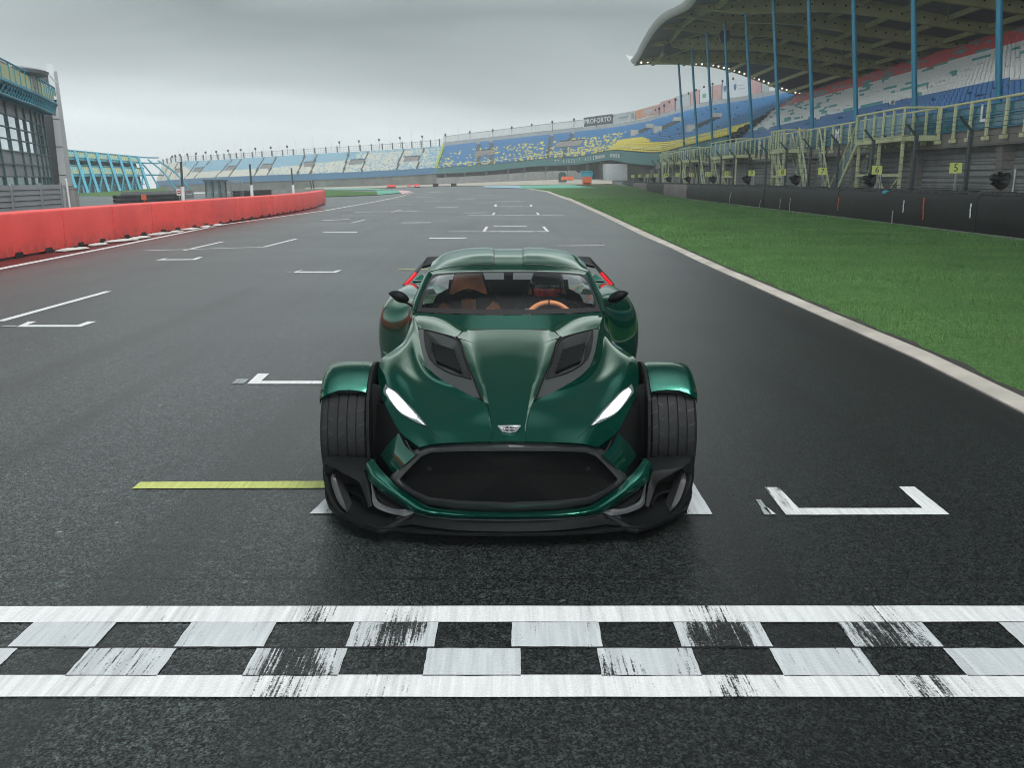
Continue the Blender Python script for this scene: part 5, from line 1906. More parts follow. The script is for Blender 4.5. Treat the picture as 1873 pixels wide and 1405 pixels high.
# ================================================================ the sports car
from mathutils.bvhtree import BVHTree
CARY = 5.75
t_car = thing('sports_car', 'dark green open-wheeled sports car with lit headlights standing on the grid', 'car', (0, CARY, 0))
th = math.atan(6.5 / FL * cpt)
def K(u, v, Y): return P(CXP + u, v, Y)
def kk(q):
    """(u, v, Y) seen in the picture, or ('w', x, y, z) in car space"""
    return V(q[1:]) if q[0] == 'w' else K(*q)
def mirp(p): return V((-p[0], p[1], p[2]))

def make_carpaint(name, wet):
    t = NT(name)
    p = t.pos()
    fl = t.n('TexVoronoi', feature='F1', ins={'Vector': p, 'Scale': 900.})
    c = t.mix(t.ramp(fl.outputs['Color'], [(.2, 0.), (.9, 1.)]), (.0008, .096, .064), (.0016, .135, .092))
    c = t.mix(t.math('MULTIPLY', t.ramp(fl.outputs['Color'], [(.90, 0.), (.97, 1.)]), .4), c, (.02, .26, .17))
    b = t.bsdf(c, .21, .85, Coat_Weight=1., Coat_Roughness=.03, Coat_IOR=1.5, Specular_IOR_Level=0., Specular_Tint=(.01, .42, .28))
    if wet:
        vz = t.n('TexVoronoi', feature='F1', ins={'Vector': p, 'Scale': 130., 'Randomness': 1.})
        vz2 = t.n('TexVoronoi', feature='F1', ins={'Vector': p, 'Scale': 60., 'Randomness': 1.})
        d = t.math('ADD', t.ramp(vz.outputs['Distance'], [(.0, 1.), (.35, 0.)]), t.ramp(vz2.outputs['Distance'], [(.0, 1.), (.30, 0.)]))
        nb = t.bump(d, .22, .002)
        t.l(nb, b.inputs['Normal']); t.l(nb, b.inputs['Coat Normal'])
    else:
        o = t.noise(p, 500., 2.)
        t.l(t.bump(o, .012, .001), b.inputs['Coat Normal'])
    return t.m
M_CAR = make_carpaint('green_car_paint', False)
M_CARW = make_carpaint('wet_green_car_paint', True)

def make_carbon(name, a, b_, rough, twill=220.):
    t = NT(name)
    p = t.pos()
    xyz = t.n('SeparateXYZ', ins={0: p})
    q = t.n('CombineXYZ', ins={0: t.math('ADD', xyz.outputs[0], t.math('MULTIPLY', xyz.outputs[2], .9)), 1: t.math('SUBTRACT', xyz.outputs[0], t.math('MULTIPLY', xyz.outputs[2], .9)), 2: xyz.outputs[1]})
    ch = t.n('TexChecker', ins={'Vector': q.outputs[0], 'Scale': twill})
    n = t.noise(p, 6., 4.)
    c = t.mix(ch.outputs['Fac'], a, b_)
    c = t.mix(t.math('MULTIPLY', t.ramp(n, [(.5, 0.), (.75, 1.)]), .3), c, (.035, .036, .036))
    r = t.math('MULTIPLY_ADD', ch.outputs['Fac'], .12, rough)
    t.bsdf(c, r, 0., Coat_Weight=.35, Coat_Roughness=.2)
    return t.m
M_CARB = make_carbon('carbon_fibre', (.009, .0105, .011), (.030, .033, .035), .40)
M_SATB = mat('satin_black_composite', (.0058, .0070, .0074), .46, var=.25, sc=5., bump=.05, bsc=60., Specular_IOR_Level=.12)
M_VENT = mat('satin_grey_composite', (.030, .034, .035), .42, var=.1, sc=4.)
M_MATB = mat('matt_black_trim', (.005, .0056, .006), .6, var=.2, sc=5., Specular_IOR_Level=.2)
M_SEAL = mat('black_rubber_seal', (.006, .006, .006), .5, var=.1)

def make_tyre():
    t = NT('tyre_rubber')
    p = t.pos()
    n = t.noise(p, 40., 5., .7)
    c = t.mix(n, (.0048, .0056, .0064), (.0098, .0112, .0128))
    b = t.bsdf(c, .62, 0., Specular_IOR_Level=.28)
    t.l(t.bump(n, .25, .002), b.inputs['Normal'])
    return t.m
M_TYRE = make_tyre()

def make_glass():
    t = NT('windscreen_glass')
    p = t.pos()
    fr = t.n('Fresnel', ins={0: 1.5})
    vz = t.n('TexVoronoi', feature='F1', ins={'Vector': p, 'Scale': 38., 'Randomness': 1.})
    drop = t.math('MULTIPLY', t.ramp(vz.outputs['Distance'], [(.0, 1.), (.10, 0.)]), t.ramp(vz.outputs['Color'], [(.72, 0.), (.78, 1.)]))
    tr = t.n('BsdfTransparent', ins={0: (.96, .985, .975, 1)})
    gl = t.n('BsdfGlossy', ins={0: (1, 1, 1, 1), 1: .03})
    t.l(t.bump(drop, .4, .004), gl.inputs['Normal'])
    f = t.math('ADD', t.math('MULTIPLY_ADD', fr.outputs[0], .9, .0), t.math('MULTIPLY', drop, .35), clamp=True)
    mx = t.n('MixShader', ins={0: f, 1: tr.outputs[0], 2: gl.outputs[0]})
    t.l(mx.outputs[0], t.out.inputs[0])
    return t.m
M_GLASS = make_glass()

# ---------------------------------------------------------------- front clamshell from its feature lines
N1 = 44
L0 = [(0, 808, 3.83), (0, 787, 3.95), (0, 740, 4.20), (0, 700, 4.45), (0, 650, 4.85), (0, 604, 5.30)]
L1 = [(30, 808, 3.835), (30, 780, 3.985), (33.5, 760, 4.085), (43.7, 704, 4.43), (52.9, 665.5, 4.72), (64, 625, 5.08), (71.4, 604.4, 5.295)]
L2f = [(31.5, 808, 3.851), (33, 779, 3.983), (40, 752, 4.10), (48.5, 733.5, 4.19)]
L2r = [(48.5, 733.5, 4.19), (61, 698, 4.385), (69, 680, 4.50), (76, 664, 4.60), (84, 638, 4.80), (88, 626, 4.90), (95, 617, 4.98)]
L3f = [(66, 808.5, 3.858), (60, 779, 3.988), (53, 752, 4.10), (48.5, 733.5, 4.19)]
L3r = [(48.5, 733.5, 4.19), (92.7, 711.7, 4.31), (131.6, 687.7, 4.45), (150, 667, 4.60), (159, 640, 4.82), (164, 612, 5.08), (165.5, 600.5, 5.2)]
L4 = [(120, 810.5, 3.882), (128, 784, 3.99), (134, 756, 4.13), (141, 732, 4.27), (151, 706, 4.42), (164, 684, 4.57), (171, 660, 4.74), (174, 634, 4.93), (173.5, 605, 5.2), (173, 577, 5.48)]
L5 = [(142, 813, 3.895), (152, 784, 4.01), (172, 750, 4.185), (195, 710, 4.37), (206, 680, 4.50), (204, 656, 4.68), (192, 638, 4.87), (182, 620, 5.08), (176.5, 598, 5.30), (174.5, 576.5, 5.49)]
L6 = [(163, 818, 3.925), (189, 799, 4.035), (204, 782, 4.12), (222, 747, 4.29), (234, 719, 4.43), (238.5, 688, 4.55), (233, 658, 4.71), (212, 641, 4.88), (194, 627, 5.06), (183, 606, 5.28), (177.5, 588, 5.43), (176, 576, 5.51)]
# flank below the crease
L7 = [(160, 830, 3.97), (172, 826, 4.06), (186, 812, 4.14), (205, 780, 4.34), (214, 755, 4.46), ('w', .60, 4.62, .40), ('w', .60, 4.80, .34), ('w', .60, 4.95, .28), ('w', .61, 5.15, .28), ('w', .60, 5.3, .28), ('w', .60, 5.45, .28), ('w', .60, 5.6, .28)]
def hoodY(u, v, dz=0.):
    lo, hi = 3.6, 5.4
    for _ in range(40):
        m = (lo + hi) / 2; d = max(0, 5.2 - m)
        z = .739 - .105 * d - .0747 * d * d + dz
        if K(u, v, m).z > z: lo = m
        else: hi = m
    return (lo + hi) / 2
L0 = [(u, v, hoodY(u, v)) for u, v in ((0, 808), (0, 797), (0, 787), (0, 765), (0, 740), (0, 700), (0, 650), (0, 625), (0, 604))]
L1 = [(u, v, hoodY(u, v, -.004)) for u, v in ((30, 808), (30, 794), (30, 780), (33.5, 760), (38.5, 730), (43.7, 704), (52.9, 665.5), (58, 645), (64, 625), (71.4, 604.4))]
def cv(L, n=N1): return cr([kk(q) for q in L], n)
c0, c1 = cv(L0), cv(L1)
c2f, c3f = cv(L2f, 14), cv(L3f, 14)
c2r, c3r = cv(L2r, 31), cv(L3r, 31)
c2 = c2f[:-1] + c2r
c3 = c3f[:-1] + c3r
c4, c5, c6 = cv(L4), cv(L5), cv(L6)
c7 = cr([kk(q) for q in L7], N1)
def loft(curves, m):
    rows = []
    for i in range(len(curves[0])):
        rows.append(cr([c[i] for c in curves], m))
    return rows
mb = MB()
ctr = []
for i in range(N1):
    r = cr([mirp(c1[i]), c0[i] + V((0, 0, .004)), c1[i]], 13)
    ctr.append(r[6:])
mb.grid(ctr)
def wall_rows():
    # resample inner line to the wall's stations
    rows = []
    for p in c1:
        if p.y > c2[-1].y: break
        k = 0
        while k < len(c2) - 2 and c2[k + 1].y < p.y: k += 1
        f = (p.y - c2[k].y) / max(1e-6, c2[k + 1].y - c2[k].y)
        rows.append((p, c2[k] + (c2[k + 1] - c2[k]) * min(1, max(0, f))))
    return rows
wr = wall_rows()
mb.grid([[a, a + (b - a) * .34 + V((0, 0, .002)), a + (b - a) * .68 + V((0, 0, .004)), b] for a, b in wr])
mb.grid([[a, b] for a, b in zip(c2f, c3f)])
# rear of wall up to the plateau behind the vent
plf = cr([kk(q) for q in ((95, 617, 4.98), (112, 612, 5.03), (132, 607, 5.09), (150, 603, 5.15), (165.5, 600.5, 5.2))], 12)
plb = cr([kk(q) for q in ((79, 601.6, 5.255), (92, 594.5, 5.31), (112, 586, 5.375), (140, 579, 5.44), (173, 576.5, 5.48))], 12)
mb.grid([cr([a, (a + b) / 2 + V((0, 0, .006)), b], 5) for a, b in zip(plf, plb)])
wend = wr[-1][0]
tail = [p for p in c1 if p.y > wend.y + 1e-5]
fan = [wend] + tail
mb.grid([[a, a * .5 + b * .5 + V((0, 0, .003)), b] for a, b in zip(fan, cr([c2[-1], (c2[-1] + plb[0]) / 2, plb[0]], len(fan)))])
# outer hood, valley and fender bulge
mb.grid(loft([c3, c4, c5, c6], 22))
mb.grid([[a, c4[-1] * (1 - k / 2) + a * (k / 2)] for a, k in ()] or [[c3[-1], plb[-1]], [c4[-1], c4[-1]]])
mb.grid([cr([a, (a + b) / 2 + V((.004, .0, .004)), b], 5) for a, b in zip(c6, c7)])
# cowl strip a little lower, up to the screen
cf = cr([kk(q) for q in ((0, 602.5, 5.325), (40, 602.5, 5.325), (74, 602.3, 5.32), (92, 594.8, 5.325), (112, 586.3, 5.39), (140, 579.2, 5.45), (173, 577, 5.49))], 20)
cb = cr([kk(q) for q in ((0, 575.5, 5.49), (60, 575, 5.50), (120, 573, 5.53), (172, 570, 5.585))], 20)
mb.grid([cr([a - V((0, 0, .02)), (a + b) / 2 - V((0, 0, .012)), b - V((0, 0, .003))], 6) for a, b in zip(cf, cb)])
# side skirt from the clamshell back to the doors
mb.grid([[c6[-1], c7[-1]], [V((.585, 5.8, .82)), V((.60, 5.85, .22))]])
# rolled nose lip
nose = [r for r in (ctr[0])] + [c2[0], c3[0]] + loft([c3[:1], c4[:1], c5[:1], c6[:1]], 22)[0]
mb.grid([[p, p + V((0, .012, -.012)), p + V((0, .05, -.016))] for p in nose])
half = (list(mb.v), list(mb.f))
mb.mirror()
shell = mb.build('front_clamshell', M_CAR, t_car, smooth=28, weld=.0012)
BV = BVHTree.FromPolygons([V(p) for p in mb.v], mb.f)
VS = MB(); VS.grid([cr([a, (a + b) / 2 + V((0, 0, .008)), b], 6) for a, b in zip(c2r, c3r)]); 
VS.grid([[a, a + V((0, 0, 0))] for a in c2r]) if False else None
BVV = BVHTree.FromPolygons([V(p) for p in VS.v], VS.f)
def on(u, v, off=.004, bv=None):
    o = V((0, 0, CH)); d = ray(CXP + u, v).normalized()
    h = (bv or BV).ray_cast(o, d)
    if h[0] is None:
        h = (bv or BV).find_nearest(o + d * 4.6)
    n = h[1]
    if n.dot(d) > 0: n = -n
    return h[0] + n * off
def both(fn, name, m, parent=None, **k):
    """the right-hand part and its mirrored twin, each its own object"""
    res = []
    for s in (1, -1):
        mb = MB(); fn(mb)
        if s < 0:
            mb.v = [(-x, y, z) for x, y, z in mb.v]; mb.f = [f[::-1] for f in mb.f]
        res.append(mb.build(name, m, parent[0 if s > 0 else 1] if isinstance(parent, list) else (parent or t_car), **k))
    return res
def pxa(x, y): return (920 + x / 5.404 - 930, 560 + y / 5.404)
# ---- bonnet vents
plv = plf
loopB = c2r + plf[1:] + c3r[::-1][1:-1]
def resample(loop, n):
    L = [0.]
    pts = list(loop) + [loop[0]]
    for a, b in zip(pts, pts[1:]): L.append(L[-1] + (b - a).length)
    out = []
    k = 0
    for i in range(n):
        x = L[-1] * i / n
        while L[k + 1] < x: k += 1
        f = (x - L[k]) / max(1e-9, L[k + 1] - L[k])
        out.append(pts[k] + (pts[k + 1] - pts[k]) * f)
    return out
OPEN = [(423, 728), (470, 600), (515, 470), (560, 345), (600, 318), (700, 282), (800, 256), (888, 236), (884, 330), (868, 430), (835, 520), (770, 590), (690, 640), (600, 680), (510, 705)]
def vent_pt(x, y, off):
    u, v = pxa(x, y)
    # ruled vent surface: sample by ray
    return on(u, v, off, BVV)
opl = [vent_pt(x, y, .001) for x, y in OPEN]
def match(outer, inner, n=64):
    c = sum(inner, V()) / len(inner)
    inn = resample(inner, n)
    out = []
    den = resample(outer, 400)
    for p in inn:
        a = (p - c).normalized()
        out.append(max(den, key=lambda q: (q - c).normalized().dot(a)))
    return out, inn
def vent(mb):
    o_, i_ = match(loopB, opl)
    o2 = [p - V((0, 0, .003)) for p in o_]
    mb.grid([[a, a * .5 + b * .5 + V((0, 0, .001)), b] for a, b in zip(o2 + o2[:1], i_ + i_[:1])])
    c = sum(i_, V()) / len(i_)
    lo1 = [p + (c - p) * .10 - V((0, 0, .018)) for p in i_]
    lo2 = [p + (c - p) * .34 + V((0, .03, -.050)) for p in i_]
    mb.grid([[a, b, d] for a, b, d in zip(i_ + i_[:1], lo1 + lo1[:1], lo2 + lo2[:1])])
    mb.add(lo2, [tuple(range(len(lo2)))])
def vent_frame(mb):
    rim = resample(opl, 60)
    mb.tube([p + V((0, 0, .002)) for p in rim], .0035, 6, closed=True)
    inn = [p + V((0, 0, .003)) for p in c2r]
    mb.tube(inn, .005, 6)
def louvre(mb):
    q = [(555, 372), (815, 292), (762, 466), (488, 588)]
    c = [vent_pt(x, y, .0) - V((0, 0, .042)) for x, y in q]
    for k in range(5):
        s0, s1 = k / 5, (k + 1) / 5 - .02
        a = c[0] + (c[3] - c[0]) * s0; b = c[1] + (c[2] - c[1]) * s0
        d = c[0] + (c[3] - c[0]) * s1; e = c[1] + (c[2] - c[1]) * s1
        dz = V((0, 0, .012))
        mb.hexa([a - dz, b - dz, e - dz * 1.6, d - dz * 1.6, a + dz * .2, b + dz * .2, e - dz * .6, d - dz * .6])
    mb.tube(c, .0035, 6, closed=True)
vs = both(vent, 'bonnet_vent', M_VENT, smooth=40)
both(vent_frame, 'vent_trim', M_SATB, vs, smooth=60)
both(louvre, 'louvre', M_SATB, vs)
# ---- headlights
HLI = [(1268, 770), (1225, 805), (1150, 855), (1080, 935), (1000, 1015), (930, 1095), (862, 1180)]
HLO = [(1278, 800), (1290, 850), (1255, 900), (1190, 985), (1110, 1070), (1020, 1125), (940, 1165), (866, 1190)]
def strip(px0, px1, off0, off1, n=16, m=5, crown=.006):
    a = cr([V((*pxa(*p), 0)) for p in px0], n); b = cr([V((*pxa(*p), 0)) for p in px1], n)
    rows = []
    for p, q in zip(a, b):
        r = []
        for j in range(m):
            s = j / (m - 1); w = p + (q - p) * s
            r.append(on(w.x, w.y, off0 + (off1 - off0) * s + crown * 4 * s * (1 - s)))
        rows.append(r)
    return rows
hl = both(lambda mb: mb.grid(strip(HLI, HLO, .0015, .0015, crown=.001)), 'headlight', mat('headlight_housing', (.20, .25, .25), .12, .4, var=.5, sc=60., Coat_Weight=1., Coat_Roughness=.02), smooth=50)
def make_led():
    t = NT('headlight_glow')
    n = t.noise(t.pos(), 45., 3., .7)
    st = t.math('MULTIPLY_ADD', t.ramp(n, [(.36, 0.), (.50, 1.)]), 4.5, .65)
    e = t.n('Emission', ins={0: (.95, 1., 1., 1), 1: st})
    t.l(e.outputs[0], t.out.inputs[0])
    return t.m
M_LED = make_led()
LI = [(1238, 815), (1170, 862), (1098, 937), (1024, 1021), (960, 1092)]
LO = [(1260, 850), (1204, 942), (1130, 1036), (1050, 1088), (964, 1122)]
both(lambda mb: mb.grid(strip(LI, LO, .004, .004, crown=.002)), 'led_unit', M_LED, hl, smooth=50)
LI2 = [(958, 1096), (915, 1140), (880, 1178)]
LO2 = [(962, 1124), (918, 1158), (882, 1184)]
def make_led2():
    t = NT('headlight_tail_glow')
    n = t.n('TexVoronoi', feature='F1', ins={'Vector': t.pos(), 'Scale': 220.})
    e = t.n('Emission', ins={0: (.85, 1., 1., 1), 1: t.math('MULTIPLY_ADD', t.ramp(n.outputs['Color'], [(.4, 0.), (.8, 1.)]), 1.0, .45)})
    t.l(e.outputs[0], t.out.inputs[0])
    return t.m
both(lambda mb: mb.grid(strip(LI2, LO2, .004, .004, n=8, crown=.001)), 'led_strip', make_led2(), hl, smooth=50)
def hl_edge(mb):
    a = [on(*pxa(*p), .003) for p in HLI]; b = [on(*pxa(*p), .003) for p in HLO]
    mb.tube(cr(a, 24), .0013, 6); mb.tube(cr(b, 24), .0013, 6)
both(hl_edge, 'bezel', M_SEAL, hl, smooth=60)
both(lambda mb: mb.tube([on(*pxa(*p), .0005) for p in ((858, 1192), (815, 1235), (775, 1275), (740, 1310))], .0016, 5), 'shut_line', M_SEAL)
# cowl gap
mb = MB(); mb.tube(cr([K(u, v, y) for u, v, y in ((-72, 603.6, 5.305), (-40, 603.8, 5.31), (0, 604, 5.312), (40, 603.8, 5.31), (72, 603.6, 5.305))], 20), .006, 6); mb.build('bonnet_gap', M_SEAL, t_car, smooth=60)
# ---- badge on the nose
bcx, bcy = 930, 787
def bd(x, y, off=.003):  # crop coordinates of the badge close-up
    u, v = 890 + x / 23.41 - 930.0, 760 + y / 23.42
    return on(u, v, off)
M_CHR = mat('chrome', (.62, .64, .64), .2, .9, var=.08)
M_BDG = mat('brushed_badge_metal', (.42, .43, .44), .35, .7, var=.25, sc=90.)
outl = [(470, 500), (960, 490), (1455, 490), (1380, 600), (1290, 715), (1230, 748), (1110, 752), (1040, 775), (960, 780), (880, 772), (810, 750), (690, 748), (620, 700), (550, 610)]
mb = MB(); mb.prism([bd(*p, .002) for p in outl], V((0, -.001, .004)))
bdg = mb.build('badge', M_BDG, t_car)
mb = MB(); mb.tube([bd(*p, .007) for p in outl], .0012, 6, closed=True)
mb.tube([bd(965 + 262 * math.cos(a), 632 + 128 * math.sin(a), .0075) for a in [2 * math.pi * i / 28 for i in range(28)]], .0014, 6, closed=True)
mb.tube([bd(710, 632, .0075), bd(1220, 632, .0075)], .0016, 6); mb.tube([bd(965, 510, .0075), bd(965, 758, .0075)], .0016, 6)
mb.build('emblem', M_CHR, bdg, smooth=60)
mb = MB()
for sx in (1, -1):
    for sy in (1, -1):
        mb.add([bd(965 + sx * x, 632 + sy * y, .0068) for x, y in ((30, 20), (205, 20), (170, 70), (110, 98), (30, 108))], [(0, 1, 2, 3, 4)])
mb.build('enamel', mat('dark_enamel', (.03, .02, .03), .25), bdg)
# ---------------------------------------------------------------- grille
def gy(u, v): return 3.79 + .19 * (abs(u) / 210) ** 2.2 + .075 * max(0, (928 - v) / 112)
GI = [(0, 825), (80, 825.6), (140, 827.5), (160, 835), (178, 853), (200, 877), (192, 888), (176, 901), (148, 914), (90, 921), (0, 924)]
GO = [(0, 811.5), (80, 812), (143, 814), (168, 822.5), (187, 841), (217, 875), (206, 889), (190, 902), (155, 923), (90, 934), (0, 937)]
def full(L): return [(u, v) for u, v in L] + [(-u, v) for u, v in L[::-1][1:-1]]
def gloop(L, dy, n=10):
    pts = [K(u, v, gy(u, v) + dy * sst(878, 905, v)) for u, v in full(L)]
    out = []
    for i, a in enumerate(pts):
        b = pts[(i + 1) % len(pts)]
        out += [a + (b - a) * k / 4 for k in range(4)]
    return out
lo_, li_ = gloop(GO, .035), gloop(GI, .0)
mid = [(a * .62 + b * .38) + V((0, -.007, 0)) for a, b in zip(lo_, li_)]
mid2 = [(a * .22 + b * .78) + V((0, -.003, 0)) for a, b in zip(lo_, li_)]
deep = [b + V((0, .035, 0)) for b in li_]
back = [a + V((0, .06, -.0)) for a in lo_]
mb = MB(); mb.grid([list(r) for r in zip(back, lo_, mid, mid2, li_, deep)] + [[back[0], lo_[0], mid[0], mid2[0], li_[0], deep[0]]])
grl = mb.build('grille', M_CARB, t_car, smooth=38)
mb = MB()
c_ = V((0, 3.845, .32))
mb.add([c_] + deep, [(0, i + 1, (i + 1) % len(deep) + 1) for i in range(len(deep))])
def make_mesh():
    t = NT('grille_mesh')
    xyz = t.n('SeparateXYZ', ins={0: t.pos()})
    a = t.math('ABSOLUTE', t.math('SINE', t.math('MULTIPLY', t.math('ADD', xyz.outputs[0], xyz.outputs[2]), 480.)))
    b = t.math('ABSOLUTE', t.math('SINE', t.math('MULTIPLY', t.math('SUBTRACT', xyz.outputs[0], xyz.outputs[2]), 480.)))
    m = t.math('MINIMUM', a, b)
    c = t.mix(t.ramp(m, [(.15, 0.), (.4, 1.)]), (.0045, .0058, .006), (.0008, .001, .0011))
    bb = t.bsdf(c, .6, Specular_IOR_Level=.08)
    t.l(t.bump(m, .4, .002), bb.inputs['Normal'])
    return t.m
mb.build('mesh', make_mesh(), grl, smooth=180)
both(lambda mb: mb.lathe([(.0, .0), (-.0, .010), (.012, .012), (.012, 0)], K(145, 858, 3.86), 'y', 14), 'tow_cover', M_SATB, [grl, grl], smooth=40)
# green band under the grille
BU = [(0, 937, 3.80), (60, 935.8, 3.805), (100, 933, 3.82), (144, 927, 3.86), (166, 916, 3.895), (205, 889.5, 3.975), (217, 876, 4.01), (231, 862, 4.06), (249, 838.5, 4.16)]
BM = [(0, 944, 3.755), (60, 943, 3.76), (100, 941, 3.775), (148, 935, 3.815), (171, 926, 3.85), (210, 900, 3.93), (230, 883, 3.985), (245, 868, 4.03), (258, 846, 4.13)]
BL = [(0, 950, 3.765), (60, 949.2, 3.77), (100, 948, 3.785), (145, 944, 3.83), (177, 935, 3.87), (215, 909, 3.955), (240, 892.5, 4.01), (255, 879, 4.05), (265, 853, 4.15)]
n_ = 40
rows = loft([cr([K(*q) for q in L], n_) for L in (BU, BM, BL)], 9)
mb = MB(); mb.grid(rows)
mb.grid([[r[-1], r[-1] + V((0, .06, -.005))] for r in rows])
mb.mirror(); mb.build('bumper_band', M_CARW, t_car, smooth=45, weld=.0008)
mb = MB()   # dark lip line just below the band
mb.grid([[K(u, v + .8, y + .004), K(u, v + 3.4, y + .004), K(u, v + 3.4, y + .09)] for u, v, y in [(0, 950, 3.765), (60, 949.2, 3.77), (100, 948, 3.785), (145, 944, 3.83), (177, 935, 3.87), (215, 909, 3.955), (240, 892.5, 4.01)]])
mb.mirror(); mb.build('lower_lip', M_CARB, t_car, smooth=60)
# lower flank blade between grille and wheel, with the dark panel behind
mb = MB()
mb.grid([cr([K(*a), (K(*a) + K(*b)) / 2 + V((.006, -.006, 0)), K(*b)], 7) for a, b in (((171, 833, 3.94), (208, 869, 4.03)), ((181, 824, 3.99), (214, 861, 4.06)), ((190, 815, 4.04), (224, 848, 4.12)), ((201, 792, 4.13), (234, 832, 4.22)))])
blade_geo = mb
both(lambda m_: m_.add(blade_geo.v, blade_geo.f), 'corner_blade', M_CAR, smooth=50)
both(lambda mb: (mb.tube([K(171, 832, 3.928), K(180, 822, 3.955), K(188, 806, 4.0)], .003, 6)), 'shut_line', M_SEAL)
# wheel-house inner panels
def liner(mb):
    pr = []
    for k in range(15):
        a = math.radians(38 + k * 9)
        pr.append((4.62 - .352 * math.cos(a), .31 + .352 * math.sin(a)))
    pr += [(4.95, .22), (4.30, .20), (4.31, .40)]
    mb.prism([V((.692, y, z)) for y, z in pr], V((.014, 0, 0)))
    mb.hexa([V((.38, 4.30, .10)), V((.70, 4.42, .10)), V((.70, 4.46, .10)), V((.38, 4.34, .10)), V((.38, 4.30, .44)), V((.66, 4.42, .50)), V((.66, 4.46, .50)), V((.38, 4.34, .44))])
    mb.hexa([V((.60, 4.42, .12)), V((.70, 4.42, .12)), V((.70, 4.47, .12)), V((.60, 4.47, .12)), V((.60, 4.47, .56)), V((.70, 4.45, .58)), V((.70, 4.5, .58)), V((.60, 4.5, .56))])
both(liner, 'wheel_arch_panel', M_MATB)
# ---------------------------------------------------------------- splitter and end plates
SPL = [(.0, 3.735), (.20, 3.74), (.40, 3.765), (.52, 3.80), (.585, 3.785), (.66, 3.83), (.79, 3.965), (.86, 4.08), (.905, 4.22), (.88, 4.30), (.66, 4.30), (.0, 4.25)]
pl = [V((x, y, .06)) for x, y in SPL]
mb = MB(); mb.prism(pl, V((0, 0, .016))); mb.mirror()
spl = mb.build('splitter', M_SATB, t_car)
mb = MB()
mb.grid([[K(u, v0, y0), K(u, (v0 + v1) / 2 - 1, y0 - .018), K(u, v1, y1), K(u, v1 + 1.2, y1 + .02)] for u, v0, y0, v1, y1 in ((0, 953.5, 3.775, 973, 3.735), (60, 953, 3.78, 972, 3.737), (110, 951.5, 3.79, 969, 3.745), (150, 947.5, 3.83, 964, 3.77), (178, 938.5, 3.88, 959.5, 3.80), (205, 946, 3.87, 963, 3.79))])
mb.mirror(); mb.build('lip', M_SATB, spl, smooth=40)
def plate(mb):
    # floor of the end plate with rolled outer rim
    F = [(173, 940, 3.868), (196, 953, 3.83), (217, 966, 3.797), (233, 970, 3.783), (242, 968, 3.79), (264, 959.5, 3.86), (287, 950.5, 3.92), (309, 938, 3.98), (326.5, 912, 4.09), (336, 888, 4.17), (338.5, 868, 4.205)]
    I = [(178, 941, 3.885), (200, 948, 3.865), (219, 957, 3.84), (231, 961, 3.825), (240, 959.5, 3.83), (262, 952, 3.885), (284, 943, 3.945), (303, 930, 4.005), (319, 906, 4.10), (328, 884, 4.17), (331, 866, 4.21)]
    B = [(186, 941, 3.93), (203, 941, 3.95), (219, 939, 3.98), (232, 935, 4.01), (244, 930, 4.04), (260, 924, 4.07), (276, 917, 4.10), (290, 908, 4.13), (303, 894, 4.17), (312, 880, 4.21), (318, 868, 4.23)]
    n = 34
    f_, i_, b_ = [cr([K(*q) for q in L], n) for L in (F, I, B)]
    mb.grid([[a - V((0, 0, .014)), a - V((0, 0, .004)), a * .6 + i * .4 + V((0, 0, .005)), i, c] for a, i, c in zip(f_, i_, b_)])
def flange(mb):
    a = [K(243.5, 841, 4.20), K(275, 838, 4.21), K(305, 836.5, 4.21), K(328, 835.5, 4.205), K(335, 838, 4.20)]
    b = [K(265.5, 862, 4.095), K(283, 860.5, 4.105), K(302, 857.5, 4.12), K(320, 854, 4.135), K(331, 848, 4.17)]
    mb.grid([[p + V((0, .03, -.004)), p, (p + q) / 2 + V((0, 0, .002)), q * .94 + p * .06 + V((0, 0, .0008)), q, q + V((0, .004, -.004))] for p, q in zip(a, b)])
    # front beam: from the outer top down to the floor, with returned edges into the recess
    up_ = [(331, 848, 4.17), (320, 854, 4.135), (295, 858.5, 4.115), (265.5, 862.5, 4.092), (261.5, 870, 4.078), (256, 890, 4.04), (250, 925.5, 3.962)]
    lo_ = [(331, 853, 4.168), (318, 857.5, 4.132), (297, 868, 4.10), (275, 880.5, 4.075), (270, 888, 4.06), (266.5, 897, 4.03), (256.5, 928, 3.958)]
    P_, Q_ = cr([K(*q) for q in up_], 26), cr([K(*q) for q in lo_], 26)
    mb.grid([[p, p * .5 + q * .5 + V((0, -.003, 0)), q, q + V((0, .006, .003)), q + V((.01, .12, .005))] for p, q in zip(P_, Q_)])
    # ridge inside the recess
    r0 = cr([K(*q) for q in ((308, 893, 4.17), (290, 898, 4.15), (273, 904, 4.11), (266, 912, 4.08), (261, 924, 4.03))], 16)
    mb.grid([[p + V((0, .06, .012)), p, p + V((.004, -.004, -.006)), p + V((.02, .03, -.03))] for p in r0])
    # outer wall
    mb.grid([[K(331, 848, 4.17), K(337, 850, 4.19), K(337, 870, 4.20), K(334, 886, 4.19)], [K(335, 838, 4.20), K(339, 843, 4.21), K(340, 862, 4.21), K(338.5, 880, 4.20)]])
def fin(mb):
    O_ = [(322, 865.5, 4.13), (325, 876, 4.12), (323, 888, 4.09), (314, 913, 4.02), (305, 927, 3.98), (297, 935, 3.95)]
    I_ = [(319.5, 867, 4.13), (314.5, 880, 4.11), (309.5, 895, 4.07), (303, 913, 4.02), (297.5, 928, 3.975), (294.5, 936.5, 3.95)]
    P_, Q_ = cr([K(*q) for q in O_], 18), cr([K(*q) for q in I_], 18)
    mb.grid([[p + V((0, .12, 0)), p, p * .5 + q * .5 + V((0, -.006, 0)), q, q + V((.0, .12, 0))] for p, q in zip(P_, Q_)])
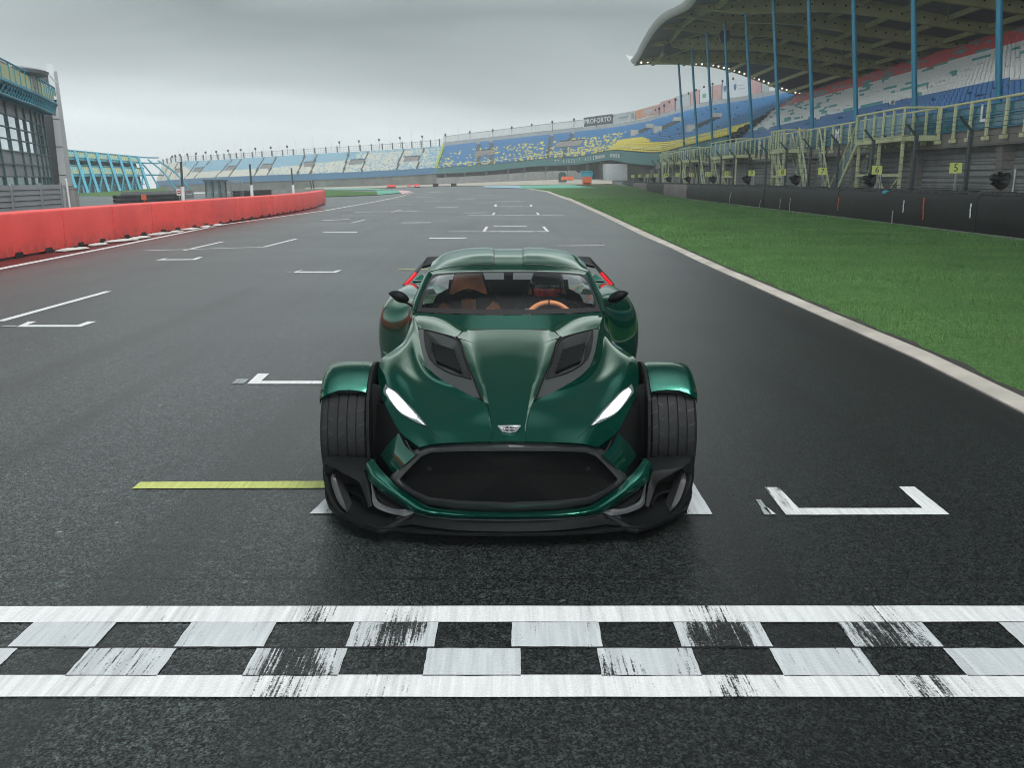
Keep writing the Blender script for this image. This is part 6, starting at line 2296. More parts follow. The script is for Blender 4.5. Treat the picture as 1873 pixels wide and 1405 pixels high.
def recess(mb):
    mb.add([K(250, 850, 4.27), K(336, 840, 4.27), K(336, 905, 4.27), K(255, 930, 4.27)], [(0, 1, 2, 3)])
ep = both(plate, 'end_plate', M_SATB, smooth=35)
both(flange, 'flange', M_SATB, ep, smooth=35)
both(fin, 'fin', mat('dark_grey_composite', (.020, .022, .023), .42, var=.15, sc=5.), ep, smooth=40)
both(recess, 'recess_panel', M_MATB, ep)
def duct(mb):
    # textured channel between the green band and the end plate
    U_ = [(252, 884, 4.05), (238, 898, 4.0), (215, 912.5, 3.945), (196, 925, 3.90), (178, 935, 3.872)]
    L_ = [(248, 890, 4.04), (244, 905, 4.0), (228, 924, 3.94), (205, 932, 3.895), (182, 936, 3.868)]
    rows = []
    for a, b in zip(U_, L_):
        p, q = K(*a), K(*b)
        m = (p + q) / 2 + V((0, .05, 0))
        rows.append([p, p * .7 + q * .3 + V((0, .06, 0)), q * .75 + p * .25 + V((0, .045, 0)), q])
    mb.grid(rows)
def duct_rim(mb):
    a = [K(*q) for q in ((252, 883, 4.05), (250, 900, 4.01), (247, 924, 3.955), (225, 936.5, 3.905), (196, 943.5, 3.868), (185.5, 943.3, 3.86), (172, 938.3, 3.862))]
    b = [K(*q) for q in ((247, 889, 4.04), (244.5, 903, 4.005), (239, 917, 3.965), (221.5, 927, 3.925), (203, 932, 3.892), (192, 931.5, 3.884), (176, 935, 3.872))]
    mb.grid([[p, (p + q) / 2 + V((0, -.006, .002)), q] for p, q in zip(cr(a, 20), cr(b, 20))])
dk = both(duct, 'brake_duct', M_MATB, smooth=40)
both(duct_rim, 'duct_rim', make_carbon('grey_carbon_weave', (.018, .021, .024), (.055, .060, .066), .4, 260.), dk, smooth=40)
def duct_vane(mb):
    for k in range(6):
        s = .2 + k * .11
        a = K(lerp(253, 184, s), lerp(889, 934, s), lerp(4.045, 3.875, s)) + V((0, .02, 0)); b = K(lerp(254, 190, s), lerp(908, 938, s), lerp(4.0, 3.87, s)) + V((0, .02, 0))
        mb.bar(a, b, .004, .03, up=(0, 1, 0))
# ---------------------------------------------------------------- wheels and cycle wings
AXF, AXR = 4.62, 7.02
def tyre_geo(mb, R, hw, n=96):
    prof = [(-hw * .78, R * .66), (-hw * .98, R * .74), (-hw, R * .86), (-hw * .94, R * .945), (-hw * .84, R * .985)]
    g = [-.62, -.22, .16, .52]
    for q in g:
        x = q * hw
        prof += [(x - .0035, R * (1 - .010 * abs(q))), (x - .0028, R - .008), (x + .0028, R - .008), (x + .0035, R * (1 - .010 * abs(q)))]
    prof += [(hw * .84, R * .985), (hw * .94, R * .945), (hw, R * .86), (hw * .98, R * .74), (hw * .78, R * .66)]
    mb.lathe(prof, (0, 0, 0), 'x', n)
    # tread sipes: short dark cuts between the grooves
    rr = random.Random(4)
def sipes(mb, R, hw):
    rr = random.Random(8)
    lanes = [(-.93, -.66), (-.60, -.40), (-.18, .02), (.20, .36), (.56, .92)]
    for li, (a, b) in enumerate(lanes):
        n = 26
        for k in range(n):
            t0 = 2 * math.pi * (k + .2 * li) / n
            pts = []
            for i in range(5):
                s = i / 4; x = hw * lerp(a, b, s)
                t = t0 + (.05 if li % 2 else -.05) * s
                r = R * (1 - .010 * abs(x / hw)) * (1 if abs(x / hw) < .84 else 1 - .02 * (abs(x / hw) - .84) / .1) + .0006
                pts.append((x, t, r))
            for (x0, ta, r0), (x1, tb, r1) in zip(pts, pts[1:]):
                w = .011
                mb.add([V((x0, r0 * math.cos(ta - w), r0 * math.sin(ta - w))), V((x1, r1 * math.cos(tb - w), r1 * math.sin(tb - w))), V((x1, r1 * math.cos(tb + w), r1 * math.sin(tb + w))), V((x0, r0 * math.cos(ta + w), r0 * math.sin(ta + w)))], [(0, 1, 2, 3)], 1)
def wheel(x, y, R, hw):
    e = bpy.data.objects.new('wheel', None); e.empty_display_size = .1
    COL.objects.link(e); e.parent = t_car
    e.location = V((x, y, R)) - ORG[t_car]
    ORG[e] = V((0, 0, 0))
    mb = MB(); tyre_geo(mb, R, hw); sipes(mb, R, hw); mb.build('tyre', [M_TYRE, M_SEAL], e, smooth=30, recalc=False)
    mb = MB()
    s = 1 if x > 0 else -1
    mb.lathe([(s * hw * .78, R * .67), (s * hw * .7, R * .62), (-s * hw * .5, R * .6), (-s * hw * .78, R * .67)], (0, 0, 0), 'x', 40)
    for k in range(5):
        for d_ in (-.13, .13):
            a = 2 * math.pi * k / 5 + d_
            mb.bar((s * hw * .45, .05 * math.cos(a), .05 * math.sin(a)), (s * hw * .68, R * .63 * math.cos(a), R * .63 * math.sin(a)), .03, .028, up=(1, 0, 0))
    mb.lathe([(s * hw * .6, 0), (s * hw * .6, .05), (s * hw * .3, .07)], (0, 0, 0), 'x', 16)
    mb.lathe([(0, .06), (0, R * .5), (.012, R * .5), (.012, .06)], (0, 0, 0), 'x', 30)
    mb.build('rim', mat('dark_alloy', (.05, .052, .055), .35, .8), e, smooth=40)
for s in (1, -1):
    wheel(s * .822, AXF, .312, .123)
    wheel(s * .80, AXR, .335, .142)
def cycle_wing(mb):
    xs_ = [(.703, -.058), (.704, -.018), (.711, -.004), (.732, .002), (.79, .005), (.85, .005), (.90, .001), (.930, -.009), (.947, -.028), (.953, -.060)]
    R = .349
    rows = []
    A0, A1 = 49, 172
    n = 40
    for k in range(n + 1):
        f = k / n
        a = math.radians(lerp(A0, A1, f))
        e = 1.0
        dr = 0.
        # rounded front and rear edges
        ed = min(f, 1 - f) * (A1 - A0)
        if ed < 4: q = 1 - ed / 4; dr = -.003 * q * q; e = 1 - .02 * q * q
        row = []
        for x, d in xs_:
            xm = .83 + (x - .83) * e
            # outer edge is cut back towards the lip
            cut = 0
            if f < .25 and x > .83: cut = -math.radians(7) * (x - .83) / .12
            if f < .25 and x < .83: cut = math.radians(2) * (x - .83) / .12
            aa = a - cut * (1 - f / .25) * -1 if f < .25 else a
            r = R + d + dr
            row.append(V((xm, AXF - r * math.cos(aa), .31 + r * math.sin(aa))))
        rows.append(row)
    mb.grid(rows)
    inn = [[V((.83 + (p.x - .83) * .97, AXF + (p.y - AXF) * .945, .31 + (p.z - .31) * .945)) for p in r] for r in rows]
    mb.grid(inn)
    mb.grid([[a, b] for a, b in zip(rows[0], inn[0])])
    mb.grid([[a, b] for a, b in zip(rows[-1], inn[-1])])
    mb.grid([[a[0], b[0]] for a, b in zip(rows, inn)])
    mb.grid([[a[-1], b[-1]] for a, b in zip(rows, inn)])
cw = both(cycle_wing, 'front_fender', M_CARW, smooth=40, weld=.0006)
def cw_lip(mb):
    R = .338
    mb.grid([[V((x, AXF - (R + d) * math.cos(math.radians(a)), .31 + (R + d) * math.sin(math.radians(a)))) for x in (.715, .75, .83, .90, .938)] for a, d in ((50, .004), (47.2, .000), (47.2, -.012), (51, -.012))])
both(cw_lip, 'lip', M_MATB, cw, smooth=40)
def cw_stay(mb):
    mb.tube([V((.70, 4.62, .40)), V((.60, 4.66, .36))], .02, 8); mb.tube([V((.70, 4.5, .34)), V((.58, 4.5, .30))], .016, 8); mb.tube([V((.70, 4.74, .25)), V((.58, 4.8, .22))], .016, 8)
both(cw_stay, 'suspension_arm', M_MATB)
# ---------------------------------------------------------------- rear body
RB = [(5.72, [(.58, .18), (.60, .32), (.61, .45), (.605, .58), (.598, .70), (.585, .78), (.56, .815), (.48, .83)]),
      (6.05, [(.66, .18), (.69, .32), (.70, .45), (.695, .58), (.68, .69), (.65, .765), (.60, .805), (.49, .825)]),
      (6.25, [(.80, .18), (.84, .32), (.855, .45), (.85, .58), (.82, .69), (.76, .765), (.67, .80), (.49, .82)]),
      (6.42, [(.88, .18), (.92, .32), (.935, .45), (.93, .58), (.90, .69), (.83, .765), (.72, .80), (.48, .81)]),
      (6.75, [(.92, .24), (.95, .34), (.958, .46), (.952, .59), (.925, .70), (.86, .77), (.74, .80), (.47, .79)]),
      (7.15, [(.92, .30), (.945, .38), (.955, .48), (.948, .60), (.92, .70), (.85, .765), (.73, .79), (.45, .76)]),
      (7.45, [(.86, .34), (.90, .42), (.91, .50), (.90, .60), (.87, .69), (.81, .745), (.69, .765), (.42, .73)]),
      (7.62, [(.76, .36), (.80, .42), (.81, .50), (.80, .60), (.78, .67), (.73, .715), (.62, .73), (.40, .70)])]
cols = [cr([V((s[j][0], y, s[j][1])) for y, s in RB], 30) for j in range(8)]
mb = MB()
rows = loft(cols, 24)
mb.grid(rows)
mb.add(rows[-1], [tuple(range(24))])
mb.mirror(); mb.build('rear_body', M_CAR, t_car, smooth=40, weld=.0008)
both(lambda mb: mb.add([V((.615, 6.02, .24)), V((.74, 6.2, .24)), V((.72, 6.19, .52)), V((.64, 6.03, .60))], [(0, 1, 2, 3)]), 'side_intake', M_CARB)
mb = MB()
mb.hexa([V((-.6, 4.3, .07)), V((.6, 4.3, .07)), V((.72, 7.3, .10)), V((-.72, 7.3, .10)), V((-.58, 4.3, .16)), V((.58, 4.3, .16)), V((.70, 7.3, .30)), V((-.70, 7.3, .30))])
mb.build('floor_pan', M_MATB, t_car)
# ---------------------------------------------------------------- cabin: screen, pillars, roof
base = [(0, 575.5, 5.495), (60, 575, 5.505), (110, 573.3, 5.53), (150, 571.2, 5.565), (169, 570, 5.59)]
topl = [(0, 496.5, 6.09), (45, 496.8, 6.095), (85, 498.2, 6.115), (115, 500.5, 6.14), (140, 504, 6.175)]
nb_ = 22
bcv, tcv = cr([K(*q) for q in base], nb_), cr([K(*q) for q in topl], nb_)
def scr(i, s, o=0.):
    a, b = bcv[i], tcv[i]
    return a + (b - a) * s + V((0, -.035, .03)) * (4 * s * (1 - s)) * .6 + V((0, -o, o))
mb = MB(); mb.grid([[scr(i, .085 + .90 * j / 10) for j in range(11)] for i in range(nb_)]); mb.mirror()
wsc = mb.build('windscreen', M_GLASS, t_car, smooth=60, weld=.0008)
mb = MB()
mb.grid([[scr(i, s, .001) for s in (0, .04, .088)] for i in range(nb_)])
mb.grid([[scr(i, s, .001) for s in (.955, .985, 1.01)] for i in range(nb_)])
def sedge(s, w):
    k = nb_ - 1
    f = (nb_ - 1) * (1 - w)
    j = min(nb_ - 2, int(f)); a = scr(j, s, .001); b = scr(j + 1, s, .001)
    return a + (b - a) * (f - j)
mb.grid([[sedge(j / 12, 0), sedge(j / 12, .025 + .03 * (1 - j / 12) + .035 * math.exp(-((j / 12 - .06) / .06) ** 2) + .09 * math.exp(-((1 - j / 12) / .10) ** 2))] for j in range(13)])
mb.mirror(); mb.build('black_border', M_SEAL, wsc, smooth=60)
def pillar(mb):
    pts = [(172, 572, 5.60), (164.5, 551, 5.765), (157, 531, 5.93), (149.5, 513, 6.09), (143, 500, 6.215)]
    out = [(180, 567, 5.67), (172, 547, 5.82), (164, 528, 5.98), (156, 510, 6.14), (147.5, 495, 6.27)]
    P_, O_ = cr([K(*q) for q in pts], 20), cr([K(*q) for q in out], 20)
    mb.grid([[p + V((-.012, -.002, -.004)), p + V((-.003, -.006, .006)), (p + o_) / 2 + V((.0, -.010, .010)), o_ + V((0, 0, .002)), o_ + V((.0, .02, -.012))] for p, o_ in zip(P_, O_)])
both(pillar, 'pillar', M_CAR, smooth=50)
def side_glass(mb):
    a = cr([K(*q) for q in ((181, 566, 5.69), (165, 527, 6.0), (149, 494.5, 6.29))], 10)
    b = [V((lerp(.575, .50, i / 9), lerp(6.95, 7.05, i / 9), lerp(.80, .965, i / 9))) for i in range(10)]
    mb.grid([cr([p, (p + q) / 2 + V((.025, 0, 0)), q], 8) for p, q in zip(a, b)])
both(side_glass, 'side_window', M_GLASS, smooth=50)
RL = [[(0.0, 496.1, 6.095), (0.0, 494.5, 6.130), (0.0, 483.5, 6.250), (0.0, 475.0, 6.370), (0.0, 466.0, 6.520), (0.0, 455.0, 6.880), ('w', 0, 7.25, 1.055), ('w', 0, 7.55, .985)],
      [(24.0, 496.2, 6.095), (24.0, 494.6, 6.130), (24.0, 483.5, 6.250), (24.3, 475.0, 6.370), (24.6, 466.0, 6.520), (25.0, 455.0, 6.880), ('w', .10, 7.25, 1.055), ('w', .10, 7.55, .985)],
      [(29.0, 496.2, 6.095), (29.0, 494.6, 6.130), (29.0, 482.0, 6.255), (30.0, 473.5, 6.370), (31.0, 464.0, 6.520), (33.0, 452.5, 6.880), ('w', .14, 7.25, 1.068), ('w', .13, 7.55, .995)],
      [(62.0, 496.6, 6.105), (62.0, 495.0, 6.140), (62.0, 483.3, 6.260), (62.5, 474.7, 6.375), (63.0, 465.2, 6.525), (62.0, 453.3, 6.880), ('w', .26, 7.25, 1.06), ('w', .25, 7.55, .985)],
      [(96.0, 498.0, 6.125), (96.0, 496.4, 6.160), (96.0, 486.5, 6.280), (95.5, 477.7, 6.395), (95.0, 469.5, 6.540), (92.0, 456.7, 6.885), ('w', .37, 7.25, 1.035), ('w', .34, 7.55, .96)],
      [(124.0, 500.2, 6.155), (124.0, 498.6, 6.190), (125.0, 491.0, 6.300), (124.0, 483.3, 6.415), (122.0, 475.3, 6.570), (117.0, 463.5, 6.890), ('w', .455, 7.25, 1.00), ('w', .42, 7.55, .93)],
      [(144.0, 503.6, 6.195), (144.0, 502.0, 6.230), (144.5, 495.5, 6.320), (143.0, 490.0, 6.445), (141.0, 484.0, 6.610), (135.0, 476.0, 6.900), ('w', .50, 7.25, .955), ('w', .46, 7.55, .90)],
      [('w', .545, 6.22, .965), ('w', .55, 6.33, .97), ('w', .553, 6.45, .967), ('w', .555, 6.6, .963), ('w', .55, 6.85, .952), ('w', .525, 7.25, .92), ('w', .49, 7.55, .87)]]
rc = [cr([kk(q) for q in L], 30) for L in RL]
mb = MB()
mb.grid([list(r) for r in zip(rc[0], rc[1], rc[2])])
mb.grid(loft(rc[2:7], 24))
mb.grid([[a, b] for a, b in zip(rc[6], rc[7])])
mb.mirror()
roof = mb.build('roof', M_CAR, t_car, smooth=35, weld=.0008)
BVR = BVHTree.FromPolygons([V(p) for p in mb.v], mb.f)
BV0 = BV
def onr(u, v, off=.001): return on(u, v, off, BVR)
both(lambda mb: (mb.tube([onr(26.5, v) for v in (483, 478, 472, 466, 461, 457, 455)], .0035, 5), mb.tube([onr(u, v) for u, v in ((27, 483), (60, 484.2), (96, 487.5), (122, 491.5), (143, 496.5))], .0032, 5), mb.tube([onr(27, 483.5), onr(38, 488), onr(52, 494)], .0022, 5)), 'roof_seam', M_SEAL, [roof, roof], smooth=60)
# rear screen frame and tail deck
mb = MB()
mb.hexa([V((-.56, 7.30, .15)), V((.56, 7.30, .15)), V((.56, 7.36, .15)), V((-.56, 7.36, .15)), V((-.48, 7.30, .805)), V((.48, 7.30, .805)), V((.48, 7.36, .80)), V((-.48, 7.36, .80))])
mb.hexa([V((-.035, 7.28, .80)), V((.035, 7.28, .80)), V((.035, 7.32, .80)), V((-.035, 7.32, .80)), V((-.05, 7.28, 1.04)), V((.05, 7.28, 1.04)), V((.05, 7.32, 1.04)), V((-.05, 7.32, 1.04))])
mb.build('rear_bulkhead', M_MATB, t_car)
mb = MB(); mb.grid([[V((x, 7.34, .79)), V((x * .9, 7.52, .93))] for x in (-.46, -.2, 0, .2, .46)]); mb.build('rear_window', glassy('rear_glass', (.3, .36, .36), .05, .25), t_car)
# wing loops with tail lamps
def wing(mb):
    top = [K(60, 468, 7.52), K(100, 468, 7.52), K(140, 469, 7.52), K(150, 470.5, 7.53)]
    low = [K(60, 479, 7.42), K(100, 479.5, 7.42), K(136, 481.5, 7.42), K(158, 487, 7.45)]
    mb.grid([[a, b, b + V((0, .02, -.02)), a + V((0, .05, -.012))] for a, b in zip(top, low)], close=True)
    o_ = [K(149, 470.5, 7.53), K(160, 482, 7.54), K(171, 494.5, 7.55), K(184, 508, 7.56), K(193.5, 519.5, 7.57), K(194, 523, 7.57), K(184, 530, 7.55), K(172, 534, 7.54)]
    i_ = [K(158, 487, 7.46), K(162, 491.5, 7.47), K(168, 500, 7.48), K(178, 512, 7.5), K(186.5, 519.5, 7.5), K(186, 522, 7.5), K(178, 526.5, 7.5), K(166, 530.5, 7.48)]
    mb.grid([[a, (a + b) / 2 + V((0, -.02, .005)), b, b + V((0, .06, -.01)), a + V((.0, .07, -.01))] for a, b in zip(o_, i_)], close=True)
wg = both(wing, 'rear_wing', M_CARB, smooth=40)
def make_tail():
    t = NT('tail_lamp_red')
    n = t.noise(t.pos(), 30., 3.)
    c = t.mix(n, (.35, .004, .008), (.75, .012, .02))
    t.bsdf(c, .25, 0., Emission_Color=(1., .03, .04), Emission_Strength=.38)
    return t.m
def tail(mb):
    a = [K(171.5, 497, 7.46), K(176, 503, 7.465), K(183, 510.5, 7.47), K(190.5, 518.5, 7.49), K(189, 524, 7.49), K(184, 529, 7.49)]
    b = [K(166.5, 500, 7.46), K(170, 505, 7.465), K(176, 512, 7.47), K(184, 520, 7.49), K(182, 523.5, 7.49), K(176, 527, 7.49)]
    mb.grid([[p, (p + q) / 2 + V((0, -.012, 0)), q] for p, q in zip(a, b)])
both(tail, 'tail_lamp', make_tail(), wg, smooth=50)
def tfin(mb):
    mb.prism([K(150, 509, 7.42), K(158, 501.5, 7.42), K(172, 511, 7.42), K(160, 512.5, 7.42)], V((0, .1, 0)))
    mb.prism([K(160, 524, 7.4), K(178, 517, 7.4), K(177, 520, 7.4), K(160, 527.5, 7.4)], V((0, .12, 0)))
    mb.hexa([K(140, 514, 7.5), K(176, 514, 7.5), K(180, 528, 7.4), K(140, 532, 7.4), K(140, 512.5, 7.55), K(174, 512.5, 7.55), K(178, 526, 7.45), K(140, 530, 7.45)])
both(tfin, 'tail_fin', M_CAR)
# mirrors
def mirror_(mb):
    rows = []
    for i in range(13):
        s = i / 12
        w = math.sin(math.pi * min(1, max(.0, s * .97 + .015))) ** .55
        c = K(lerp(182, 219, s), lerp(547.5, 536.5, s ** .8), 5.84)
        hz = (.037 - .008 * s) * w * (1.0 if s < .85 else .9); hy = .045 * w
        rows.append([c + V((.0, hy * math.cos(2 * math.pi * k / 14), hz * math.sin(2 * math.pi * k / 14) * (1.25 if math.sin(2 * math.pi * k / 14) < 0 and s < .7 else 1))) for k in range(14)])
    mb.grid(rows, close=True); mb.add(rows[0], [tuple(range(14))]); mb.add(rows[-1], [tuple(range(14))])
mr = both(mirror_, 'wing_mirror', M_SATB, smooth=50)
both(lambda mb: mb.tube(cr([K(174, 561, 5.78), K(180, 557, 5.80), K(187, 553.5, 5.83), K(194, 551, 5.84)], 8), [.008] * 8, 8), 'arm', M_SATB, mr, smooth=60)
# ---------------------------------------------------------------- interior
M_TAN = mat('tan_leather', (.82, .31, .13), .55, var=.2, sc=8., bump=.15, bsc=90.)
M_INT = mat('black_alcantara', (.012, .014, .015), .9, var=.2)
mb = MB()
mb.grid([[V((x, 5.60, .735 - .02 * abs(x))), V((x, 5.75, .745 - .02 * abs(x))), V((x, 5.90, .72)), V((x, 5.94, .62)), V((x, 5.94, .40))] for x in (-.56, -.3, 0, .3, .56)])
mb.build('dashboard', M_INT, t_car, smooth=40)
def seat_at(cx):
    e = bpy.data.objects.new('seat', None); COL.objects.link(e); e.parent = t_car; e.empty_display_size = .1
    e.location = V((cx, 6.75, 0)) - ORG[t_car]; ORG[e] = V((cx, 6.75, 0))
    def pt(px, v, y, c=(857 - 930)): return K(px - 930, v, y) + V((cx - K(-73, 540, 6.85).x, 0, 0))
    mb = MB()
    mb.prism([pt(x, v, 6.92) for x, v in ((832, 499), (882, 499), (890, 522), (905, 546), (918, 566), (920, 620), (795, 620), (797, 566), (812, 546), (824, 522))], V((0, .08, .0)))
    mb.build('shell', M_INT, e)
    mb = MB()
    A = [pt(x, v, 6.86) for x, v in ((833, 500), (880, 500), (891, 538), (884, 537), (868, 530), (856, 528), (845, 530), (829, 538), (821, 537.5))]
    mb.prism(A, V((0, .08, 0)))
    mb.build('headrest', M_TAN, e)
    mb = MB()
    for k in range(4):
        x0 = 843.5 + k * 6.8
        mb.prism([pt(x0, 547.5 + (1 if k in (0, 3) else 0), 6.85), pt(x0 + 6.3, 547.5 + (1 if k in (0, 3) else 0), 6.85), pt(x0 + 6.3, 600, 6.72), pt(x0, 600, 6.72)], V((0, .06, 0)))
    mb.build('backrest_pad', M_TAN, e)
    for sgn in (-1, 1):
        mb = MB()
        mb.prism([pt(857 + sgn * dx, v, 6.74) for dx, v in ((45, 553.5), (52, 557), (61, 568), (64, 600), (30, 600), (32, 566), (38, 562))], V((0, .12, 0)))
        mb.build('bolster', M_TAN, e)
    mb = MB(); mb.tube([pt(852, 533, 6.855), pt(857, 531, 6.855), pt(863, 533, 6.855)], .006, 6); mb.build('harness_slot', M_CHR, e)
    mb = MB(); mb.hexa([V((cx - .22, 6.25, .22)), V((cx + .22, 6.25, .22)), V((cx + .22, 6.85, .2)), V((cx - .22, 6.85, .2)), V((cx - .22, 6.25, .36)), V((cx + .22, 6.25, .36)), V((cx + .22, 6.85, .30)), V((cx - .22, 6.85, .30))]); mb.build('seat_cushion', M_TAN, e)
seat_at(K(-73, 540, 6.85).x)
seat_at(.30)
# steering wheel
swc = K(75, 555, 5.99) + V((0, .03, -.165))
Mw = Matrix.Rotation(math.radians(-20), 3, 'X')
mb = MB()
mb.tube([swc + Mw @ V((.168 * math.cos(a), 0, .168 * math.sin(a))) for a in [2 * math.pi * i / 40 for i in range(40)]], .0185, 10, closed=True)
sw = mb.build('steering_wheel', M_TAN, t_car, smooth=60)
mb = MB()
for a in (math.radians(-90), 0, math.pi): mb.bar(swc, swc + Mw @ V((.16 * math.cos(a), 0, .16 * math.sin(a))), .03, .02, up=(0, 1, 0))
mb.lathe([(-.02, 0), (-.02, .05), (.02, .06), (.02, 0)], swc, 'y', 18)
mb.tube([swc, swc + V((0, -.3, -.02))], .03, 8)
mb.build('hub', M_MATB, sw)
mb = MB(); mb.tube([swc + Mw @ V((.168 * math.cos(a), 0, .168 * math.sin(a))) for a in (math.radians(88), math.radians(90), math.radians(92))], .0195, 10); mb.build('centre_mark', mat('brown_stitch', (.16, .05, .02), .6), sw)
# rear-view camera pod under the roof front
mb = MB(); mb.hexa([K(-10, 499, 6.2), K(10, 499, 6.2), K(10, 499, 6.26), K(-10, 499, 6.26), K(-6, 494, 6.16), K(6, 494, 6.16), K(6, 494, 6.3), K(-6, 494, 6.3)]); mb.build('sensor_pod', M_MATB, wsc)
t_car.rotation_euler.z = th
t_car.location = Matrix.Rotation(th, 3, 'Z') @ V((0, CARY, 0))
# ================================================================ driver
t_drv = thing('person', 'driver in dark suit and black helmet with red visor, hands on the steering wheel', 'person', (.28, 6.6, 0))
HC = K(70, 521, 6.58)
def skin_mesh(name, verts, edges, radii, root, m, parent, sub=2):
    me = bpy.data.meshes.new(name)
    off = ORG[parent]
    me.from_pydata([V(p) - off for p in verts], edges, [])
    o = bpy.data.objects.new(name, me); COL.objects.link(o)
    md = o.modifiers.new('skin', 'SKIN')
    for i, r in enumerate(radii):
        me.skin_vertices[0].data[i].radius = r if isinstance(r, tuple) else (r, r)
        me.skin_vertices[0].data[i].use_root = (i == root)
    sb = o.modifiers.new('sub', 'SUBSURF'); sb.levels = sub; sb.render_levels = sub
    dg = bpy.context.evaluated_depsgraph_get(); dg.update()
    m2 = bpy.data.meshes.new_from_object(o.evaluated_get(dg))
    bpy.data.objects.remove(o); bpy.data.meshes.remove(me)
    m2.name = name
    m2.materials.clear(); m2.materials.append(m)
    m2.polygons.foreach_set('use_smooth', [True] * len(m2.polygons))
    o = bpy.data.objects.new(name, m2); COL.objects.link(o)
    o.parent = parent
    ORG[o] = off
    return o
M_SUIT = mat('dark_race_suit', (.018, .020, .024), .85, var=.25, sc=12., bump=.2, bsc=40.)
M_GLOV = mat('grey_racing_glove', (.16, .17, .175), .8, var=.2, sc=30.)
cx = HC.x
# seated body: pelvis, spine, shoulders, arms to the rim, legs forward
Vt = [(cx, 6.62, .38), (cx, 6.68, .52), (cx, 6.70, .63), (cx, 6.68, .70), (cx, 6.64, .76),
      (cx - .17, 6.67, .665), (cx - .25, 6.42, .555), (cx - .195, 6.12, .60), (cx - .175, 6.055, .655),
      (cx + .17, 6.67, .665), (cx + .25, 6.42, .555), (cx + .195, 6.12, .60), (cx + .175, 6.055, .655),
      (cx - .10, 6.5, .37), (cx - .12, 6.05, .46), (cx - .10, 5.65, .30), (cx - .10, 5.55, .36),
      (cx + .10, 6.5, .37), (cx + .12, 6.05, .46), (cx + .10, 5.65, .30), (cx + .10, 5.55, .36)]
Ed = [(0, 1), (1, 2), (2, 3), (3, 4), (2, 5), (5, 6), (6, 7), (7, 8), (2, 9), (9, 10), (10, 11), (11, 12), (0, 13), (13, 14), (14, 15), (15, 16), (0, 17), (17, 18), (18, 19), (19, 20)]
Rd = [(.15, .12), (.14, .11), (.15, .10), (.07, .07), (.06, .06), .075, .052, .038, .034, .075, .052, .038, .034, .085, .065, .048, .04, .085, .065, .048, .04]
skin_mesh('body', Vt, Ed, Rd, 0, M_SUIT, t_drv)
# gloved hands closed round the rim: palm, four fingers and thumb each
for s in (-1, 1):
    a0 = math.radians(28 if s > 0 else 152)
    def rim(a, r, d): return swc + Mw @ V((r * math.cos(a), d, r * math.sin(a)))
    w0 = V((cx + s * .175, 6.055, .655))
    pm = rim(a0, .178, .030)
    vs_ = [w0, w0 * .5 + pm * .5, pm]
    es_ = [(0, 1), (1, 2)]
    rs_ = [.030, (.034, .018), (.036, .017)]
    for k in range(4):
        a = a0 + (k - 1.5) * .115
        b = len(vs_)
        L = (1., 1.08, 1.04, .86)[k]
        vs_ += [rim(a, .190, .018), rim(a, .197, -.008 * L), rim(a, .180, -.026 * L), rim(a, .160, -.022 * L)]
        es_ += [(2, b), (b, b + 1), (b + 1, b + 2), (b + 2, b + 3)]
        rs_ += [.0105, .0098, .009, .0082]
    a = a0 + s * -.0 + (.30 if s > 0 else -.30)
    b = len(vs_)
    vs_ += [rim(a, .160, .026), rim(a, .146, .006), rim(a - .04 * s, .142, -.014)]
    es_ += [(2, b), (b, b + 1), (b + 1, b + 2)]
    rs_ += [.013, .011, .009]
    skin_mesh('gloved_hand', vs_, es_, rs_, 0, M_GLOV, t_drv, 1)
# helmet
M_HEL = mat('black_helmet_shell', (.010, .012, .014), .22, var=.25, sc=10., Coat_Weight=.6)
mb = MB()
rows = []
for i in range(25):
    ph = math.pi * i / 24
    row = []
    for j in range(32):
        a = 2 * math.pi * j / 32
        x, y, z = math.sin(ph) * math.cos(a), math.sin(ph) * math.sin(a), math.cos(ph)
        # chin bar: stretch forward and down at the front
        f = max(0, -y) ** 1.5 * max(0, -z + .15)
        row.append(HC + V((x * .122 * (1 - .12 * max(0, -z)), y * (.142 + .02 * f) - .035 * f, z * (.135 if z > 0 else .128) - .03 * f)))
    rows.append(row)
mb.grid(rows, close=True)
hel = mb.build('helmet', M_HEL, t_drv, smooth=60)
BVH_H = BVHTree.FromPolygons([V(p) for p in mb.v], mb.f)
def onh(px, v, off=.003): return on(px - 930, v, off, BVH_H)
def hpatch(x0, x1, v0, v1, sag, n=14):
    return [[onh(lerp(x0, x1, i / n), v0 + sag * (1 - (2 * i / n - 1) ** 2), .003), onh(lerp(x0, x1, i / n), (v0 + v1) / 2 + sag * (1 - (2 * i / n - 1) ** 2), .006), onh(lerp(x0, x1, i / n), v1 + sag * (1 - (2 * i / n - 1) ** 2), .003)] for i in range(n + 1)]
t = NT('mirror_red_visor')
xyz = t.n('SeparateXYZ', ins={0: t.pos()})
n = t.noise(t.scale(t.pos(), (60., 1., 4.)), 1., 3.)
c = t.mix(t.ramp(n, [(.35, 0.), (.65, 1.)]), (.90, .07, .07), (.35, .04, .03))
t.bsdf(c, .25, .0, Coat_Weight=.6)
mb = MB(); mb.grid(hpatch(978, 1030, 526.5, 540.5, 1.6)); vis = mb.build('visor', t.m, hel, smooth=60)
mb = MB(); mb.grid(hpatch(976, 1032, 519, 526, 1.6)); mb.build('visor_strip', M_MATB, vis, smooth=60)
mb = MB()
txt = 'DONKERVOORT'
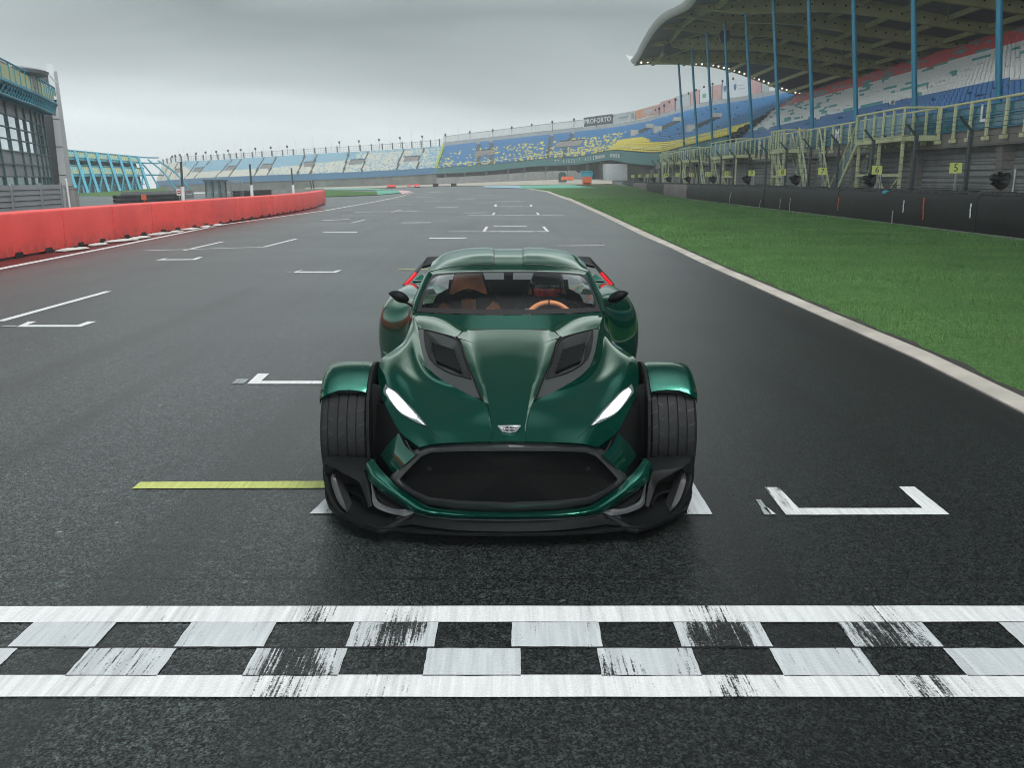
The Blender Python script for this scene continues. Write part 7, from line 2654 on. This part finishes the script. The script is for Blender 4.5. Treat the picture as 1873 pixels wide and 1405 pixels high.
for i, ch in enumerate(txt):
    px = lerp(979, 1028, (i + .5) / len(txt)); v = 522.5 + 1.6 * (1 - ((px - 1004) / 28) ** 2)
    c0_, r0_ = onh(px, v, .007), onh(px + 1.5, v, .007) - onh(px - 1.5, v, .007)
    text_on(mb, ch, .0165, c0_, r0_, V((0, .1, 1)), bold=.005)
mb.build('lettering', mat('silver_print', (.30, .33, .35), .5), vis)
mb = MB(); mb.grid(hpatch(990, 1015, 543, 546, .8)); mb.build('chin_vent', M_VENT, hel, smooth=60)
for o in [t_drv]:
    o.rotation_euler.z = th
    o.location = Matrix.Rotation(th, 3, 'Z') @ ORG[o]
# ================================================================ sky, sun, camera
w = bpy.data.worlds.new('World')
SC.world = w
w.use_nodes = True
nt = w.node_tree
nt.nodes.clear()
def wn(ty, **k):
    nd = nt.nodes.new('ShaderNode' + ty)
    for a, b in k.items():
        if a == 'ins':
            for i, x in b.items():
                if isinstance(x, bpy.types.NodeSocket): nt.links.new(x, nd.inputs[i])
                else: nd.inputs[i].default_value = x
        else: setattr(nd, a, b)
    return nd
SUN_EL, SUN_AZ = math.radians(56), math.radians(138)
sky = wn('TexSky', sky_type='NISHITA')
sky.sun_disc = False
sky.sun_elevation = SUN_EL
sky.sun_rotation = SUN_AZ
sky.air_density = 1.6
sky.dust_density = 4.0
bg1 = wn('Background', ins={0: sky.outputs[0], 1: .05})
tc = wn('TexCoord')
sep = wn('SeparateXYZ', ins={0: tc.outputs['Generated']})
# overcast deck: pale near the horizon, slate band above it, bright again overhead
el = wn('Math', operation='MULTIPLY_ADD', ins={0: sep.outputs[0], 1: .07, 2: sep.outputs[2]})
cn = wn('TexNoise', ins={'Vector': wn('Mapping', ins={0: tc.outputs['Generated'], 3: (1.2, 1.2, 5.)}).outputs[0], 'Scale': 1.5, 'Detail': 4., 'Roughness': .5, 'Distortion': .4})
cn2 = wn('TexNoise', ins={'Vector': wn('Mapping', ins={0: tc.outputs['Generated'], 3: (1., 1., 3.)}).outputs[0], 'Scale': 1.1, 'Detail': 3.})
e2 = wn('Math', operation='MULTIPLY_ADD', ins={0: wn('Math', operation='SUBTRACT', ins={0: cn.outputs[0], 1: .5}).outputs[0], 1: .15, 2: el.outputs[0]})
rp = wn('ValToRGB', ins={0: e2.outputs[0]})
STOPS = [(0., (.64, .685, .70)), (.035, (.62, .67, .685)), (.09, (.37, .415, .425)), (.17, (.175, .205, .21)), (.24, (.38, .42, .43)), (.30, (.98, 1.03, 1.04)), (.36, (.90, .95, .96)), (.45, (.28, .31, .32)), (.54, (.05, .06, .062)), (.76, (.05, .06, .062)), (.90, (.52, .55, .555)), (1., (1.1, 1.14, 1.15))]
e = rp.color_ramp.elements
while len(e) < len(STOPS): e.new(.5)
for q, (p_, c_) in zip(e, STOPS):
    q.position = p_; q.color = (*c_, 1)
mul = wn('Mix', data_type='RGBA', blend_type='MULTIPLY')
mul.inputs[0].default_value = 1.
nt.links.new(rp.outputs[0], mul.inputs[6])
r2 = wn('ValToRGB', ins={0: cn2.outputs[0]})
r2.color_ramp.elements[0].position = .3; r2.color_ramp.elements[0].color = (.80, .805, .81, 1)
r2.color_ramp.elements[1].position = .7; r2.color_ramp.elements[1].color = (1.14, 1.14, 1.14, 1)
nt.links.new(r2.outputs[0], mul.inputs[7])
# unseen sky behind the camera, brightened as added fill light
rear = wn('MapRange', interpolation_type='SMOOTHSTEP', ins={0: sep.outputs[1], 1: .10, 2: -.75, 3: 1.08, 4: 3.4})
bg2 = wn('Background', ins={0: mul.outputs[2], 1: rear.outputs[0]})
ad = wn('AddShader', ins={0: bg1.outputs[0], 1: bg2.outputs[0]})
bg1.inputs[1].default_value = .05
mx = wn('MixShader', ins={0: .95, 1: bg1.outputs[0], 2: bg2.outputs[0]})
out = wn('OutputWorld', ins={0: mx.outputs[0]})
sl = bpy.data.lights.new('sun', 'SUN')
sl.energy = 1.5
sl.angle = math.radians(28)
sl.color = (1, .97, .93)
so = bpy.data.objects.new('sun', sl)
COL.objects.link(so)
dv = V((math.sin(SUN_AZ) * math.cos(SUN_EL), math.cos(SUN_AZ) * math.cos(SUN_EL), math.sin(SUN_EL)))
so.rotation_euler = dv.to_track_quat('Z', 'Y').to_euler()
so.location = (0, 0, 40)
cam = bpy.data.cameras.new('camera')
cam.sensor_width = 36
cam.lens = FL / 1873 * 36
cam.clip_start = .1
cam.clip_end = 5000
co = bpy.data.objects.new('camera', cam)
COL.objects.link(co)
co.location = (0, 0, CH)
co.rotation_euler = (math.pi / 2 - PT, 0, 0)
SC.camera = co
SC.render.resolution_x, SC.render.resolution_y = 1024, 769
SC.view_settings.view_transform = 'Standard'
SC.view_settings.look = 'None'
SC.view_settings.exposure = .5
SC.view_settings.gamma = 1
SC.cycles.pixel_filter_type = 'BLACKMAN_HARRIS'
SC.cycles.filter_width = 1.05
SC.cycles.max_bounces = 6
SC.cycles.diffuse_bounces = 3
SC.cycles.glossy_bounces = 4
SC.cycles.transmission_bounces = 6
SC.cycles.transparent_max_bounces = 12
SC.cycles.use_denoising = True
SC.cycles.sample_clamp_indirect = 6

# ---------------------------------------------------------------- haze: even pale air over the whole place
mb = MB()
mb.box((0, 200, 11.5), (900, 680, 30))
hz = mb.build('haze', NT('haze_air').m)
hz['kind'] = 'stuff'
t_ = hz.data.materials[0].node_tree
vol = t_.nodes.new('ShaderNodeVolumePrincipled')
vol.inputs['Color'].default_value = (.93, .97, 1., 1)
vol.inputs['Density'].default_value = .0011
vol.inputs['Anisotropy'].default_value = .2
t_.links.new(vol.outputs[0], [n for n in t_.nodes if n.type == 'OUTPUT_MATERIAL'][0].inputs['Volume'])
SC.cycles.volume_bounces = 1
